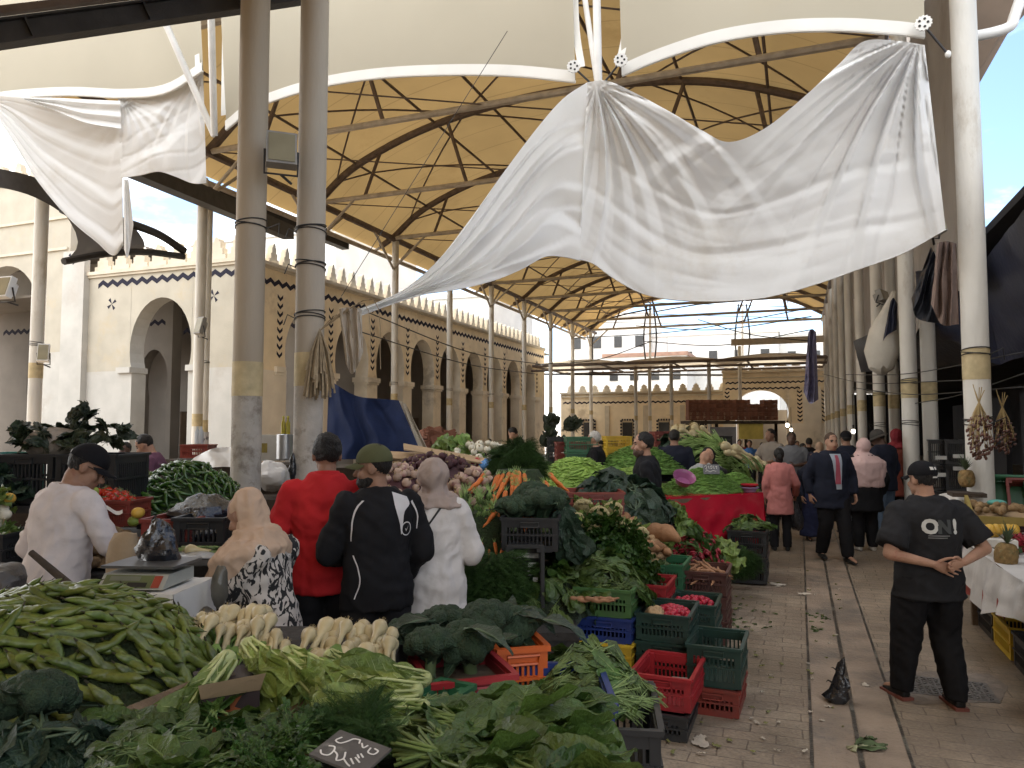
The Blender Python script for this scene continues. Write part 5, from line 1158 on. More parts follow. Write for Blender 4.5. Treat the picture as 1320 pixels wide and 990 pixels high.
pod_m = M('fava_pod', (.105, .142, .026), .36, .25, 22, .25, 60, rnd=.28, spec=.5, col2=(.06, .085, .025), c2amt=.25, hue=.02)
tip_m = M('pod_tip', (.035, .03, .012), .7, .2)
pep_m = M('pepper_green', (.035, .085, .014), .25, .25, 9, rnd=.22, spec=.6); bean_m = M('bean_green', (.13, .25, .05), .5, .2, 9, rnd=.2); pea_m = M('pea_pod_green', (.22, .34, .07), .45, .2, 9, rnd=.18)
car_m = M('carrot_orange', (.60, .17, .035), .5, .18, 26, .3, 60, rnd=.15, stretch=(1, 1, .3)); oni_m = M('onion_white', (.50, .42, .245), .35, .15, 12, .1, 40, rnd=.12, col2=(.34, .27, .11), c2amt=.25); oni_g = M('onion_green', (.13, .22, .06), .45, .25, 14, rnd=.15); root_m = M('root_hair', (.35, .27, .14), .9, .2)
curd_m = M('cauli_curd', (.46, .385, .20), .85, .15, 20, .8, 120, rnd=.1); broc_m = M('broccoli_floret', (.028, .052, .026), .8, .3, 30, .9, 130, rnd=.15); broc_s = M('broccoli_stem', (.12, .17, .07), .6, .2, 8)
tom_m = M('tomato_red', (.50, .035, .015), .25, .15, 5, rnd=.15, spec=.55); rad_m = M('radish_red', (.30, .025, .04), .35, .25, 8, rnd=.2); yam_m = M('yam_brown', (.30, .155, .075), .75, .25, 9, .5, 40, rnd=.15); bro_m = M('tuber_tan', (.36, .24, .13), .85, .25, 8, .6, 40, rnd=.2); kiwi_m = M('kiwi_brown', (.24, .155, .075), .85, .2, 18, .5, 90, rnd=.15); gar_m = M('turnip_mauve', (.42, .30, .23), .6, .2, 6, .3, 30, rnd=.25, col2=(.20, .07, .10), c2amt=.45)
beet_m = M('beet_purple', (.075, .03, .035), .7, .3, 8, .5, 40, rnd=.25); wht_m = M('bulb_white', (.60, .56, .45), .5, .15, 8, rnd=.1); yel_m = M('yellow_fruit', (.55, .33, .05), .45, .15, 6, rnd=.15); lime_m = M('lime_green', (.22, .28, .05), .4, .2, 6, rnd=.15); brc_m = M('brown_carrot', (.33, .17, .09), .8, .2, 14, .4, 40, rnd=.15)

def variants(fn, n): return [fn(i) for i in range(n)]
# ---- prototype meshes: (name, mesh, [(child name, mesh)])
def pod_proto(i):
    L_ = .19 + .035 * (i % 4) / 3; b = MB(); n = 15; k = .1 + .5 * rng.random() ** 2; ph = rng.random()
    pts = [Vector((L_ * k * .16 * math.sin(pi * t / n) * (1 + .3*math.sin(t)), L_ * (t / n - .5), L_ * .02 * math.sin(pi * t / n * 2 + ph*3))) for t in range(n + 1)]
    rr = [(.0165 * min(1, math.sin(pi * min(1, max(0, t / n))) * 2.0 + .05) ** .75) * (1 + .10 * math.sin(t * 2 * pi / 3.1 + ph * 6)) for t in range(n + 1)]
    rr[0] = .003; rr[-1] = .0015
    b.tube(pts, rr, 9, True, 0, flat=.72); t = MB(); t.tube([pts[0], pts[0] - Vector((0, .014, -.004))], [.004, .002], 5); t.tube([pts[-1], pts[-1] + Vector((.004, .012, .003))], [.002, .0008], 4)
    return ('fava_pod', b.mesh('pod', pod_m, True, None), [('pod_tip', t.mesh('pod_tip', tip_m))])
def pepper_proto(i):
    b = MB(); n = 10; L_ = .13 + .03 * (i % 3); k = .15 + .3 * rng.random()
    pts = [Vector((L_ * k * math.sin(pi * t / n), L_ * (t / n - .5), L_*.06*math.sin(6*t/n))) for t in range(n + 1)]
    b.tube(pts, [.011 * (1 - (t / n) ** 2.2) ** .8 * (1 + .12 * math.sin(t * 2.3)) + .0012 for t in range(n + 1)], 8)
    s = MB(); s.tube([pts[0], pts[0] + Vector((.006, -.03, .008))], [.004, .002], 5)
    return ('green_pepper', b.mesh('pepper', pep_m, True, None), [('stalk', s.mesh('stalk', broc_s))])
def carrot_proto(i, m=None, green=True, L_=.19):
    b = MB(); n = 9; L_ = L_ * (.85 + .3 * rng.random()); k = .08 * (rng.random() - .5)
    b.tube([Vector((k * L_ * math.sin(pi*t/n), L_ * t / n, .004*math.sin(t*1.7))) for t in range(n + 1)], [(.018 * (1 - t / n) ** .55 + .002) * (1 + .05*math.sin(t*5)) * (.75 if t == 0 else 1) for t in range(n + 1)], 10)
    kids = []
    if green:
        s = MB()
        for j in range(3): s.tube([(0, .004, 0), (.01*(j-1), -.025, .006), (.02*(j-1), -.05, .004)], [.003, .0025, .001], 4)
        kids = [('stalk', s.mesh('stalk', cel_m[1]))]
    return ('carrot', b.mesh('carrot', m or car_m, True, None), kids)
def onion_proto(i):
    b = MB(); r = .031 + .006 * (i % 3)
    b.loft([((0, -r*.95, 0), r*.25, r*.25, Matrix.Rotation(-pi/2, 3, 'X')), ((0, -r*.75, 0), r*.72, r*.72, Matrix.Rotation(-pi/2, 3, 'X')), ((0, -r*.2, 0), r, r, Matrix.Rotation(-pi/2, 3, 'X')), ((0, r*.45, 0), r*.88, r*.88, Matrix.Rotation(-pi/2, 3, 'X')), ((0, r*1.1, 0), r*.5, r*.5, Matrix.Rotation(-pi/2, 3, 'X')), ((0, r*1.9, -.002), r*.36, r*.36, Matrix.Rotation(-pi/2, 3, 'X')), ((0, r*3.4, -.006), r*.33, r*.30, Matrix.Rotation(-pi/2, 3, 'X'))], 16)
    g_ = MB()
    for j in range(4):
        a = (j - 1.5) * .25 + .1 * rng.random(); g_.tube(curve([(0, r*3.2, -.005), (a*.08, r*4.6, -.012), (a*.2, r*6.5, -.04 - .01*j)], 6), [.007, .0085, .008, .007, .006, .005, .002], 6, flat=.5)
    h = MB()
    for j in range(16):
        a = rng.random()*6.28; h.tube([(0, -r*.9, 0), (.012*math.cos(a), -r*1.15, .012*math.sin(a)), (.022*math.cos(a), -r*1.2 - .008*rng.random(), .022*math.sin(a))], .0007, 3)
    return ('spring_onion', b.mesh('bulb', oni_m, True, None), [('green_top', g_.mesh('green_top', oni_g)), ('roots', h.mesh('roots', root_m))])
def floret_ball(b, r, n, cap, zs=.7, mat=0, jit=.2):
    for j in range(n):
        u = 1 - (1 - cap) * (j + .5) / n; a = j * 2.39996; q = math.sqrt(max(0, 1 - u*u)); p = Vector((q*math.cos(a)*r, q*math.sin(a)*r, u*r*zs))
        s = r * (2.1 / math.sqrt(n)) * (1 - jit/2 + jit * rng.random()); k = len(b.v); b.ell((0, 0, 0), s, None, 12, 8, mat)
        b.v[k:] = [tuple(p + Vector(v) * (1 + .16 * mnoise.noise(Vector(v) * (1.6 / s) + p * 40) + .10 * mnoise.noise(Vector(v) * (4.5 / s) + p * 90))) for v in b.v[k:]]
def broccoli_proto(i):
    b = MB(); floret_ball(b, .078, 24, .12, .72); b.ell((0, 0, .01), (.062, .062, .04))
    s = MB(); s.tube([(0, 0, .02), (.004, .002, -.04), (.008, .002, -.10)], [.03, .022, .02], 10)
    l = MB()
    for j in range(3): leaf(l, .17 + .05*rng.random(), .075, T4((.0, 0, -.06), .9, 0, j * 2.1 + rng.random()), .9 + .5*rng.random(), .10, .2, 'oval', 7, 4, .04, .005)
    return ('broccoli', b.mesh('head', broc_m, True, None), [('stem', s.mesh('stem', broc_s)), ('leaves', l.mesh('leaves', coll_m))])
def cauli_proto(i):
    b = MB(); floret_ball(b, .075, 64, .0, .72); b.ell((0, 0, 0), (.066, .066, .045))
    l = MB()
    for j in range(9): leaf(l, .155 + .03*rng.random(), .095, T4((.02*math.cos(j*.7), .02*math.sin(j*.7), -.05), 1.05 + .25*rng.random(), 0, j * 2*pi/9 + .2*rng.random()), -.75 + .3*rng.random() if j % 3 else .5, .08, .3, 'oval', 6, 4, 0, .006)
    return ('cauliflower', b.mesh('curd', curd_m, True, None), [('leaves', l.mesh('leaves', rom_m))])
def romaine_proto(i):
    b = MB()
    for j in range(16):
        a = j * 2.39996; q = j / 15; m4 = Matrix.Rotation(a, 4, 'Y') @ T4((0, 0, .008 + .020 * q), .05 + .12 * q, 0, (rng.random() - .5) * .2)
        leaf(b, .23 + .07 * q + .02*rng.random(), .10 + .05 * q, m4, .15 + .45 * q * rng.random() - .1, .085 + .06 * rng.random(), -.35, 'spat', 16, 8, .008, .0052, veins=7)
    s = MB(); s.ell((0, -.002, 0), (.026, .024, .026))
    return ('romaine_lettuce', b.mesh('leaves', rom_m, True, None), [('base', s.mesh('base', rom_m[1]))])
def bunch_proto(nm, n, L_, W_, mats, spread=.55, curl=.8, wave=.1, prof='oval', stem=.08, sr=.003, nl=6, nw=4, tie=True, lift=.35):
    def f(i):
        b = MB()
        for j in range(n):
            q = rng.random(); rz_ = (rng.random() - .5) * 2 * spread; up = lift * (rng.random() - .15) ; s = .65 + .5 * rng.random()
            leaf(b, L_ * s, W_ * s, T4(((rng.random()-.5)*.03, (rng.random()-.5)*.05, .012 * rng.random()), up, (rng.random()-.5)*1.1, rz_), curl * (.5 + rng.random()), wave * (.6 + .8*rng.random()), .15 + .2*rng.random(), prof, nl, nw, stem * (.7 + .6*rng.random()), sr, veins=6 if nw >= 6 else 0)
        return (nm, b.mesh('leaves', mats, True, None), [])
    return f
def parsley_proto(i):
    b = MB()
    for j in range(26):
        a = (rng.random()-.5) * 1.6; up = rng.random() * .9; L_ = .09 + .09 * rng.random(); m4 = T4((0, 0, 0), up, 0, a)
        k = len(b.v); b.tube([(0, -.05, 0), (0, L_*.5, .01), (0, L_, 0)], [.0016, .0014, .001], 4, True, 1); b.xf(m4, k)
        for q in range(6):
            t = .45 + .55 * q / 5; leaf(b, .028 + .014*rng.random(), .026, m4 @ T4((0, L_ * t, 0), (rng.random()-.3)*1.2, (rng.random()-.5)*1.5, (1 if q % 2 else -1) * (1.2 - .2*q) + (rng.random()-.5)*.5), .9, .16, .3, 'round', 3, 2, .004, .0008)
    return ('parsley_bunch', b.mesh('leaves', pars_m, True, None), [])
def dill_proto(i):
    b = MB()
    for j in range(42):
        a = (rng.random()-.5) * 1.7; up = rng.random() * .8 - .1; L_ = .14 + .12 * rng.random(); m4 = T4((0, 0, 0), up, 0, a); k = len(b.v)
        cv = curve([(0, -.04, 0), (0, L_*.5, .012), (0, L_, -.02)], 8); b.tube(cv, .0012, 3)
        for q in range(13):
            c = cv[min(8, 3 + q // 2)] + Vector((0, .007 * (q % 2), 0)); s = 1 if q % 2 else -1
            for e in (0, 1, 2): b.tube([c, c + Vector((s * (.012 + .010*rng.random()), .012 + .009*e, .012 * (rng.random()-.4))), c + Vector((s * (.022 + .02*rng.random()), .030 + .012*e, .026*(rng.random()-.4)))], .0009, 3)
        b.xf(m4, k)
    return ('dill_bunch', b.mesh('fronds', dill_m, True, None), [])
def radish_proto(i):
    b = MB()
    for j in range(12):
        a = rng.random()*6.28; r = .045*math.sqrt(rng.random()); b.tube([(r*math.cos(a), -.02 + .05*rng.random(), r*math.sin(a)), (r*1.1*math.cos(a), .0 + .03*rng.random(), r*1.1*math.sin(a)), (r*1.3*math.cos(a), .03 + .02*rng.random(), r*1.3*math.sin(a)), (r*1.4*math.cos(a), .065, r*1.4*math.sin(a))], [.006, .016, .012, .001], 8)
    l = MB()
    for j in range(10): leaf(l, .09 + .05*rng.random(), .035, T4((0, -.02, 0), (rng.random()-.5)*1.4, rng.random()*3, pi + (rng.random()-.5)*1.3), .6, .12, .2, 'spat', 5, 2, .03, .002)
    return ('radish_bunch', b.mesh('radishes', rad_m, True, None), [('leaves', l.mesh('leaves', pars_m))])
def lump_proto(nm, m, r, el=1., ns=.12, crown=None):
    def f(i):
        b = MB(); b.ell((0, 0, 0), (r, r*el, r*.92), None, 16, 11); o = Vector((i*3.1, r*100, 0))
        b.v = [tuple(Vector(v) * (1 + ns * mnoise.noise(Vector(v) / r * .9 + o) + ns*.4*mnoise.noise(Vector(v) / r * 2.6 + o))) for v in b.v]
        kids = []
        if crown == 'stalk':
            c = MB()
            for j in range(5): c.tube([(0, 0, r*.8), (.35*r*math.cos(j*1.26), .35*r*math.sin(j*1.26), r*1.02), (.8*r*math.cos(j*1.26), .8*r*math.sin(j*1.26), r*1.0)], [r*.08, r*.09, .001], 4)
            kids = [('calyx', c.mesh('calyx', broc_s))]
        elif crown == 'tail':
            c = MB(); c.tube([(0, 0, -r*.85), (r*.15, 0, -r*1.4), (r*.2, r*.1, -r*1.9)], [r*.18, r*.08, .001], 5)
            for j in range(3): c.tube([(0, 0, r*.85), (.2*r*(j-1), .1*r, r*1.25)], [r*.16, r*.08], 5)
            kids = [('root_tail', c.mesh('root_tail', root_m))]
        return (nm, b.mesh(nm, m, True, None), kids)
    return f
def yam_proto(i):
    b = MB(); n = 10; L_ = .24
    b.tube([Vector((.02*math.sin(3*t/n + i), L_*(t/n - .5), .012*math.sin(5*t/n))) for t in range(n+1)], [.048 * math.sin(pi*min(1, max(.03, t/n))) ** .6 * (1 + .12*math.sin(t*2 + i)) for t in range(n+1)], 12)
    return ('sweet_potato', b.mesh('yam', yam_m, True, None), [])
def pine_proto(i):
    b = MB(); nu, nv = 40, 40
    def fn(u, v):
        t = pi * (.06 + .88*v); r = .062 * math.sin(t) ** .55; k = .006 * (abs(math.sin(u*8*pi + v*9)) ** .6 + abs(math.sin(u*8*pi - v*9)) ** .6)
        return ((r + k) * math.cos(u*2*pi), (r + k) * math.sin(u*2*pi), -.085 * math.cos(t))
    b.grid(fn, nu, nv)
    l = MB()
    for j in range(26):
        q = j / 25; leaf(l, .06 + .10*q*rng.random() + .04, .020, T4((0, 0, .078 + .01*q), 1.35 - .75*(1 - q)*rng.random(), 0, j*2.4), .5 * (1 - q), .02, .3, 'lance', 5, 2, 0, .002)
    return ('pineapple', b.mesh('fruit', M('pineapple_skin', (.20, .125, .045), .7, .3, 40, .4, 60, rnd=.1, col2=(.10, .10, .04), c2amt=.4), True, None), [('crown', l.mesh('crown', [M('crown_green', (.07, .10, .05), .6, .25), M('crown_rib', (.09, .12, .06), .6)]))])
P = dict(pod=variants(pod_proto, 7), pepper=variants(pepper_proto, 5), carrot=variants(carrot_proto, 5), bcarrot=variants(lambda i: carrot_proto(i, brc_m, False, .17), 4), onion=variants(onion_proto, 5), broc=variants(broccoli_proto, 3), cauli=variants(cauli_proto, 3), rom=variants(romaine_proto, 4),
         spin=variants(bunch_proto('chard_bunch', 9, .20, .125, spin_m, .7, .8, .07, 'oval', .10, .0045, 8, 6), 5), young=variants(bunch_proto('spinach_bunch', 16, .10, .05, spin_m, .7, .7, .10, 'spat', .07, .002), 4), arug=variants(bunch_proto('rocket_bunch', 26, .12, .036, arug_m, .6, .8, .14, 'spat', .08, .002, 6, 2), 4), coll=variants(bunch_proto('collard_bunch', 10, .22, .15, coll_m, .9, 1.1, .10, 'round', .1, .006, 7, 6), 4),
         lett=variants(bunch_proto('lettuce_bunch', 16, .15, .12, lett_m, 2.6, .9, .16, 'spat', .02, .004, 7, 5, lift=1.2), 3), redl=variants(bunch_proto('red_lettuce', 14, .13, .11, redl_m, 2.8, .9, .16, 'spat', .02, .003, 6, 4, lift=1.2), 2), celery=variants(bunch_proto('celery_bunch', 22, .11, .03, cel_m, .6, .9, .12, 'spat', .16, .0035, 5, 2), 3), dark=variants(bunch_proto('leafy_branch', 16, .11, .06, dark_m, .9, .7, .10, 'oval', .05, .002, 5, 2), 3),
         parsley=variants(parsley_proto, 4), dill=variants(dill_proto, 3), radish=variants(radish_proto, 3), tomato=variants(lump_proto('tomato', tom_m, .036, 1, .06, 'stalk'), 3), potato=variants(lump_proto('kiwi_fruit', kiwi_m, .028, 1.25, .06), 3), turnip=variants(lump_proto('turnip', gar_m, .036, 1, .10, 'tail'), 4), beet=variants(lump_proto('beetroot', beet_m, .040, 1, .10, 'tail'), 3), bulb=variants(lump_proto('white_turnip', wht_m, .035, 1, .08, 'tail'), 2),
         taro=variants(lump_proto('ginger_root', bro_m, .034, 1.5, .35), 4), yam=variants(yam_proto, 2), yellow=variants(lump_proto('yellow_fruit', yel_m, .035, 1.1, .06), 2), lime=variants(lump_proto('lime', lime_m, .032, 1.1, .06), 2), cherry=variants(lump_proto('red_radish', M('bright_radish', (.42, .02, .045), .3, .15, 5, rnd=.1), .022, 1, .06), 2), pine=variants(pine_proto, 2))
def place(kind, loc, rot, scale, label, group=None, cat=None, vi=None):
    """a new thing: root mesh from a prototype, its parts as children (mesh data shared)"""
    nm, me, kids = P[kind][rng.randrange(len(P[kind])) if vi is None else vi]
    o = link(nm, me, None, loc, rot.to_euler() if isinstance(rot, (Matrix,)) else rot, scale)
    for kn, km in kids: link(kn, km, o)
    tag(o, label, cat or nm.replace('_', ' '), group); return o
def mound(kind, c, rx, ry, h, n, label, group, scale=1., tilt=.3, align=None, p_=1.0, core=None, sink=.0, spin=None, frontonly=False, rim=.96, seed=None):
    """n things heaped on a dome round c (axes along the view), each lying on the surface"""
    pts = []
    for i in range(n):
        best = None; bd = -1
        for k in range(7):
            a = rng.random()*2*pi; r = rim * math.sqrt(rng.random())
            if frontonly and math.sin(a) * r > .35: continue
            q = (r*math.cos(a), r*math.sin(a)); dmin = min([(q[0]-o[0])**2 + (q[1]-o[1])**2 for o in pts] or [9])
            if dmin > bd: bd = dmin; best = q
        if best is None: best = (0, -.5)
        pts.append(best)
    for (a, b_) in pts:
        r2 = a*a + b_*b_; z = h * (1 - r2 ** p_); g_ = 2 * p_ * h * r2 ** (p_ - 1) if r2 > 1e-4 else 0
        nrm = (RGT * (a * g_ / rx) + FWD * (b_ * g_ / ry) + UP).normalized()
        loc = Vector(c) + RGT * (a * rx) + FWD * (b_ * ry) + UP * (z - sink)
        if align == 'out': f = RGT * (a / rx) + FWD * (b_ / ry) + RGT * (rng.random()-.5) * .9 + FWD * (rng.random()-.5)*.9
        elif align is not None: f = Vector(align) + Vector((rng.random()-.5, rng.random()-.5, 0)) * (spin or .8)
        else: t = rng.random()*2*pi; f = Vector((math.cos(t), math.sin(t), 0))
        m3 = basis(f - nrm * f.dot(nrm), nrm) @ Euler(((rng.random()-.5)*2*tilt, (rng.random()-.5)*2*tilt, 0)).to_matrix()
        place(kind, loc, m3, scale * (.85 + .3*rng.random()), label, group)
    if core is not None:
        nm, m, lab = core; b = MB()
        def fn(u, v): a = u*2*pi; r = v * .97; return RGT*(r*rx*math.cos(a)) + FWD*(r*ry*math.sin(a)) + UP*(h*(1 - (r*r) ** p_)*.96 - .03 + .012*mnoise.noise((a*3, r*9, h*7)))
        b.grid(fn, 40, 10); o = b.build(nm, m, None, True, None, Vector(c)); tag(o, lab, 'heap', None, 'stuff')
def mix(*ms): return ms
# ---------------------------------------------------------------- crates
def plastic(name, col): return M(name, col, .42, .10, 3, .05, 20, rnd=.1, spec=.45, col2=tuple(c*.62 + .02 for c in col), c2amt=.22)
CR = dict(black=plastic('crate_black', (.022, .023, .025)), dgreen=plastic('crate_dark_green', (.018, .045, .036)), green=plastic('crate_green', (.03, .13, .06)), ogreen=plastic('crate_olive_green', (.06, .14, .045)), blue=plastic('crate_blue', (.015, .035, .17)), red=plastic('crate_red', (.33, .022, .028)), dred=plastic('crate_dark_red', (.20, .035, .025)), orange=plastic('crate_orange', (.62, .12, .02)), yellow=plastic('crate_yellow', (.60, .40, .03)), teal=plastic('crate_teal', (.06, .25, .22)), brown=plastic('crate_brown', (.085, .035, .03)), lblue=plastic('crate_light_blue', (.02, .10, .26)))
CM = {}
def crate_meshes(w_, l_, h_, solid=False):
    key = (w_, l_, h_)
    if key in CM: return CM[key]
    t = .012; b = MB()
    b.box((0, 0, .01), (w_ - .02, l_ - .02, .014))
    for sx in (-1, 1):
        for sy in (-1, 1): b.box((sx*(w_/2 - .02), sy*(l_/2 - .02), h_/2), (.04, .04, h_ - .014))
    def side(c, along, ln):
        ax = Vector((1, 0, 0)) if along == 'x' else Vector((0, 1, 0)); th = lambda a, z: (a, t, z) if along == 'x' else (t, a, z)
        b.box(Vector(c) + UP * .022, th(ln - .08, .044)); b.box(Vector(c) + UP * (h_*.50), th(ln - .08, .018)); b.box(Vector(c) + UP*(h_ - .040), th(ln - .08, .052))
        n = max(5, int((ln - .1) / .026))
        for i in range(n):
            if along == 'x' and False: continue
            b.box(Vector(c) + ax * ((i + .5)/n - .5) * (ln - .09) + UP*(h_*.5 - .01), th(.010, h_ - .09))
    for s in (-1, 1): side((0, s*(l_/2 - .009), 0), 'x', w_); side((s*(w_/2 - .009), 0, 0), 'y', l_)
    r = MB()
    for s in (-1, 1): r.box((0, s*(l_/2 + .003), h_ - .006), (w_ + .018, .024, .02)); r.box((s*(w_/2 + .003), 0, h_ - .0065), (.0235, l_ - .018, .019)); r.box((0, s*(l_/2 + .002), h_*.5), (w_*.99, .012, .012)); r.box((s*(w_/2 + .002), 0, h_*.5), (.012, l_*.99, .0118))
    hd = MB()
    for s in (1,):
        y = s*(l_/2 + .006); hd.tube([(-.06, y, h_ - .062), (-.065, y, h_ - .030), (.065, y, h_ - .030), (.06, y, h_ - .062), (-.06, y, h_ - .062)], .006, 5)
    CM[key] = (b, r, hd); return CM[key]
def crate(loc, col, label, size=(.36, .54, .235), rz=0., group=None, rx=0., ry=0.):
    """loc = centre of the bottom; a slatted plastic crate with rim and grip frames"""
    b, r, hd = crate_meshes(*size); key = ('m', size, col)
    if key not in CM: CM[key] = (b.mesh('basket', CR[col], False), r.mesh('rim', CR[col], False), hd.mesh('grip', CR[col], False))
    o = link('plastic_crate', CM[key][0], None, loc, Euler((rx, ry, rz))); link('rim', CM[key][1], o); link('grip', CM[key][2], o); link('grip', CM[key][2], o, None, (0, 0, pi))
    tag(o, label, 'crate', group); return o

def table(name, a, c, top, m, lab, legs=True, th=.04, skirt=None):
    """board between corner a and corner c (world x,y), top height, with legs"""
    t = empty(name, ((a[0]+c[0])/2, (a[1]+c[1])/2, 0), 0, lab, 'table'); w_, l_ = abs(a[0]-c[0]), abs(a[1]-c[1])
    b = MB(); b.box((0, 0, top - th/2), (w_, l_, th)); b.build('table_top', m, t, False)
    for sx in (-1, 1):
        for sy in (-1, 1):
            b = MB(); b.box((sx*(w_/2 - .06), sy*(l_/2 - .06), (top - th)/2), (.06, .06, top - th)); b.build('leg', m, t, False)
    return t
wood = M('old_wood', (.16, .115, .075), .85, .25, 5, .5, 40, rnd=.08, stretch=(1, 6, 1)); ply = M('dark_board', (.030, .027, .025), .8, .3, 5, .4, 30, rnd=0); dkw = M('dark_wood', (.05, .036, .026), .85, .25, 6, .5, 40, rnd=.1)
card = M('cardboard', (.36, .25, .145), .85, .12, 4, .2, 30, rnd=.1)
def cam_table(px0, px1, d0, d1, z, m, lab, name='stall_table', th=.05):
    """table laid out along the view axes"""
    a = at(px0, 552, d0); w_ = (px1 - px0) / 960 * (d0 + d1) / 2; c = at((px0 + px1)/2, 552, (d0 + d1)/2); t = empty(name, (c.x, c.y, 0), R(YAW), lab, 'table'); l_ = d1 - d0
    b = MB(); b.box((0, 0, z - th/2), (w_, l_, th)); b.build('table_top', m, t, False)
    for sx in (-1, 1):
        for sy in (-1, 1): b = MB(); b.box((sx*(w_/2 - .06), sy*(l_/2 - .06), (z - th)/2), (.07, .07, z - th)); b.build('leg', m, t, False)
    return t

# ================================================================== the stall in front
cam_table(-190, 640, 1.35, 3.15, .93, wood, 'wooden stall table under the fava beans and lettuces in front')
c = at(80, 552, 2.66); c.z = .95
mound('pod', c, .66, .50, .335, 250, 'plump green fava bean pod in the big heap', 'fava bean pods heaped in front', 1., .35, RGT, 1.0, ('pod_heap', M('pod_shadow', (.02, .032, .008), .7, .3, 30, .8, 60, rnd=0), 'dense green fava pods lying beneath the top layer of the heap'), spin=1.7)  # core colour holds the dark shade in the gaps between pods
# broccoli at the left corner
for i, (px, py, d, s) in enumerate(((48, 905, 2.02, .95), (-25, 925, 2.0, 1.0))):
    place('broc', at(px, py, d), Euler((-.35, .2, .6 + i)), s, 'dark broccoli head with drooping leaves at the near corner of the bean heap' if i == 0 else 'dark broccoli head cut by the left edge of the photo')
for i in range(7): place('coll', at(10 + 16*i, 945 + 9*(i % 3), 1.9), Euler((-.4 + .2*(i % 3), .2, pi + .5*i)), .62, 'dark drooping greens below the corner broccoli', 'dark greens below the corner broccoli')
# spring onions, bulbs towards the back
for (x0, x1, y0, d, n, s) in ((196, 300, 800, 2.98, 11, 1.05), (262, 350, 790, 2.92, 13, 1.12), (250, 350, 803, 2.80, 9, 1.05), (330, 372, 820, 2.74, 6, 1.0), (392, 508, 812, 2.74, 14, 1.15), (400, 505, 828, 2.62, 10, 1.1), (-5, 14, 782, 2.75, 3, 1.2)):
    n = int(n*1.5)
    for i in range(n):
        px = lerp(x0, x1, (i + .5)/n) + rng.uniform(-5, 5); py = y0 + 8 + rng.uniform(-13, 13); s = .74; f = -FWD + RGT*rng.uniform(-.35, .35) - UP*rng.uniform(.35, .7)
        place('onion', at(px, py, d + rng.uniform(-.06, .06)), basis(f, UP), s*rng.uniform(.9, 1.1), 'white spring onion bulb in the row behind the beans and lettuces', 'spring onions in the front row')
b = MB(); b.box((0, 0, 0), (1.0, .55, .1)); o = b.build('onion_board', ply, None, False, 40, at(350, 552, 2.85) + UP*(.985 - 1.85)); o.rotation_euler = (0, 0, R(YAW)); tag(o, 'dark board carrying the row of spring onions', 'board')
# romaine lettuces
for i, (px, py, d, fx, fz, s, tl) in enumerate(((292, 856, 2.36, -.25, .80, 1.0, .2), (372, 850, 2.42, .75, -.5, .95, .4), (320, 838, 2.5, .55, -.45, .9, .1), (545, 905, 2.22, -1, .02, 1.08, -.3), (535, 880, 2.34, -1, .12, 1.02, .4), (548, 865, 2.45, -.95, .20, .9, .2), (425, 835, 2.6, .6, -.3, .85, 0.))):
    f = RGT*fx + UP*(-abs(fz)*.55 if i < 3 else fz) - FWD*(.55 if i < 3 else .25)
    lab = ['romaine lettuce leaning upright by the cardboard box', 'romaine lettuce sloping down beside the upright one', 'romaine lettuce behind the two leaning ones', 'big romaine lettuce lying on its side above the dill', 'romaine lettuce lying just behind the big one', 'rearmost romaine lettuce in the lying row', 'small romaine lettuce near the onion bulbs'][i]
    place('rom', at(px, py + (10 if i > 2 else -6), d - .05), basis(f, UP + RGT*tl), s*(.98 if i > 2 else 1.12), lab)
# box and plank
t = empty('cardboard_box', at(290, 905, 2.28), R(YAW) + .5, 'dark printed cardboard box end sticking out below the lettuces', 'box')
b = MB(); b.box((0, 0, 0), (.16, .22, .14)); b.build('carton', M('printed_card', (.035, .022, .02), .6, .2, 4, rnd=0), t, False)
b = MB(); b.poly([(-.06, -.1115, -.04), (.02, -.1115, -.05), (.05, -.1115, .0), (.01, -.1115, .02), (.03, -.1115, .05), (-.02, -.1115, .03), (-.05, -.1115, .045), (-.04, -.1115, .0)], (0, -1, 0), .001); b.build('printed_shape', M('orange_print', (.33, .09, .03), .6, .2, rnd=0), t, False)
b = MB(); b.poly([(-.08, -.112, .055), (.08, -.112, .055), (.09, -.14, .11), (-.09, -.13, .10)], (0, -1, .5), .004); b.build('flap', card, t, False)
b = MB(); a, c = at(165, 922, 2.12), at(285, 872, 2.3); dv = c - a; b.box((a + c)/2, (.05, dv.length*1.25, .018), basis(dv, UP + FWD*-.5)); tag(b.build('wood_plank', wood, smooth=False), 'rough plank edging the bean heap', 'plank')
b = MB(); a, c = at(140, 938, 2.02), at(190, 920, 2.1); dv = c - a; b.box((a + c)/2, (.03, dv.length*1.1, .012), basis(dv, UP)); tag(b.build('wood_batten', wood, smooth=False), 'thin wooden batten lying below the plank', 'batten')
# leaf bed along the near edge
def bed(kind, x0, x1, y0, y1, n, lab, grp, s=1., dz=0., dd=0., up=.35, dirf=None):
    for i in range(n):
        px = lerp(x0, x1, rng.random()); py = lerp(y0, y1, (i + rng.random())/n); p = at(px, py, z=1.02 + dz) if False else at(px, py, lerp(2.3, 1.62, (py - 890)/110) + dd)
        t = rng.random()*2*pi; f = Vector((math.cos(t), math.sin(t), up*(rng.random()-.3))) if dirf is None else dirf + Vector((rng.random()-.5, rng.random()-.5, (rng.random()-.4)*.6))
        place(kind, p, basis(f, UP + Vector((rng.random()-.5, rng.random()-.5, 0))*.8), s*rng.uniform(.8, 1.2), lab, grp)
bed('spin', 105, 420, 915, 1010, 26, 'dark green chard bunch in the leafy bed along the near edge', 'chard bunches along the near edge', .62, 0, .0)
bed('parsley', 285, 385, 945, 1005, 13, 'parsley bunch beside the slate price tag', 'parsley bunches beside the slate', .5, 0, -.03, up=.1)
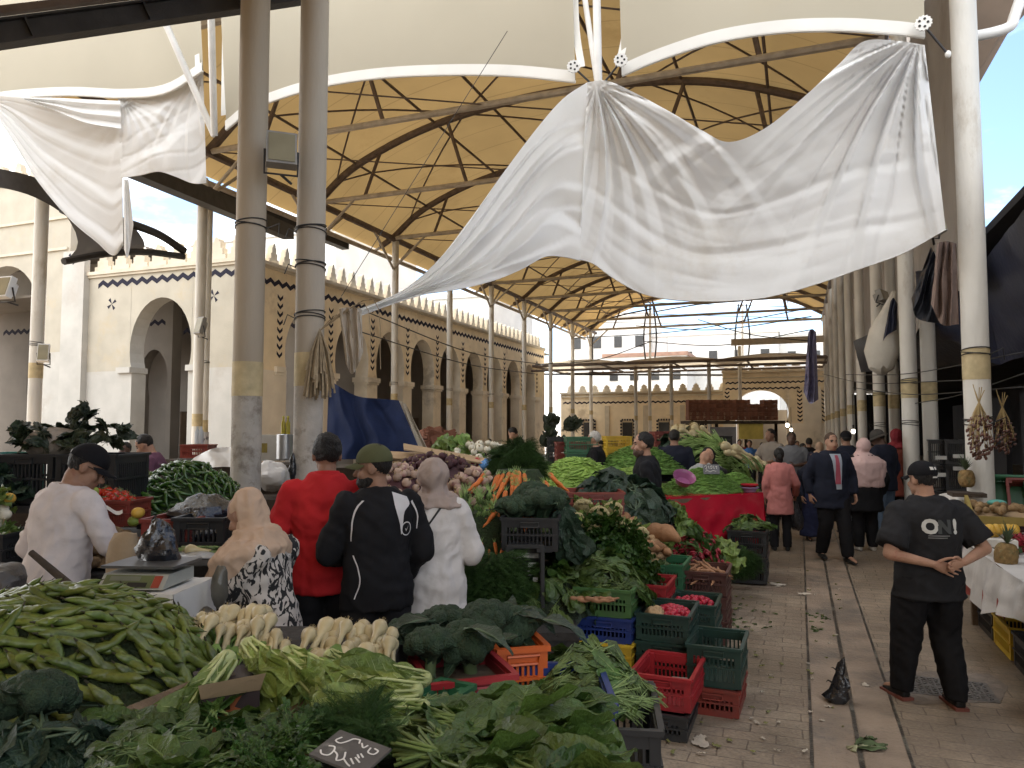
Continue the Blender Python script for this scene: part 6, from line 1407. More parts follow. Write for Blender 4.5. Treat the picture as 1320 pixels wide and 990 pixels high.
bed('dill', 415, 505, 915, 955, 9, 'feathery dill bunch under the big romaine lettuce', 'dill bunches under the romaine', .42, 0, -.02, up=.1)
bed('spin', 525, 720, 915, 1010, 26, 'broad leaved chard bunch in the near right bed', 'broad leaved chard in the near right bed', .92, 0, .0, dirf=RGT*.8 - FWD*.4)
bed('spin', 600, 745, 905, 990, 14, 'broad leaved chard bunch in the near right bed', 'broad leaved chard in the near right bed', .85, 0, .05, dirf=RGT*.8)
bed('arug', 500, 600, 900, 945, 8, 'rocket bunch with pale stems beside the green crate', 'rocket bunches beside the green crate', .9, 0, .05)
bed('young', 110, 385, 960, 1010, 14, 'small leaved spinach bunch at the very front', 'spinach bunches at the very front', .8, 0, -.03, up=.15)
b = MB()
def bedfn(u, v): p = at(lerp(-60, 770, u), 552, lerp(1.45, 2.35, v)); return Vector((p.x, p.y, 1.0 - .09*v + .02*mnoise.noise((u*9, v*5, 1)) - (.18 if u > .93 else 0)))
b.grid(bedfn, 40, 10); tag(b.build('leaf_bed', M('leaf_shadow', (.010, .018, .006), .8, .4, 40, .9, 50, rnd=0)), 'packed leaves and stems darkened as shade under the front bunches', 'leaves', None, 'stuff')  # bed colour holds the near-black shade between the bunches
# slate price tag with chalk writing
p = at(452, 970, 1.62); t = empty('price_slate', p, 0, 'slate price tag with white handwritten chalk on the leaf bed', 'price tag'); sl = basis(RGT*.80 - FWD*.35 - UP*.12, UP - FWD*.15 + RGT*.05); t.rotation_euler = sl.to_euler()
b = MB(); b.box((0, 0, 0), (.105, .135, .006)); b.build('slate', M('slate_dark', (.10, .092, .085), .75, .2, 20, .2, 40, rnd=0, col2=(.2, .19, .17), c2amt=.2), t, False)
chalk = M('chalk', (.72, .70, .66), .9, .1, rnd=0); b = MB()
def stroke(pts, r=.0021): b.tube([(x, y, .0042) for x, y, *_ in [(q.x, q.y) for q in curve([(x, y, 0) for x, y in pts], 14)]], r, 5, flat=.4)
for s_ in ([(.030, -.055), (.040, -.045), (.036, -.030), (.018, -.030), (.006, -.038), (.010, -.05)], [(.018, -.030), (.026, -.015), (.042, -.005), (.030, .004), (.010, -.006)], [(.030, .004), (.040, .020), (.044, .030)], [(.022, .016), (.034, .032)], [(.014, .022), (.024, .040)],
           [(.004, .020), (.012, .030)], [(-.002, .024), (.006, .036)], [(-.030, -.045), (-.014, -.050), (-.010, -.036), (-.024, -.026), (-.038, -.02), (-.042, -.006)], [(-.042, -.006), (-.030, .0)], [(-.034, .004), (-.022, .016), (-.034, .020)], [(-.03, .030), (-.014, .034), (-.014, .048), (-.028, .050), (-.032, .038)]): stroke(s_)
b.xf(Matrix.Rotation(0, 4, 'Z')); b.build('chalk_writing', chalk, t)

# ---- crates at the right end of the front stall
def cr(px, py, d, col, lab, size=(.36, .54, .235), dyaw=0., grp=None, z=None, rx=0., ry=0., along=False):
    """crate whose bottom centre is seen at (px, py) at distance d (or at height z); sides along the market axis"""
    p = at(px, py, d); 
    if z is not None: p.z = z
    return crate(p, col, lab, size, dyaw, grp, rx, ry)
def gp(px, d): q = at(px, 552, d); return Vector((q.x, q.y, 0))
cr(708, 0, 2.78, 'blue', 'blue crate holding the chard at the near right', (.40, .46, .2), R(YAW), z=.72)
cr(708, 0, 2.80, 'black', 'black crate under the blue chard crate', (.40, .46, .24), R(YAW), z=.47)
for k in range(3): cr(768, 0, 2.95, 'black', ['lowest black crate at the corner of the front stall', 'middle black crate at the corner of the front stall', 'black crate full of rocket at the corner of the front stall'][k], (.42, .5, .25), R(YAW) - .12, z=.03 + .255*k)
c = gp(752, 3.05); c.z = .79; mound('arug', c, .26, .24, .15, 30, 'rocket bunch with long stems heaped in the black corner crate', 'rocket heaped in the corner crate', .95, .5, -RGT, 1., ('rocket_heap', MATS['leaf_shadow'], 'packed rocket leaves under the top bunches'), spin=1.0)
cr(598, 0, 2.80, 'red', 'red crate with broccoli next to the lettuces', (.30, .34, .2), R(YAW) + .35, z=.78)
cr(662, 0, 3.12, 'orange', 'bright orange crate standing beside the red broccoli crate', (.20, .30, .24), R(YAW) + .25, z=.75)
cr(572, 0, 2.52, 'green', 'small green crate tucked behind the lying romaine', (.13, .2, .13), R(YAW) - .5, z=.85)
cr(640, 0, 2.95, 'black', 'dark crate supporting the red and orange crates', (.52, .46, .3), R(YAW), z=.44); cr(640, 0, 2.95, 'black', 'dark crate on the ground under the red and orange crates', (.52, .46, .3), R(YAW), z=.13)
for i, (px, py, d, s, l) in enumerate(((530, 822, 3.0, 1.05, 0), (575, 812, 3.05, 1.15, 0), (622, 808, 3.05, 1.2, 0), (600, 836, 2.86, 1.2, 0), (652, 812, 3.15, 1.1, 0), (556, 838, 2.8, 1.0, 0), (676, 806, 3.25, .95, 0))):
    place('broc', at(px, py, d), Euler((rng.uniform(-.5, .1), rng.uniform(-.3, .3), rng.random()*6)), s, ['leftmost broccoli by the onion bulbs', 'broccoli below the white tunic', 'large broccoli at the middle of the red crate', 'front broccoli over the red crate', 'broccoli at the edge of the orange crate', 'small broccoli on the front of the red crate', 'broccoli behind the orange crate'][i])
for px, py, d, dr in ((560, 800, 2.95, -1), (600, 812, 2.8, .6), (690, 800, 3.1, 1), (655, 790, 3.2, .8)):
    b = MB(); leaf(b, .26, .10, T4(), .9, .08, .3, 'lance', 9, 4, .05, .008); o = b.build('broccoli_leaf', coll_m, None, True, None, at(px, py, d)); o.rotation_euler = basis(RGT*dr - FWD*.6 + UP*.25, UP).to_euler(); tag(o, 'long grey green broccoli leaf arching over the crates', 'leaf', 'broccoli leaves over the crates')
b = MB(); b.ell((0, 0, 0), (.045, .04, .035), None, 24, 14); b.v = [tuple(Vector(v)*(1 + .25*mnoise.noise(Vector(v)*60) + .12*mnoise.noise(Vector(v)*140))) for v in b.v]
tag(b.build('plastic_bag', M('blue_film', (.04, .20, .50), .25, .35, 30, .6, 60, rnd=0, spec=.7), None, True, 25, at(628, 905, 2.42)), 'crumpled bright blue plastic bag beside the red crate', 'bag')
# ================================================================== the middle stalls
cam_table(600, 735, 4.9, 6.3, .53, ply, 'dark low table carrying the spinach and the black crates'); cam_table(440, 800, 6.4, 8.2, .82, ply, 'dark stepped stall table behind the carrots', th=.08)
q0, q1 = gp(470, 6.35), gp(792, 6.35); b = MB(); b.poly([q0 + UP*.01, q1 + UP*.01, q1 + UP*.73, q0 + UP*.73], FWD, .012); tag(b.build('stall_board', ply, smooth=False), 'dark board closing the front of the stepped stall table', 'board')
b = MB(); q0, q1, q2 = at(655, 552, 4.9), at(745, 552, 4.95), at(640, 552, 5.4)
b.poly([(q0.x, q0.y, .02), (q1.x, q1.y, .02), (q1.x, q1.y, .49), (q0.x, q0.y, .49)], (-FWD), .01); tag(b.build('stall_skirt', M('black_sheet', (.012, .012, .012), .7, .3, 3, .3, 10, rnd=0), smooth=False), 'black sheet hanging under the low spinach table', 'sheet')
S1 = (.36, .54, .235)
# stack with the green, blue and yellow crates
for k, (col, lab) in enumerate((('brown', 'dark crate on the ground under the yellow crate'), ('yellow', 'yellow crate under the blue one in the aisle stack'), ('blue', 'deep blue crate in the aisle stack'), ('ogreen', 'olive green crate of spinach on top of the aisle stack'))):
    crate(gp(786, 5.55) + UP*(.01 + .175*k), col, lab, (.40, .56, .17 if k < 3 else .19), .02)
c = gp(778, 5.6); c.z = .66; mound('young', c, .30, .32, .20, 30, 'leafy spinach bunch spilling over the olive green crate', 'spinach on the aisle stack', 1.25, .5, RGT, 1., ('spinach_heap', MATS['leaf_shadow'], 'packed spinach under the top bunches'), spin=1.2)
c = gp(706, 5.45); c.z = .55; mound('coll', c, .30, .25, .26, 8, 'dark green leafy bunch on the low table', 'leafy bunches on the low table', .55, .5, None); mound('young', c, .34, .28, .27, 24, 'fresh green bunch on the low dark table', 'green bunches on the low table', 1.4, .5, -FWD, 1., ('greens_heap', MATS['leaf_shadow'], 'packed greens on the low table'), spin=1.4)
for i in range(5): place('bcarrot', at(735 + 9*i, 772 + 2*(i % 2), 5.2), basis(RGT + Vector((rng.random()-.5, rng.random()-.5, 0))*.7, UP), .9, 'bundle of pale brown roots lying before the greens', 'pale roots lying before the greens')
# black crates with the broccoli
crate(at(686, 705, 5.55), 'black', 'black crate full of broccoli above the upright crate', (.40, .46, .235), R(YAW)*.7)
cr2 = crate(at(676, 775, 5.55) + UP*.22, 'black', 'black crate stood on end with pale smudges', (.24, .45, .32), R(YAW), rx=R(90)); 
b = MB(); p = at(676, 716, 5.2)
for yy, h_ in ((716, .035), (770, .03)):
    p = at(675, yy, 5.36); b.box(p, (.21, .012, h_), rotz(R(YAW)))
tag(b.build('worn_label', M('torn_paper', (.42, .42, .39), .8, .3, 9, rnd=0, col2=(.15, .15, .14), c2amt=.4), smooth=False), 'torn pale labels on the upright black crate', 'label')
b = MB()
for (x, yy, ln) in ((684, 728, .05), (689, 726, .02), (681, 736, .03), (683, 741, .03), (690, 747, .04), (686, 752, .03), (688, 759, .03), (690, 764, .02)): b.box(at(x, yy, 5.345), (.035 if ln > .03 else .02, .006, .008 if ln < .04 else .03), rotz(R(YAW)))
tag(b.build('stencil_marks', M('stencil_white', (.5, .5, .48), .8, .2, rnd=0), smooth=False), 'white stencilled strokes on the upright black crate', 'marking')
for i, (px, py, d, s) in enumerate(((663, 660, 5.55, 1.45), (697, 655, 5.6, 1.8), (684, 640, 5.85, 1.4), (712, 648, 5.8, 1.3))):
    place('broc', at(px, py, d), Euler((-.3, .1*i, i*1.3)), s, ['small broccoli at the left of the black crate', 'biggest broccoli filling the black crate', 'broccoli behind the biggest one', 'broccoli at the right end of the black crate'][i])
for i in range(5): place('coll', at(722 + 4*i, 660 + 9*i, 5.6), basis(RGT*.5 - UP - FWD*.2, -FWD + RGT*rng.uniform(-.5, .5)), .8, 'dark leaves hanging beside the black broccoli crate', 'leaves hanging beside the broccoli crate')
# carrots
for i in range(62):
    px = 668 + rng.gauss(0, 24); px = max(618, min(712, px)); py = rng.uniform(606, 660); d = lerp(6.3, 5.72, (py - 606)/54); f = RGT*((px - 668)/34*.55 + rng.uniform(-.2, .2)) - FWD*.6 - UP*rng.uniform(.6, .95)
    place('carrot', at(px, py, d), basis(f, UP - FWD*.3), rng.uniform(.9, 1.15), 'orange carrot in the fan shaped pile below the dill', 'carrots fanned out below the dill')
for i in range(34):
    px = rng.uniform(598, 652); py = rng.uniform(672, 705); d = lerp(5.9, 5.5, (py - 672)/33); f = RGT*rng.uniform(-.5, .5) - FWD*.5 - UP*rng.uniform(.5, 1)
    place('carrot', at(px, py, d), basis(f, UP - FWD*.3), rng.uniform(.75, .95), 'orange carrot in the bunches beside the white tunic', 'carrots bunched beside the white tunic')
b = MB(); b.loft([(at(668, 700, 6.3), .50, .30, None), (at(668, 650, 6.35), .36, .26, None), (at(668, 605, 6.55), .18, .18, None)], 20); tag(b.build('carrot_core', M('dark_greens', (.02, .035, .012), .9, .3, 30, .8, 50, rnd=0)), 'dark bulk of carrot tops under the fan of carrots', 'heap', None, 'stuff')
for i in range(16): place('celery', at(rng.uniform(592, 645), rng.uniform(632, 660), 5.75), basis(-UP*.8 - FWD*.5 + RGT*rng.uniform(-.5, .5), -FWD + UP), .5, 'bright green carrot tops hanging above the lower carrots', 'carrot tops above the lower carrots')
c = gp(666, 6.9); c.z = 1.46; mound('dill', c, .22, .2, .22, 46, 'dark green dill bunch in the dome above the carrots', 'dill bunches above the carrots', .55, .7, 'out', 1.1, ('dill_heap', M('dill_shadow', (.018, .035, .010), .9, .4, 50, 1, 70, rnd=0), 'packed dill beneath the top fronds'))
for i in range(26): place('dill', at(rng.uniform(585, 650), rng.uniform(705, 790), 5.35 + rng.uniform(-.1, .15)), basis(-UP*.4 - FWD*.8 + RGT*rng.uniform(-.7, .7), UP), 1.1, 'dark fennel greens hanging down beside the white tunic', 'fennel greens beside the white tunic')
b = MB(); b.loft([(at(622, 800, 5.7), .30, .2, None), (at(622, 700, 5.75), .28, .2, None), (at(622, 660, 5.9), .2, .16, None)], 18); tag(b.build('fennel_heap', MATS['dill_shadow']), 'dark packed fennel greens beside the white tunic', 'heap', None, 'stuff')
# roots: turnips, beets, white turnips
c = gp(515, 6.5); c.z = 1.22; mound('turnip', c, .36, .4, .30, 70, 'mauve and white turnip in the pile behind the taupe headscarf', 'turnips behind the taupe headscarf', 1.05, .6, core=('turnip_heap', beet_m, 'packed turnips beneath the top layer'))
c = gp(612, 6.6); c.z = 1.16; mound('turnip', c, .32, .4, .32, 64, 'pale turnip with muddy skin left of the carrots', 'turnips left of the carrots', 1.1, .6, core=('turnip_heap', beet_m, 'muddy turnips packed under the top layer beside the carrots'))
c = gp(560, 7.6); c.z = 1.32; mound('beet', c, .55, .45, .26, 75, 'dark beetroot in the long pile behind the turnips', 'beetroots behind the turnips', 1., .6, core=('beet_heap', beet_m, 'packed beetroots beneath the top layer'))
c = gp(622, 9.2); c.z = 1.42; mound('bulb', c, .55, .4, .25, 46, 'round white turnip near the dill dome', 'white turnips near the dill dome', 1.25, .5); c = gp(585, 9.4); c.z = 1.45; mound('lett', c, .35, .35, .22, 12, 'pale leafy vegetable before the blue tarpaulin', 'pale vegetables before the blue tarpaulin', 1, .5)
for i, (px, py, w_, a) in enumerate(((535, 588, .9, .05), (578, 586, 1.0, .18), (505, 592, .7, -.1))):
    b = MB(); b.box((0, 0, 0), (w_, .45, .014)); o = b.build('cardboard_sheet', card, None, False, 40, at(px, py, 8.3)); o.rotation_euler = (.12, a, R(YAW) + a); tag(o, ['flattened cardboard below the blue tarpaulin', 'tilted cardboard sheet above the beetroots', 'cardboard flap behind the olive cap'][i], 'cardboard')
b = MB(); b.ell((0, 0, 0), (.10, .09, .09), None, 20, 12); b.v = [tuple(Vector(v)*(1 + .25*mnoise.noise(Vector(v)*22))) for v in b.v]; tag(b.build('plastic_bag', MATS['blue_film'], None, True, 25, at(628, 602, 8.2)), 'small blue bag among the roots left of the dill', 'bag')
b = MB(); b.ell((0, 0, 0), (.10, .09, .07), None, 20, 12); b.v = [tuple(Vector(v)*(1 + .25*mnoise.noise(Vector(v)*22 + Vector((5, 0, 0))))) for v in b.v]; tag(b.build('plastic_bag', M('red_film', (.4, .03, .05), .3, .3, 30, .6, 60, rnd=0), None, True, 25, at(612, 598, 8.4)), 'small red bag among the dark roots', 'bag')
# cauliflowers, parsley, collards, lettuces
for i, (px, py, d) in enumerate(((742, 688, 6.1), (742, 672, 6.35), (768, 688, 6.1), (772, 664, 6.4), (790, 658, 6.6), (797, 684, 6.2), (812, 682, 6.35), (752, 655, 6.7), (822, 690, 6.5))):
    place('cauli', at(px, py, d), Euler((-.75, rng.uniform(-.3, .3), R(YAW) + rng.uniform(-.5, .5))), 1.05*rng.uniform(.9, 1.15), 'creamy cauliflower in green leaves in the pile beside the collards', 'cauliflowers beside the collards')
c = gp(778, 6.15); c.z = .62; mound('parsley', c, .30, .26, .36, 46, 'leafy parsley bunch in the tall mound under the cauliflowers', 'parsley under the cauliflowers', 1.25, .6, -FWD, 1.6, ('parsley_heap', MATS['leaf_shadow'], 'packed parsley under the cauliflowers'), spin=1.5)
c = gp(792, 7.4); c.z = 1.02; mound('coll', c, .52, .42, .34, 40, 'blue green collard bunch in the wide dark heap', 'collards in the wide dark heap', 1., .5, 'out', 1., ('collard_heap', MATS['dark_greens'], 'packed collard leaves under the top bunches'))
crate(at(765, 660, 7.0), 'dred', 'dark red crate half buried in the collards', (.5, .5, .2), R(YAW))
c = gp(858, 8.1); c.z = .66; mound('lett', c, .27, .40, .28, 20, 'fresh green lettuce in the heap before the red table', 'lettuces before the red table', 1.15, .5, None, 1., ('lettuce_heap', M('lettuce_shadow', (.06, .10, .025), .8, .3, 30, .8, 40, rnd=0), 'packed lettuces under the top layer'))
c = gp(835, 7.7); c.z = .88; mound('redl', c, .22, .2, .16, 9, 'dark red lettuce between the yams and the green lettuces', 'dark red lettuces by the yams', 1.1, .5)
c = gp(925, 8.2); c.z = .42; mound('lett', c, .16, .3, .14, 7, 'pale lettuce hanging at the aisle side of the radishes', 'pale lettuces at the aisle side', 1., .5)
for i, (px, py, d, rz_, s) in enumerate(((800, 672, 6.7, .3, 1.), (808, 668, 6.8, 1.3, 1.), (818, 674, 6.75, .9, .95), (850, 688, 6.9, -.9, 1.75), (846, 706, 6.7, .5, 1.1), (860, 712, 6.75, 1.5, .9), (833, 704, 6.7, -.4, 1.0))):
    place('yam', at(px, py, d), Euler((.2, 0, R(YAW) + pi/2 + rz_)), s, ['orange yam resting on the cauliflowers', 'second orange yam just behind the first', 'orange yam nearest the dark lettuce', 'very long brown yam sloping over the green crate', 'plump tan yam in the green crate', 'short tan yam at the end of the green crate', 'tan yam under the long brown one'][i])
c = gp(826, 6.9); c.z = .68; mound('taro', c, .22, .24, .2, 34, 'knobbly ginger root before the long yam', 'ginger roots before the long yam', 1., .6, core=('root_heap', bro_m, 'packed ginger roots beneath the top layer'))
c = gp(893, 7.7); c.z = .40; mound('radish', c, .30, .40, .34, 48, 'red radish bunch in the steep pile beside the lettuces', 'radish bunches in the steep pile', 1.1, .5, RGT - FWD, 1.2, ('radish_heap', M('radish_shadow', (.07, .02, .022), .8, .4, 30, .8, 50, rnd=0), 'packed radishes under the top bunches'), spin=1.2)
crate(gp(893, 7.6) + UP*.20, 'black', 'black crate under the radish pile', (.52, .6, .24)); crate(gp(893, 7.6) + UP*.0, 'black', 'black crate on the ground under the radishes', (.52, .6, .2))
# crates along the aisle
crate(gp(851, 6.75) + UP*.46, 'green', 'bright green crate under the long brown yam', (.44, .5, .22)); crate(gp(853, 6.75) + UP*.22, 'dgreen', 'dark green crate under the bright green one', (.44, .5, .22)); crate(gp(853, 6.75) + UP*.0, 'black', 'black crate at the foot of the yam stack', (.44, .5, .21))
crate(gp(838, 6.05) + UP*.44, 'red', 'red crate wedged between the spinach and the yam stack', (.30, .45, .2)); crate(gp(838, 6.05) + UP*.22, 'dgreen', 'dark green crate beneath the wedged red one', (.34, .45, .2)); crate(gp(838, 6.05) + UP*.0, 'dgreen', 'dark green crate on the ground beneath the wedged red one', (.34, .45, .21))
for k in range(3): crate(gp(905, 6.75) + UP*(.0 + .205*k), 'brown', ['lowest brown crate under the brown carrots', 'middle brown crate under the brown carrots', 'brown crate filled with brown carrots'][k], (.42, .5, .20))
c = gp(905, 6.75); c.z = .545; mound('bcarrot', c, .18, .20, .06, 38, 'muddy brown carrot in the brown crate', 'brown carrots in the crate', .9, .3)
for k in range(3): crate(gp(892, 6.0) + UP*(.0 + .17*k), 'dgreen', ['lowest green crate of the rear radish stack', 'middle green crate of the rear radish stack', 'green crate with red radishes behind the front one'][k], (.36, .46, .165))
c = gp(892, 6.0); c.z = .46; mound('cherry', c, .15, .19, .04, 34, 'round red radish in the rear green crate', 'radishes in the rear green crate', 1.15, .2)
for k in range(3): crate(gp(858, 5.45) + UP*(.0 + .19*k), 'dgreen', ['lowest dark green crate of the front radish stack', 'middle dark green crate of the front radish stack', 'dark green crate with round red radishes'][k], (.36, .5, .185))
c = gp(866, 5.45); c.z = .51; mound('cherry', c, .12, .19, .045, 34, 'round red radish in the front dark green crate', 'radishes in the front green crate', 1.25, .2); place('taro', gp(841, 5.35) + UP*.53, Euler((0, 0, .4)), 1.9, 'grey green gourd at the edge of the radish crate')
crate(gp(853, 4.78), 'black', 'black crate under the front red crate', (.34, .50, .15)); crate(gp(858, 4.82) + UP*.155, 'red', 'bright red crate at the front of the aisle stacks', (.36, .50, .2), -.04)
crate(gp(919, 5.12), 'dred', 'faded red crate on the ground below the dark green one', (.33, .46, .17), -.03); crate(gp(921, 5.15) + UP*.172, 'dgreen', 'dark green crate on the faded red one', (.34, .48, .26), -.02)
b = MB(); b.box((0, 0, 0), (.18, .14, .012)); b.box((.02, .05, .015), (.1, .08, .012), (0, .1, .4)); o = b.build('torn_card', M('grey_card', (.33, .31, .27), .9, .2, 9, rnd=0), None, False, 40, gp(868, 4.88) + UP*.21); tag(o, 'scrap of grey card lying in the red crate', 'card')
for k, (px, d, lab) in enumerate(((962, 9.2, 'black crate of greens beside the red table'), (958, 9.9, 'second black crate behind the greens crate'))):
    crate(gp(px, d) + UP*.33, 'black', lab, (.44, .6, .3)); crate(gp(px, d) + UP*.02, 'black', lab.replace('crate', 'crate on the ground below the crate', 1), (.44, .6, .3))
c = gp(965, 9.25); c.z = .62; mound('young', c, .26, .34, .14, 16, 'bright green bunch in the black crate by the red table', 'green bunches by the red table', 1.2, .5)
for i in range(9): place('dill', at(rng.uniform(938, 962), rng.uniform(702, 728), 8.75), basis(-UP + RGT*rng.uniform(-.2, .6) - FWD*.3, -FWD), .85, 'long grassy herb hanging over the aisle side crates', 'grassy herbs hanging over the crates')
# red table with the green beans
tA, tB = gp(846, 9.25), gp(975, 10.0); rt = empty('bean_table', (tA + tB)/2, 0, 'table under the red plastic sheet heaped with green beans', 'table'); e1 = (tB - tA).normalized(); e2 = Vector((-e1.y, e1.x, 0)); q = basis(e2, UP)
b = MB(); b.box(UP*.94 + e2*.78, (1.4, (tB - tA).length, .06), basis(e2, UP)); b.build('table_top', wood, rt, False)
for sx in (-.58, .58):
    for sy in (.05, 1.3): b = MB(); b.box(e1*sx + e2*sy + UP*.45, (.07, .07, .90), q); b.build('leg', wood, rt, False)
redp = M('red_plastic', (.42, .012, .03), .22, .12, 3, .35, 10, rnd=0, spec=.6)
def redfn(u, v):
    p = tA + (tB - tA)*(u*1.06 - .03); low = lerp(.12, .50, u ** .7) if u < .75 else lerp(.44, .25, (u - .75)*4)
    return p + UP*lerp(1.0, low, v) - e2*(.05 + .10*v*(1 - abs(u - .5)) + .025*rid(u*5 + v*1.5)*v + .02*mnoise.noise((u*6, v*4, 1)))
b = MB(); b.grid(redfn, 50, 20); b.grid(lambda u, v: tA + (tB - tA)*(u*1.06 - .03) + e2*lerp(-.05, 1.42, v) + UP*1.002, 10, 6); b.grid(lambda u, v: tB + e1*.05 + e2*lerp(-.05, 1.4, u) + UP*lerp(1.0, .28, v) + e1*(.05*v + .03*rid(u*4)*v), 24, 8)
tag(b.build('red_sheet', redp), 'shiny red plastic sheet hanging over the bean table', 'plastic sheet')
def fine_heap(name, m, c, rx, ry, h, n, L_, r, lab, p_=1.):
    """a heap whose single beans nobody could count: one object"""
    b = MB()
    for i in range(n):
        a = rng.random()*2*pi; q_ = math.sqrt(rng.random()); x, y = q_*math.cos(a), q_*math.sin(a); z = h*(1 - (q_*q_) ** p_) + rng.uniform(-.012, .012)
        t = rng.random()*2*pi; f = Vector((math.cos(t), math.sin(t), rng.uniform(-.3, .3)))*L_*.5; o = RGT*(x*rx) + FWD*(y*ry) + UP*z; w_ = Vector((-f.y, f.x, 0))*.12
        b.tube([o - f - w_, o, o + f - w_], [r*.4, r, r*.3], 4)
    def fn(u, v): a = u*2*pi; return RGT*(v*rx*math.cos(a)) + FWD*(v*ry*math.sin(a)) + UP*(h*(1 - (v*v) ** p_) - .02)
    b.grid(fn, 30, 8); o = b.build(name, m, None, True, None, Vector(c)); tag(o, lab, 'heap', None, 'stuff'); return o
c = gp(905, 10.15); c.z = 1.005; fine_heap('green_beans', bean_m, c, .52, .48, .30, 1500, .10, .006, 'heap of thin green beans on the red table')
c = gp(948, 10.4); c.z = 1.005; fine_heap('green_beans', bean_m, c, .27, .36, .22, 500, .10, .006, 'second lower heap of green beans at the aisle end of the red table')
c = gp(864, 9.8); c.z = 1.005; fine_heap('green_beans', bean_m, c, .20, .35, .13, 260, .10, .006, 'small spread of green beans near the plastic basin')
c = gp(742, 9.3); c.z = 1.12; fine_heap('pea_pods', pea_m, c, .58, .7, .36, 1100, .11, .009, 'wide heap of pale green pea pods behind the carrots')
c = gp(815, 10.0); c.z = 1.0; fine_heap('pea_pods', pea_m, c, .45, .6, .32, 700, .11, .009, 'second heap of pale green pods beyond the collards')
c = gp(825, 12.2); c.z = 1.15; fine_heap('small_greens', M('small_green', (.12, .24, .05), .6, .3, 12, rnd=0), c, .75, .6, .42, 1100, .09, .012, 'far heap of light green vegetables before the man in black')
b = MB(); b.box((0, 0, .45), (2.0, 1.6, .9)); o = b.build('stall_counter', dkw, None, False, 40, gp(735, 9.7)); o.rotation_euler = (0, 0, R(YAW)); tag(o, 'dark wooden counter under the pea pod heaps', 'counter')
b = MB(); b.box((0, 0, .5), (1.8, 1.4, 1.0)); o = b.build('stall_counter', dkw, None, False, 40, gp(810, 12.4)); o.rotation_euler = (0, 0, R(YAW)); tag(o, 'far dark counter under the light green heap', 'counter')
# basins, price sign
def basin(p, r, h_, m, lab, rot=(0, 0, 0), inner=None):
    b = MB(); n = 28; pr = [(0, 0), (r*.68, 0), (r, h_), (r*1.08, h_ + .004), (r*1.07, h_ - .012), (r*.98, h_ - .012), (r*.66, .012), (0, .012)]
    b.grid(lambda u, v: (pr[int(round(v*7))][0]*math.cos(u*2*pi), pr[int(round(v*7))][0]*math.sin(u*2*pi), pr[int(round(v*7))][1]), n, 7)
    o = b.build('plastic_basin', m, None, True, 50, p); o.rotation_euler = rot; tag(o, lab, 'basin'); return o
pk = M('pink_plastic', (.30, .10, .22), .3, .08, 4, rnd=0); lil = M('lilac_plastic', (.30, .22, .38), .3, .08, 4, rnd=0)
basin(at(880, 622, 9.55), .135, .10, pk, 'pink plastic basin tilted on the beans by the bald man', (R(35), R(-12), R(YAW) + .5)); basin(at(966, 634, 10.0), .115, .065, lil, 'lilac basin at the aisle end of the bean table'); basin(at(966, 630, 10.0), .11, .06, redp, 'red basin stacked in the lilac one')
p = at(917, 605, 9.9); t = empty('price_sign', p, R(YAW), 'grey slate sign with white writing standing in the beans', 'sign'); t.rotation_euler = (R(-20), 0, R(YAW) - .1)
b = MB(); b.box((0, 0, 0), (.21, .012, .13)); b.build('slate', M('slate_grey', (.16, .165, .18), .7, .2, 20, rnd=0), t, False); b = MB()
for pts in ([(-.085, .035), (-.07, .05), (-.055, .03), (-.075, .0), (-.05, .0)], [(-.035, .045), (-.03, .005)], [(-.015, .03), (.0, .045), (.012, .03), (.0, .008), (-.015, .02)], [(.03, .045), (.035, .0)], [(.05, .03), (.07, .04), (.065, .005)], [(-.08, -.03), (-.05, -.02), (-.02, -.035), (.02, -.02), (.06, -.03)]):
    b.tube([(q_.x, -.009, q_.y) for q_ in curve([(x, y, 0) for x, y in pts], 10)], .0035, 4)
b.build('chalk_writing', chalk, t)
p = at(782, 608, 9.6); t = empty('price_card', p, R(YAW), 'white price card lying at the edge of the pale green pods', 'sign'); b = MB(); b.box((0, 0, 0), (.25, .01, .07)); b.build('card', M('white_card', (.65, .65, .62), .7, .1, rnd=0), t, False); t.rotation_euler = (R(-25), 0, R(YAW))
# celery / leek mountain behind the bald man
c = gp(905, 12.6); c.z = .8; mound('celery', c, .85, .6, .85, 60, 'long green celery bunch in the tall heap behind the bald man', 'celery bunches behind the bald man', 2.0, .4, RGT, 1.2, ('celery_heap', MATS['dark_greens'], 'packed celery beneath the top bunches'), spin=1.0)
for i in range(26): place('onion', at(lerp(868, 908, rng.random()), lerp(548, 572, rng.random()), 13.2 + rng.random()*.3), basis(RGT*rng.uniform(.2, 1) - FWD*.3 - UP*.5, UP), 2.1, 'white ended leek on the top of the celery heap', 'leeks on top of the celery heap')
c = gp(882, 13.5); c.z = 1.3; mound('coll', c, .5, .4, .5, 18, 'dark leafy bunch on the summit of the celery heap', 'dark leaves on the celery summit', 1.5, .5)
for i in range(16): place('onion', at(lerp(935, 985, i/15), lerp(576, 602, i/15) + rng.uniform(-5, 5), 12.0), basis(RGT - FWD*.2 - UP*.5, UP), 1.9, 'white ended leek on the aisle slope of the celery heap', 'leeks on the aisle slope')
b = MB(); b.box((0, 0, .4), (1.4, 1.2, .8)); o = b.build('stall_counter', dkw, None, False, 40, gp(905, 13.0)); o.rotation_euler = (0, 0, R(YAW)); tag(o, 'dark counter under the celery heap', 'counter')
for k in range(3): crate(gp(985, 12.6) + UP*.3*k, 'dgreen', ['lowest dark green crate before the salmon jacket', 'middle dark green crate before the salmon jacket', 'topmost dark green crate before the salmon jacket'][k], (.4, .6, .29))
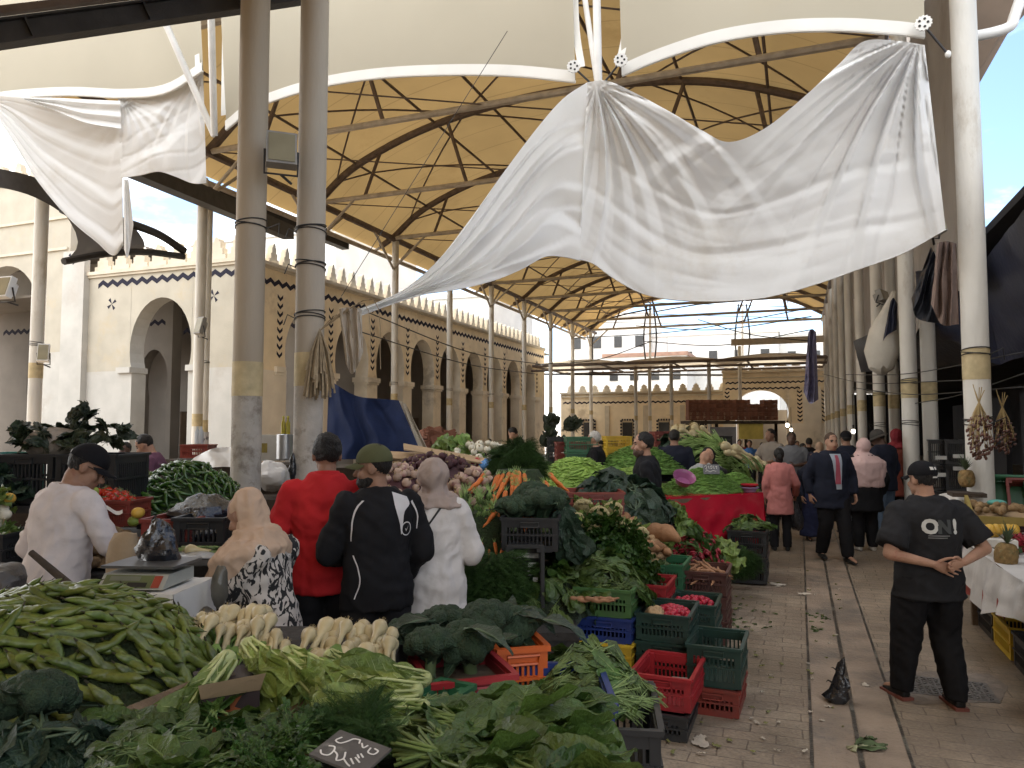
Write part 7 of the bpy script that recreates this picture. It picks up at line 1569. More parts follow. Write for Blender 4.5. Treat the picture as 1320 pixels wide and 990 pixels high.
# far stalls: crates of the background
far_cr = [(748, 582, 12.5, 'green', 3), (735, 588, 13, 'dred', 2), (795, 578, 15, 'yellow', 2), (778, 583, 15.5, 'black', 2), (855, 570, 17, 'dred', 3), (720, 578, 16, 'black', 3), (925, 575, 18, 'black', 3)]
for i, (px, py, d, col, n) in enumerate(far_cr):
    p = at(px, py, d)
    for k in range(n): crate(Vector((p.x, p.y, p.z - .25*k)), col, ['green', 'dark red', 'yellow', 'black', 'crimson', 'blackish', 'dull black'][i] + [' topmost', ' middle', ' lowest'][k] + ' crate of the far stack ' + ['left of the black sweater man', 'below the green far crates', 'right of the black sweater man', 'behind the yellow crates', 'near the stout dark jacket', 'behind the dill dome', 'beside the celery summit'][i], (.5, .7, .24), R(YAW))
    b = MB(); h_ = p.z - .25*(n - 1); b.box((0, 0, h_/2), (.7, .8, h_)); tag(b.build('crate_stand', dkw, None, False, 40, (p.x, p.y, 0)), 'dark stand under the ' + ['green crates left of the black sweater man', 'dark red far crates', 'yellow far crates', 'black crates behind the yellow ones', 'crimson far crates', 'black crates behind the dill', 'black crates by the celery'][i], 'stand')
for i in range(14): place('dark', at(rng.uniform(700, 745), rng.uniform(545, 580), 16), basis(UP + RGT*rng.uniform(-.8, .8), -FWD), 1.9, 'dark leafy bunch standing before the far columns', 'dark leaves before the far columns')
# wooden crates stacked on a covered stand
stand = empty('storage_kiosk', at(938, 552, 30).xy.to_3d(), R(YAW)*.0, 'low kiosk with a yellow panel carrying the stacked wooden crates', 'kiosk'); p0 = at(886, 542, 30); p1 = at(1000, 542, 30); wv = p1 - p0
oo = Vector(stand.location)
b = MB(); mid = (p0 + p1)/2; b.box(Vector((mid.x, mid.y, p0.z - .08)) - oo, (wv.length*1.05, 1.6, .12), basis(Vector((-wv.y, wv.x, 0)), UP)); b.build('deck', dkw, stand, False)
for s in (0, .33, .66, 1):
    b = MB(); k_ = p0 + wv*s; b.box(Vector((k_.x, k_.y, p0.z/2 - .05)) - oo, (.12, .12, p0.z - .1)); b.build('post', dkw, stand, False)
b = MB(); a = at(968, 552, 29.3); b.box(Vector((a.x, a.y, 1.75)) - oo, (.95, .05, .65), rotz(R(YAW))); b.build('yellow_panel', M('yellow_board', (.50, .40, .10), .7, .2, 3, rnd=0), stand, False)
b = MB(); a = at(932, 552, 29.4); b.box(Vector((a.x, a.y, 1.25)) - oo, (1.0, .05, 1.3), rotz(R(YAW))); b.build('grey_panel', M('grey_board', (.2, .2, .22), .7, .2, 3, rnd=0), stand, False)
wc = MB(); w0 = wv.length/13*.92
for k in range(3): wc.box((0, -.28, .035 + .05*k), (w0, .02, .035)); wc.box((0, .28, .035 + .05*k), (w0, .02, .035))
for s in (-1, 1): wc.box((s*w0*.48, 0, .085), (.03, .54, .16))
wc.box((0, 0, .01), (w0*.96, .54, .015)); wme = wc.mesh('slats', M('crate_wood', (.21, .085, .05), .8, .25, 5, .3, 20, rnd=.2), False)
for i in range(13):
    for k in range(5 if i not in (9, 10) else 4):
        o = link('wooden_crate', wme, None, p0 + wv*((i + .5)/13) + UP*(.005 + .165*k), (0, 0, math.atan2(wv.y, wv.x) + rng.uniform(-.04, .04))); tag(o, 'reddish wooden crate in the wall of crates stacked before the gate', 'crate', 'wooden crates stacked before the gate')
for i, px in enumerate((895, 900)): pass

# ================================================================== the stalls at the left
cam_table(-120, 330, 4.5, 6.6, .98, ply, 'dark stall table under the tomatoes and peppers at the left'); cam_table(-200, 150, 5.3, 6.6, 1.30, ply, 'raised dark shelf carrying the black crates at the left')
for i, (px, d, col, lab) in enumerate(((8, 5.7, 'teal', 'teal crate at the left edge'), (60, 5.6, 'black', 'black crate behind the man in the sweatshirt'), (136, 5.55, 'black', 'black crate with holes right of the cap'))):
    crate(gp(px, d) + UP*1.31, col, lab, (.42 if i else .3, .5, .35), R(YAW))
for (x0, x1, y0, y1, n, lab, grp, d) in ((20, 160, 548, 580, 34, 'dark wilted leafy branch heaped on the black crates', 'dark branches on the black crates', 5.6), (95, 112, 535, 560, 5, 'dark sprig standing up from the leafy heap', 'sprigs standing above the leafy heap', 5.6)):
    for i in range(n): place('dark', at(rng.uniform(x0, x1), rng.uniform(y0, y1), d + rng.uniform(-.15, .2)), basis(Vector((rng.uniform(-1, 1), rng.uniform(-1, 1), rng.uniform(-.3, .9) if n > 9 else 1.5)), Vector((rng.uniform(-1, 1), rng.uniform(-1, 1), 1))), 1.0, lab, grp)
b = MB(); p = at(70, 572, 5.7); b.ell((0, 0, 0), (.21, .2, .12), None, 40, 14); b.v = [tuple(Vector(v)*(1 + .06*rid(math.atan2(v[1], v[0])*2.6))) for v in b.v]
tag(b.build('net_sack', M('beige_sack', (.30, .25, .20), .85, .25, 12, .5, 40, rnd=0), None, True, None, p), 'round beige net sack among the dark leaves above the cap', 'sack')
c = gp(138, 5.25); c.z = 1.30; mound('tomato', c, .19, .26, .11, 52, 'ripe red tomato in the heap under the black crates', 'tomatoes under the black crates', 1., .5, core=('tomato_heap', tom_m, 'packed red tomatoes beneath the top layer'))
for i, (px, py, k) in enumerate(((108, 636, 'bulb'), (120, 634, 'lime'), (112, 642, 'lime'), (104, 645, 'bulb'))): place(k, at(px, py, 5.05), Euler((0, 0, i)), 1.2, ['white turnip next to the tomatoes', 'round lime by the tomatoes', 'lime below the first lime', 'white turnip by the sweatshirt sleeve'][i])
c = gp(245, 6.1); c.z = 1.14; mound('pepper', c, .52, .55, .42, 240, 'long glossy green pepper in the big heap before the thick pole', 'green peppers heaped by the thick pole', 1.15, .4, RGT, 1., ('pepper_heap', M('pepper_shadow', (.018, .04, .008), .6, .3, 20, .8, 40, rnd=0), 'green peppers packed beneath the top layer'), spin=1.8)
c = gp(172, 6.6); c.z = 1.3; mound('lett', c, .18, .25, .12, 8, 'pale green leaves between the peppers and the black crate', 'pale leaves by the black crate', .9, .5)
c = gp(140, 4.85); c.z = 1.02; mound('potato', c, .24, .32, .17, 74, 'fuzzy brown kiwi fruit in the heap behind the scale', 'kiwi fruits behind the scale', 1.15, .5, core=('kiwi_heap', kiwi_m, 'packed brown kiwi fruits beneath the top layer'))
for i, (px, py) in enumerate(((178, 661), (172, 672))): place(['yellow', 'lime'][i], at(px, py, 5.0), Euler((0, 0, i)), 1.15, ['yellow fruit above the kiwi heap', 'greenish fruit above the kiwi heap'][i])
crate(at(137, 668, 5.25) - UP*.04, 'dgreen', 'dark green crate under the tomatoes', (.24, .3, .17), R(YAW)); crate(at(166, 668, 5.2) - UP*.04, 'dred', 'red crate edge under the peppers', (.16, .3, .17), R(YAW))
b = MB()
def paper(u, v): p = at(lerp(110, 158, u), 655 + 4*math.sin(u*9) + 5*v, 4.95 - .15*v); return p
b.grid(paper, 12, 3); tag(b.build('paper_sheet', M('white_paper', (.6, .58, .54), .8, .1, 5, .3, 12, rnd=0)), 'white paper edge hanging under the tomatoes', 'paper')
def crumple(name, p, r, m, lab, cat, q=None, ns=.3, fr=12, sharp=22):
    b = MB(); b.ell((0, 0, 0), r, q, 34, 20); o = Vector(p)
    b.v = [tuple(Vector(v)*(1 + ns*mnoise.noise(Vector(v)*fr + o) + ns*.6*abs(mnoise.noise(Vector(v)*fr*2.3 + o)))) for v in b.v]
    k = b.build(name, m, None, True, sharp, p); tag(k, lab, cat); return k
film_k = M('black_film', (.014, .015, .019), .22, .3, 6, .5, 30, rnd=0, spec=.7)
crumple('black_sheet', at(268, 668, 5.0), (.22, .28, .14), film_k, 'crumpled black plastic sheet beside the thick pole', 'plastic sheet', None, .35, 6); crumple('black_sheet', at(250, 688, 4.8), (.24, .2, .07), film_k, 'flat black plastic sheet below the crumpled one', 'plastic sheet', None, .3, 6)
cr3 = crate(at(232, 700, 4.75) - UP*.05, 'dred', 'dark red crate in the shade beneath the black plastic', (.3, .4, .22), R(YAW)); crate(at(272, 705, 4.7) - UP*.1, 'black', 'black crate in the shade by the foot of the pole', (.3, .4, .3), R(YAW))
# white box with the scale, sack, bags
p = at(193, 760, 3.45); t = empty('scale_stand', (p.x, p.y, 0), R(YAW) - .08, 'white covered box under the weighing scale', 'box'); b = MB(); b.box((0, 0, .58), (.40, .34, 1.10)); b.build('box', M('dirty_white_board', (.46, .44, .40), .8, .15, 3, .3, 20, rnd=0, col2=(.3, .28, .24), c2amt=.3), t, False)
b = MB(); b.grid(lambda u, v: (lerp(-.215, .215, u) , lerp(-.185, .185, v), 1.137 + .006*mnoise.noise((u*8, v*8, 2))), 12, 10); b.grid(lambda u, v: (lerp(-.215, .215, u), -.186 - .01*v, 1.137 - v*(.05 + .03*mnoise.noise((u*6, 0, 3)) + (.09*u if u > .6 else 0))), 24, 4); b.grid(lambda u, v: (.216 + .01*v, lerp(-.185, .185, u), 1.137 - v*(.14 + .03*math.sin(u*7))), 12, 4); b.build('paper_cover', MATS['white_paper'], t)
t2 = empty('weighing_scale', (p.x, p.y, 1.148), R(YAW) - .08, 'electronic weighing scale with an olive face on the white box', 'scale'); sm = M('scale_body', (.34, .34, .30), .5, .1, 6, rnd=0)
b = MB(); b.poly([(-.13, -.13, 0), (.13, -.13, 0), (.13, -.13, .025), (-.13, -.13, .025)], (0, 1, 0), .001); b.box((0, .0, .03), (.30, .22, .055)); b.add([(-.15, -.16, .0), (.15, -.16, 0), (.15, -.108, .055), (-.15, -.108, .055), (-.15, -.108, 0), (.15, -.108, 0)], [(0, 1, 2, 3), (0, 3, 4), (1, 5, 2), (0, 4, 5, 1)]); b.build('base', sm, t2, False)
b = MB()
fc = lambda x, t_, o=.002: (x, lerp(-.16, -.108, t_) - o*.7, lerp(0, .055, t_) + o*.7)
def facep(x0, x1, t0, t1, m, nm): b = MB(); b.quad(fc(x0, t0), fc(x1, t0), fc(x1, t1), fc(x0, t1)); b.build(nm, m, t2, False)
facep(-.135, .09, .08, .95, M('olive_panel', (.11, .13, .06), .4, .1, rnd=0), 'face_panel')
for nm, m, a in (('display', M('lcd_grey', (.16, .17, .13), .3, .1, rnd=0), (-.11, .03, .55, .85)), ('keypad', M('keypad_dark', (.02, .02, .02), .5, .1, rnd=0), (-.02, .07, .15, .45)), ('red_panel', M('panel_red', (.28, .05, .03), .5, .1, rnd=0), (.092, .13, .1, .9))):
    b = MB(); b.quad(fc(a[0], a[2], .004), fc(a[1], a[2], .004), fc(a[1], a[3], .004), fc(a[0], a[3], .004)); b.build(nm, m, t2, False)
b = MB(); b.box((0, .02, .085), (.34, .25, .012)); b.box((0, .02, .07), (.1, .1, .03)); b.build('weighing_pan', M('steel_pan', (.16, .16, .16), .35, .15, 6, rnd=0, metal=.6), t2, False)
crumple('carrier_bag', at(204, 712, 3.55), (.095, .08, .13), film_k, 'black carrier bag standing on the weighing scale', 'bag', None, .32, 16)
b = MB(); pb = at(204, 690, 3.55); b.tube(curve([pb, pb + Vector((-.03, 0, .07)), pb + Vector((-.01, 0, .10))], 6), [.03, .012, .02, .016, .01, .006, .002], 6, flat=.4); tag(b.build('bag_handle', film_k), 'twisted handles of the black carrier bag', 'bag handle')
b = MB(); pb = at(158, 742, 3.9); b.loft([((0, 0, 0), .085, .07, None), ((0, 0, .1), .09, .07, None), ((0, .0, .17), .085, .05, None), ((.01, 0, .22), .075, .025, None)], 18); b.v = [tuple(Vector(v)*(1 + .06*mnoise.noise(Vector(v)*22))) for v in b.v]; tag(b.build('paper_sack', M('sack_tan', (.33, .25, .16), .85, .15, 8, .4, 20, rnd=0), None, True, 40, pb), 'small tan paper sack behind the scale', 'sack')
b = MB(); b.box((0, 0, .45), (.5, .5, .9)); o = b.build('stand_box', ply, None, False, 40, gp(165, 4.0)); o.rotation_euler = (0, 0, R(YAW)); tag(o, 'dark stand behind the scale', 'stand')
b = MB(); b.box((0, 0, .56), (.55, .5, 1.10)); o = b.build('stand_box', ply, None, False, 40, gp(262, 4.3)); o.rotation_euler = (0, 0, R(YAW)); tag(o, 'dark stand before the foot of the thick pole', 'stand')
crumple('plastic_tray', at(262, 713, 4.0), (.2, .14, .02), M('clear_film', (.25, .26, .27), .2, .3, 8, .5, 30, rnd=0, spec=.7), 'crumpled clear plastic with herbs by the patterned dress', 'tray', None, .2, 9)
for i in range(4): place('celery', at(250 + 8*i, 706, 4.0), basis(RGT, UP), .6, 'thin herb stems on the clear plastic', 'herb stems on the clear plastic')
place('onion', at(246, 709, 3.95), basis(RGT, UP), 1.0, 'single white onion on the clear plastic')
crumple('clear_bag', at(284, 757, 3.5), (.035, .035, .10), M('thin_bag', (.20, .19, .16), .15, .3, 8, .5, 30, rnd=0, spec=.8, trans=.5), 'thin clear bag hanging from the hands of the woman in the printed dress', 'bag', None, .3, 14)
b = MB(); a, c2 = at(40, 712, 3.2), at(92, 756, 3.15); b.tube([a, c2], [.013, .017], 10); tag(b.build('wooden_stick', dkw), 'dark wooden handle leaning before the sweatshirt man', 'stick')
for i in range(18): place(['yellow', 'bulb', 'lett'][i % 3], at(rng.uniform(-20, 14), rng.uniform(640, 700), 4.9), Euler((rng.random(), rng.random(), i)), 1.1 if i % 3 < 2 else .7, ['yellow fruit at the left edge behind the sweatshirt', 'white turnip at the left edge behind the sweatshirt', 'pale leafy head at the left edge'][i % 3], ['yellow fruits at the left edge', 'white turnips at the left edge', 'pale heads at the left edge'][i % 3])
for i in range(8): place('coll', at(rng.uniform(-25, 20), rng.uniform(610, 650), 5.3), Euler((rng.random(), rng.random(), i)), .7, 'dark greens under the teal crate', 'dark greens under the teal crate')
crumple('plastic_heap', at(-14, 760, 3.7), (.12, .15, .12), M('grey_film', (.07, .065, .06), .4, .3, 6, .5, 20, rnd=0), 'grey plastic bag at the left edge below the sweatshirt', 'bag', None, .3, 8)
# behind the peppers: plum sweater stall
b = MB(); b.box((0, 0, .56), (3.6, 1.4, 1.12)); o = b.build('stall_counter', dkw, None, False, 40, gp(210, 8.4)); o.rotation_euler = (0, 0, R(YAW)); tag(o, 'counter before the man in the plum sweater', 'counter')
c = gp(180, 8.4); c.z = 1.12; mound('yellow', c, .32, .3, .2, 40, 'yellow fruit before the man in the plum sweater', 'yellow fruits before the plum sweater', 1.3, .5); crate(gp(192, 8.0) + UP*1.125, 'lblue', 'blue crate edge below the yellow fruits', (.5, .3, .12), R(YAW))
drape('white_plastic', [(225, 604), (250, 590), (275, 578), (300, 576)], [(222, 612), (250, 606), (280, 602), (302, 602)], lambda u, v, x, y: 7.6 - .3*v, vf(2.2, .05), M('white_film', (.6, .58, .55), .4, .1, 4, .4, 12, rnd=0), 'white plastic sheet behind the pepper heap', 'plastic sheet', nu=40, nv=14)
crumple('white_sack', at(352, 614, 7.9), (.18, .15, .15), MATS['white_film'], 'big white plastic sack between the two thick poles', 'sack', None, .3, 7)
b = MB(); p = at(367, 574, 8.4); b.tube([(0, 0, -.16), (0, 0, -.15), (0, 0, .12), (0, 0, .125)], [.08, .09, .09, .085], 20); b.tube([(0, 0, -.08), (0, 0, -.07)], .094, 20); b.tube([(0, 0, .03), (0, 0, .04)], .094, 20); tag(b.build('metal_can', M('tin_metal', (.42, .43, .44), .3, .15, 8, rnd=0, metal=.7), None, True, 40, p), 'shiny ribbed metal can between the two thick poles', 'can')
for i, px in enumerate((365, 371)):
    t = empty('oil_bottle', at(px, 557, 8.4), 0, ['left', 'right'][i] + ' hand bottle of yellow oil standing above the metal can', 'bottle'); b = MB(); b.tube([(0, 0, -.03), (0, 0, .10), (0, 0, .13), (0, 0, .16)], [.025, .025, .012, .011], 12); b.build('bottle', M('oil_yellow', (.45, .38, .04), .2, .1, rnd=0, trans=.3), t); b = MB(); b.tube([(0, 0, .16), (0, 0, .18)], .013, 10); b.build('cap', M('oil_cap', (.5, .45, .05), .4, .1, rnd=0), t)
b = MB(); b.box((0, 0, 0), (.30, .3, .3)); o = b.build('white_box', M('white_enamel', (.55, .54, .50), .5, .1, rnd=0), None, False, 40, at(350, 577, 8.8)); o.rotation_euler = (0, 0, R(YAW)); tag(o, 'white cabinet with a small label behind the white sack', 'cabinet'); b = MB(); b.box((-.05, -.152, 0), (.10, .004, .11)); b.build('label', M('label_yellow', (.3, .24, .06), .6, .3, rnd=0), o, False)
b = MB(); b.box((0, 0, .72), (1.0, .8, 1.44)); o = b.build('stall_counter', dkw, None, False, 40, gp(360, 8.7)); o.rotation_euler = (0, 0, R(YAW)); tag(o, 'tall dark counter between the two thick poles', 'counter')
crumple('black_bag', at(377, 604, 7.0), (.035, .03, .13), film_k, 'small black bag hung on the thick floodlight pole', 'bag', None, .3, 16)
for i, px in enumerate((254, 259)):
    b = MB(); b.tube([(0, 0, 0), (0, 0, .2), (0, 0, .25), (0, 0, .29)], [.04, .04, .016, .016], 12); tag(b.build('clear_bottle', M('clear_plastic', (.55, .57, .58), .1, .1, rnd=0, trans=.5), None, True, 40, at(px, 572, 12.5)), ['clear bottle beside the check wrapped pole', 'second clear bottle further right of the wrapped pole'][i], 'bottle')
crate(at(256, 590, 12.6), 'dred', 'dark red crate under the clear bottles', (.45, .4, .22), R(YAW)); b = MB(); b.box((0, 0, .67), (.8, .6, 1.33)); tag(b.build('crate_stand', dkw, None, False, 40, gp(256, 12.6)), 'dark stand under the clear bottles', 'stand')
# wooden boxes heap by the blue tarp
for i in range(12): 
    o = link('wooden_crate', wme, None, at(rng.uniform(543, 582), 566 + 4*(i % 5), 13), (rng.uniform(-.3, .3), rng.uniform(-.3, .3), rng.random()*3), .9); tag(o, 'broken wooden crate in the jumble right of the blue tarpaulin', 'crate', 'broken crates by the blue tarpaulin')
b = MB(); b.box((0, 0, .6), (2.4, 1.2, 1.2)); o = b.build('stall_counter', dkw, None, False, 40, gp(520, 12.9)); o.rotation_euler = (0, 0, R(YAW)); tag(o, 'dark counter below the blue tarpaulin', 'counter')

# ================================================================== the fruit stall at the right
table('fruit_table', (1.45, 4.3), (2.9, 8.3), .79, wood, 'wooden table under the white sheet of the fruit stall')
shm = M('white_table_sheet', (.56, .54, .52), .6, .12, 3, .4, 10, rnd=0, col2=(.42, .40, .40), c2amt=.3); 
b = MB(); b.grid(lambda u, v: (lerp(1.40, 2.95, u), lerp(4.2, 8.35, v), .80 + .006*mnoise.noise((u*9, v*14, 1))), 20, 30)
b.grid(lambda u, v: (1.40 - .05*u - .03*rid(v*9)*u - .02*mnoise.noise((v*14, u*3, 2)), lerp(4.2, 8.35, v), .80 - u*(.34 + .10*math.sin(v*11) + .05*mnoise.noise((v*9, 0, 5)))), 14, 60); b.grid(lambda u, v: (lerp(1.40, 2.9, u), 8.36 + .03*v, .80 - v*.4), 10, 4)
tag(b.build('table_sheet', shm), 'creased white plastic sheet covering the fruit table', 'sheet')
b = MB(); b.grid(lambda u, v: (1.39 - .02*rid(v*7)*u, lerp(6.5, 8.2, v), .60 - u*(.16 + .12*v)), 8, 30); tag(b.build('red_cloth', M('faded_red_cloth', (.30, .06, .045), .8, .15, 4, .3, 14, rnd=0)), 'faded red cloth strip hanging below the white table sheet', 'cloth')
b = MB(); b.grid(lambda u, v: (1.375 - .03*rid(v*3)*u, lerp(8.05, 8.4, v), .80 - u*.3), 8, 12); tag(b.build('purple_bag', M('purple_film', (.13, .05, .26), .4, .2, 5, .3, 14, rnd=0)), 'purple plastic hanging at the far corner of the fruit table', 'bag')
for i, y in enumerate((4.7, 5.35, 6.0, 6.65, 7.3, 7.9)):
    crate((1.72, y, .01), 'black' if i != 4 else 'yellow', ['nearest black crate under the fruit table', 'second black crate under the fruit table', 'third black crate under the fruit table', 'fourth black crate under the fruit table', 'yellow crate under the fruit table', 'last black crate under the fruit table'][i], (.40, .56, .26))
for i, (px, py, d, s) in enumerate(((1297, 716, 5.9, 1.15), (1262, 690, 7.0, 1.1), (1246, 617, 7.6, 1.05))): place('pine', at(px, py, d), Euler((0, .1, i)), s, ['pineapple standing at the front edge of the white sheet', 'pineapple in front of the yellow kiwi tray', 'pineapple perched against the big white pole'][i])
b = MB(); b.box((0, 0, 0), (.3, .3, .04)); tag(b.build('small_shelf', dkw, None, False, 40, at(1246, 637, 7.6)), 'small shelf on the big white pole under the pineapple', 'shelf')
p = at(1302, 668, 6.6); t = empty('fruit_tray', p, -.1, 'yellow edged tray full of kiwi fruits', 'tray'); b = MB(); b.box((0, .2, 0), (.55, .5, .02), (R(12), 0, 0)); b.build('tray_base', card, t, False); b = MB(); b.box((-.29, .2, .04), (.03, .54, .12), (R(12), 0, 0)); b.box((0, -.06, -.02), (.6, .02, .07)); b.build('yellow_edge', M('yellow_print', (.66, .52, .02), .5, .1, rnd=0), t, False)
for i in range(40): place('potato', p + Vector((rng.uniform(-.24, .28), rng.uniform(-.02, .42), .05)) + UP*.045*rng.random() + UP*0, Euler((rng.random()*3, rng.random()*3, 0)), 1.1, 'brown kiwi in the yellow edged tray', 'kiwis in the yellow tray')
b = MB(); p2 = at(1285, 648, 6.9); b.ell((0, 0, 0), (.08, .06, .03), None, 16, 8); tag(b.build('paper_liner', M('teal_paper', (.10, .33, .28), .7, .2, 12, .5, 30, rnd=0), None, True, None, p2), 'crumpled teal paper liner in the kiwi tray', 'paper')
for i in range(7): place('yellow', at(1276 + 8*(i % 5), 682 + 4*(i // 5), 6.3 + .08*(i // 5)), Euler((rng.random()*3, rng.random(), 0)), 1.2, 'yellow mango in front of the kiwi tray', 'mangoes before the kiwi tray')
b = MB(); b.box((0, 0, 0), (.22, .12, .06)); tag(b.build('paper_box', MATS['white_paper'], None, False, 40, at(1290, 700, 6.2)), 'low white box below the mangoes', 'box')
date_m = M('date_brown', (.11, .045, .03), .35, .3, 10, rnd=.2, spec=.5); stalk_m = M('date_stalk', (.38, .28, .13), .8, .2, rnd=0)
for i, (px, py, d, n, s) in enumerate(((1262, 560, 7.3, 170, 1.), (1292, 566, 7.6, 120, .8))):
    p = at(px, py - 40, d); t = empty('date_cluster', p, 0, ['full cluster of brown dates hanging in front of the big white pole', 'thinner date cluster hanging right of the full one'][i], 'date cluster'); b = MB(); st = MB()
    for k in range(n):
        a = rng.random()*6.28; zz = -.12 - .42*rng.random()*s; r = (.03 + .10*math.sin(pi*min(1, (-zz - .05)/.52)) * rng.random() ** .6)*s; b.ell((r*math.cos(a), r*math.sin(a), zz), (.012, .012, .021), Euler((rng.random(), rng.random(), 0)).to_matrix(), 7, 5)
        if k % 4 == 0: st.tube([(0, 0, .02), (r*.5*math.cos(a), r*.5*math.sin(a), -.1), (r*math.cos(a), r*math.sin(a), zz)], .003, 4)
    for k in range(5): a = k*1.3; st.tube(curve([(0, 0, .0), (.02*math.cos(a), .02*math.sin(a), .06), (.05*math.cos(a), .03*math.sin(a), .13 + .03*(k % 3))], 6), .004, 4)
    b.build('dates', date_m, t); st.build('stalks', stalk_m, t)
for i in range(9): place('radish', at(rng.uniform(1300, 1330), rng.uniform(690, 725), 6.4), Euler((rng.random(), rng.random(), i)), 1.2, 'dark red fruit bunch at the right edge of the fruit table', 'red fruits at the right edge'); place('beet', at(rng.uniform(1300, 1330), rng.uniform(672, 700), 6.7), Euler((0, 0, i)), .9, 'dark purple fruit at the right edge of the fruit table', 'dark fruits at the right edge')
crate(at(1296, 650, 7.9), 'green', 'green crate tilted up behind the kiwi tray', (.36, .5, .16), -.1, None, R(60)); crate(at(1326, 655, 7.8), 'dred', 'dark red crate tilted beside the green one', (.36, .5, .16), -.1, None, R(60))
b = MB(); b.box((0, 0, .42), (2.4, .8, .84)); o = b.build('stall_counter', dkw, None, False, 40, (3.4, 9.4, 0)); tag(o, 'dark counter behind the tilted crates', 'counter'); crumple('white_sack', at(1285, 628, 8.8), (.28, .2, .10), MATS['white_film'], 'white plastic sack lying behind the tilted green crate', 'sack', None, .3, 7); crumple('white_sack', at(1228, 650, 8.4), (.16, .16, .12), MATS['white_film'], 'white plastic bag near the foot of the big white pole', 'sack', None, .3, 7)
b = MB(); b.box((0, 0, .4), (1.0, 1.6, .8)); tag(b.build('stall_counter', shm, None, False, 40, (2.35, 9.9, 0)), 'white covered counter beyond the big white pole', 'counter')
# dark shops behind the poles
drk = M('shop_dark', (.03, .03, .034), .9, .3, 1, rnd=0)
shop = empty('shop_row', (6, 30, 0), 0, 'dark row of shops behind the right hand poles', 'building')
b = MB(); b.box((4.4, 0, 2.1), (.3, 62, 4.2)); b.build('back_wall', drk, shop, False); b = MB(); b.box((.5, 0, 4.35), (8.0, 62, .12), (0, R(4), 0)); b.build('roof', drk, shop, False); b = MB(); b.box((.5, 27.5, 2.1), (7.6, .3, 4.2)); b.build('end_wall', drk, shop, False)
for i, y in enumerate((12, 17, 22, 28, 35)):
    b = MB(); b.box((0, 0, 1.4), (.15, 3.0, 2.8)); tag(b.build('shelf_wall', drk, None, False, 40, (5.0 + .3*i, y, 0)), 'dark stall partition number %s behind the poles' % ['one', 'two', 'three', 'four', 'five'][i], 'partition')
for i in range(20):
    px = rng.uniform(1205, 1245); d = rng.uniform(11, 14); 
for i, (px, d, n) in enumerate(((1215, 12.5, 4), (1236, 12.3, 4), (1225, 11.6, 2))):
    for k in range(n): cr4 = crate(gp(px, d) + UP*(.42*k if n == 4 else .3*k), 'black', 'black box %s of the dark %s behind the white poles' % (['at the bottom', 'second up', 'third up', 'on top'][k], ['tall stack', 'right stack', 'short stack'][i]), (.5, .5, .40 if n == 4 else .28)); 
b = MB()
for i, (px, py) in enumerate(((1213, 590), (1236, 588), (1212, 612), (1236, 604))): b.box(at(px, py, 11.9), (.16, .01, .06), rotz(0))
tag(b.build('box_labels', M('pale_label', (.5, .5, .48), .7, .2, rnd=0), smooth=False), 'pale labels on the stacked black boxes', 'label')
# tarps over the right hand stalls
def tarp(pts, lab, m, dz=.0):
    a, b2, c2, d2 = [at(*q_) for q_ in pts]; b = MB(); b.grid(lambda u, v: lerp(lerp(a, b2, u), lerp(d2, c2, u), v) - UP*(.25*math.sin(pi*u)*math.sin(pi*v) + .05*mnoise.noise((u*5, v*5, 1))), 16, 12); o = b.build('black_tarp', m, None, True, None); tag(o, lab, 'tarpaulin')
tarp(((1262, 345, 10.8), (1345, 238, 7.6), (1420, 420, 8.5), (1290, 470, 11.5)), 'big black tarpaulin roof sloping over the stalls at the right edge', nvy_t)
tarp(((1250, 150, 8.6), (1262, 250, 8.4), (1272, 400, 8.4), (1256, 410, 8.8)), 'narrow dark tarpaulin strip hanging behind the big white pole', blk_t)
tarp(((1180, 350, 12.5), (1262, 345, 10.8), (1290, 470, 11.5), (1185, 420, 13)), 'dark tarpaulin between the big white pole and the banded pair', nvy_t)
tarp(((1100, 440, 20), (1190, 400, 13.5), (1290, 470, 14), (1110, 480, 20)), 'far dark tarpaulin behind the cloth bundle', blk_t)
for i, (px, py, r) in enumerate(((1240, 540, .05), (1015, 548, .09), (1020, 554, .07), (1100, 556, .06), (1310, 545, .05))):
    if i in (0, 4): continue
    p = at(px, py, 40 if i < 3 else 24); t = empty('hanging_lamp', p, 0, ['', 'bright bulb hanging far down the aisle', 'second bright bulb hanging just below the first', 'bright bulb behind the pink scarf', ''][i], 'lamp'); b = MB(); b.ell((0, 0, 0), (r, r, r*1.2)); b.build('bulb', M('lit_bulb', (1, .92, .75), .5, 0, rnd=0, emit=6), t); b = MB(); b.tube([(0, 0, r), (0, 0, r + .15)], r*.5, 8); b.tube([(0, 0, r + .1), (0, 0, 1.2)], .01, 4); b.build('cord', cab, t)
# ================================================================== litter and small things on the ground
for i in range(46):
    if i < 30: q_ = at(rng.gauss(958, 18), rng.gauss(800, 12), z=.012)
    else: q_ = at(rng.gauss(1052, 8), rng.gauss(797, 8), z=.012)
    place('lett' if False else 'young', q_, Euler((rng.uniform(-.2, .2), rng.uniform(-.2, .2), rng.random()*6)), .28, 'torn pale leaf scraps on the paving by the aisle crates' if i < 30 else 'green leaf scraps in the drain channel', 'leaf scraps by the crates' if i < 30 else 'leaf scraps in the drain')
def scrap(px, py, w_, h_, m, lab, cat, grp=None):
    b = MB(); p = at(px, py, z=.004); b.grid(lambda u, v: ((u - .5)*w_*(1 + .3*math.sin(v*5)), (v - .5)*h_*(1 + .3*math.sin(u*7)), .006 + .018*abs(mnoise.noise((u*4, v*4, px)))), 8, 8); o = b.build('paper_scrap', m, None, True, None, p); o.rotation_euler = (0, 0, rng.random()*3); tag(o, lab, cat, grp)
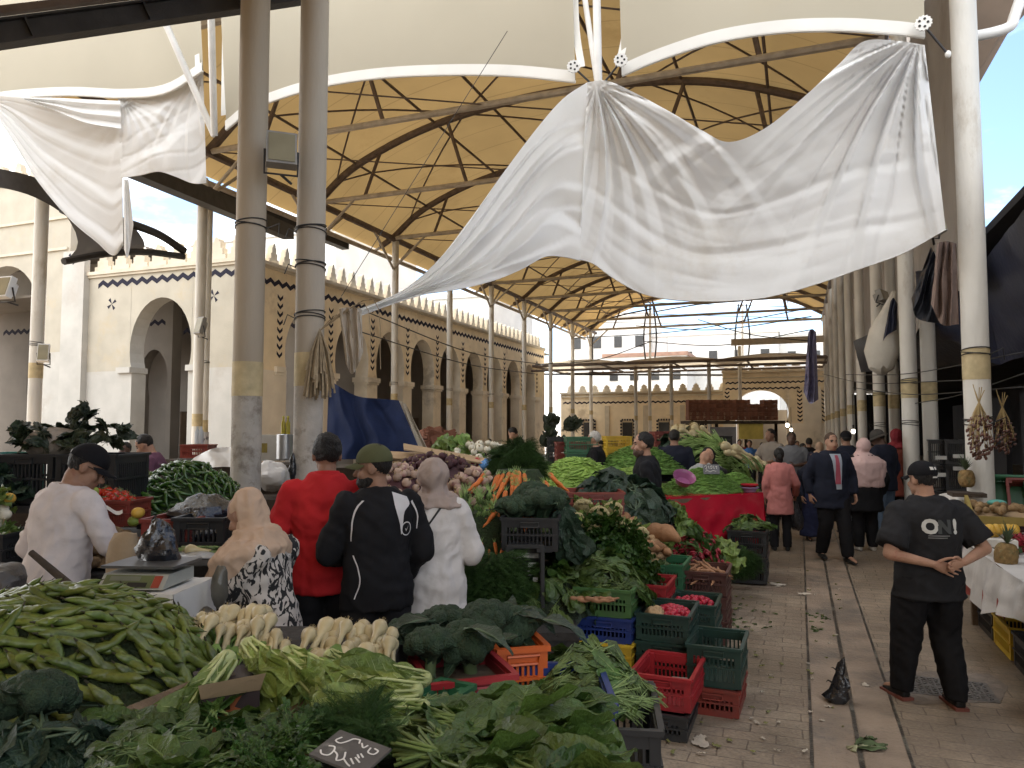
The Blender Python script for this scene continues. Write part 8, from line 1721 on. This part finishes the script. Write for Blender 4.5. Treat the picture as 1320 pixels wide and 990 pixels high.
pm = M('litter_paper', (.50, .44, .36), .85, .2, 9, rnd=.1); lm = M('litter_leaf', (.20, .20, .07), .8, .3, 12, rnd=.2)
scrap(902, 957, .14, .08, pm, 'crumpled beige paper on the paving near the front crates', 'paper'); scrap(1002, 754, .16, .10, pm, 'pale paper scrap beside the drain far up the aisle', 'paper'); scrap(1036, 766, .13, .08, pm, 'pale paper scrap lying across the drain edge', 'paper'); scrap(862, 950, .05, .03, pm, 'tiny beige scrap by the black crate', 'paper'); scrap(1115, 884, .05, .04, pm, 'tiny white scrap by the left shoe', 'paper')
for i in range(70): scrap(*(lambda x, y: (x, y))(rng.uniform(860, 1010), rng.uniform(745, 975)), rng.uniform(.02, .05), rng.uniform(.01, .03), lm if i % 3 else pm, 'tiny vegetable scrap littering the paving left of the drain', 'scrap', 'tiny scraps left of the drain')
for i in range(30): scrap(*(lambda x, y: (x, y))(rng.uniform(1035, 1090) , rng.uniform(730, 980)), rng.uniform(.015, .04), rng.uniform(.01, .03), lm if i % 2 else pm, 'tiny scrap caught along the drain channel', 'scrap', 'tiny scraps along the drain')
p = at(1105, 965, z=.01); b = MB()
for i in range(7): leaf(b, .17 + .06*rng.random(), .06, T4((.0, 0, .015), .12, rng.uniform(-.6, .6), -1.3 + rng.uniform(-.5, .5)), .3, .14, .2, 'oval', 8, 4, .06, .005)
o = b.build('wilted_leaves', [M('wilt_green', (.07, .10, .04), .7, .3, 14, rnd=0), M('wilt_rib', (.33, .33, .2), .7, .1, rnd=0)], None, True, None, p); o.rotation_euler = (0, 0, R(YAW) + .1); tag(o, 'trampled grey green leaf bunch lying across the drain', 'leaves')
# black bag on the drain
p = at(1081, 905, z=.006); b = MB(); b.loft([((-.01, 0, .0), .06, .05, None), ((-.015, 0, .03), .085, .06, None), ((.0, 0, .07), .06, .05, None), ((.015, 0, .11), .065, .045, None), ((.018, 0, .155), .05, .035, None), ((.012, 0, .18), .026, .02, None), ((.016, 0, .22), .032, .014, None), ((.024, 0, .26), .026, .012, None), ((.028, 0, .285), .014, .008, None)], 30)
b.v = [tuple(Vector(v)*(1 + .14*mnoise.noise(Vector(v)*30) + .10*abs(mnoise.noise(Vector(v)*70)))) for v in b.v]; b.tube(curve([(-.02, 0, .11), (-.06, -.01, .14), (-.075, -.01, .125)], 6), [.02, .018, .015, .012, .009, .006, .001], 6, flat=.4); b.tube(curve([(-.0, 0, .2), (-.03, 0, .225), (-.045, 0, .22)], 5), [.012, .011, .009, .006, .004, .001], 6, flat=.4)
tag(b.build('knotted_bag', film_k, None, True, 30, p), 'knotted black plastic bag standing upright on the drain', 'bag')
# manhole cover and patched concrete
p = at(1215, 886, z=.0045); t = empty('manhole_cover', p, 0, 'square iron manhole cover with raised pattern behind the feet of the man in black', 'manhole cover'); b = MB(); b.box((0, 0, -.004 + .003), (.62, .42, .006)); b.build('frame', M('iron_frame', (.12, .11, .10), .6, .2, 12, .3, 40, rnd=0), t, False); b = MB()
for i in range(14):
    for k in range(9):
        x, y = -.27 + i*.0415, -.165 + k*.0415
        if abs(y) < .03 and abs(x) < .12: continue
        b.box((x, y, .005), (.028, .010, .006), (0, 0, .7 if (i + k) % 2 else -.7))
b.build('raised_pattern', M('iron_worn', (.17, .16, .15), .45, .2, 20, rnd=0), t, False)
b = MB(); pts = [at(*q_, z=.0035) for q_ in ((1108, 892), (1122, 872), (1150, 864), (1210, 866), (1275, 868), (1300, 885), (1290, 905), (1180, 908), (1165, 898), (1120, 900))]
b.add(pts, [tuple(range(len(pts)))]); o = b.build('concrete_patch', M('patched_concrete', (.20, .165, .135), .8, .25, 9, .4, 40, rnd=0), None, False); struct(o)

crate(gp(-2, 4.9) + UP*.98, 'black', 'black crate under the mixed fruit at the left edge', (.36, .36, .2), R(YAW))
b = MB(); b.box((0, 0, .47), (.4, .4, .94)); o = b.build('stand_box', ply, None, False, 40, gp(-14, 3.7)); o.rotation_euler = (0, 0, R(YAW)); tag(o, 'dark stand under the grey plastic bag at the left edge', 'stand')
mound('yellow', (2.35, 5.5, .81), .3, .35, .14, 40, 'yellow fruit heaped on the near end of the white table sheet', 'yellow fruits on the near table end', 1.1, .5)
mound('lime', (2.3, 4.75, .81), .28, .3, .12, 34, 'green lime heaped on the near end of the white table sheet', 'limes on the near table end', 1.1, .5)
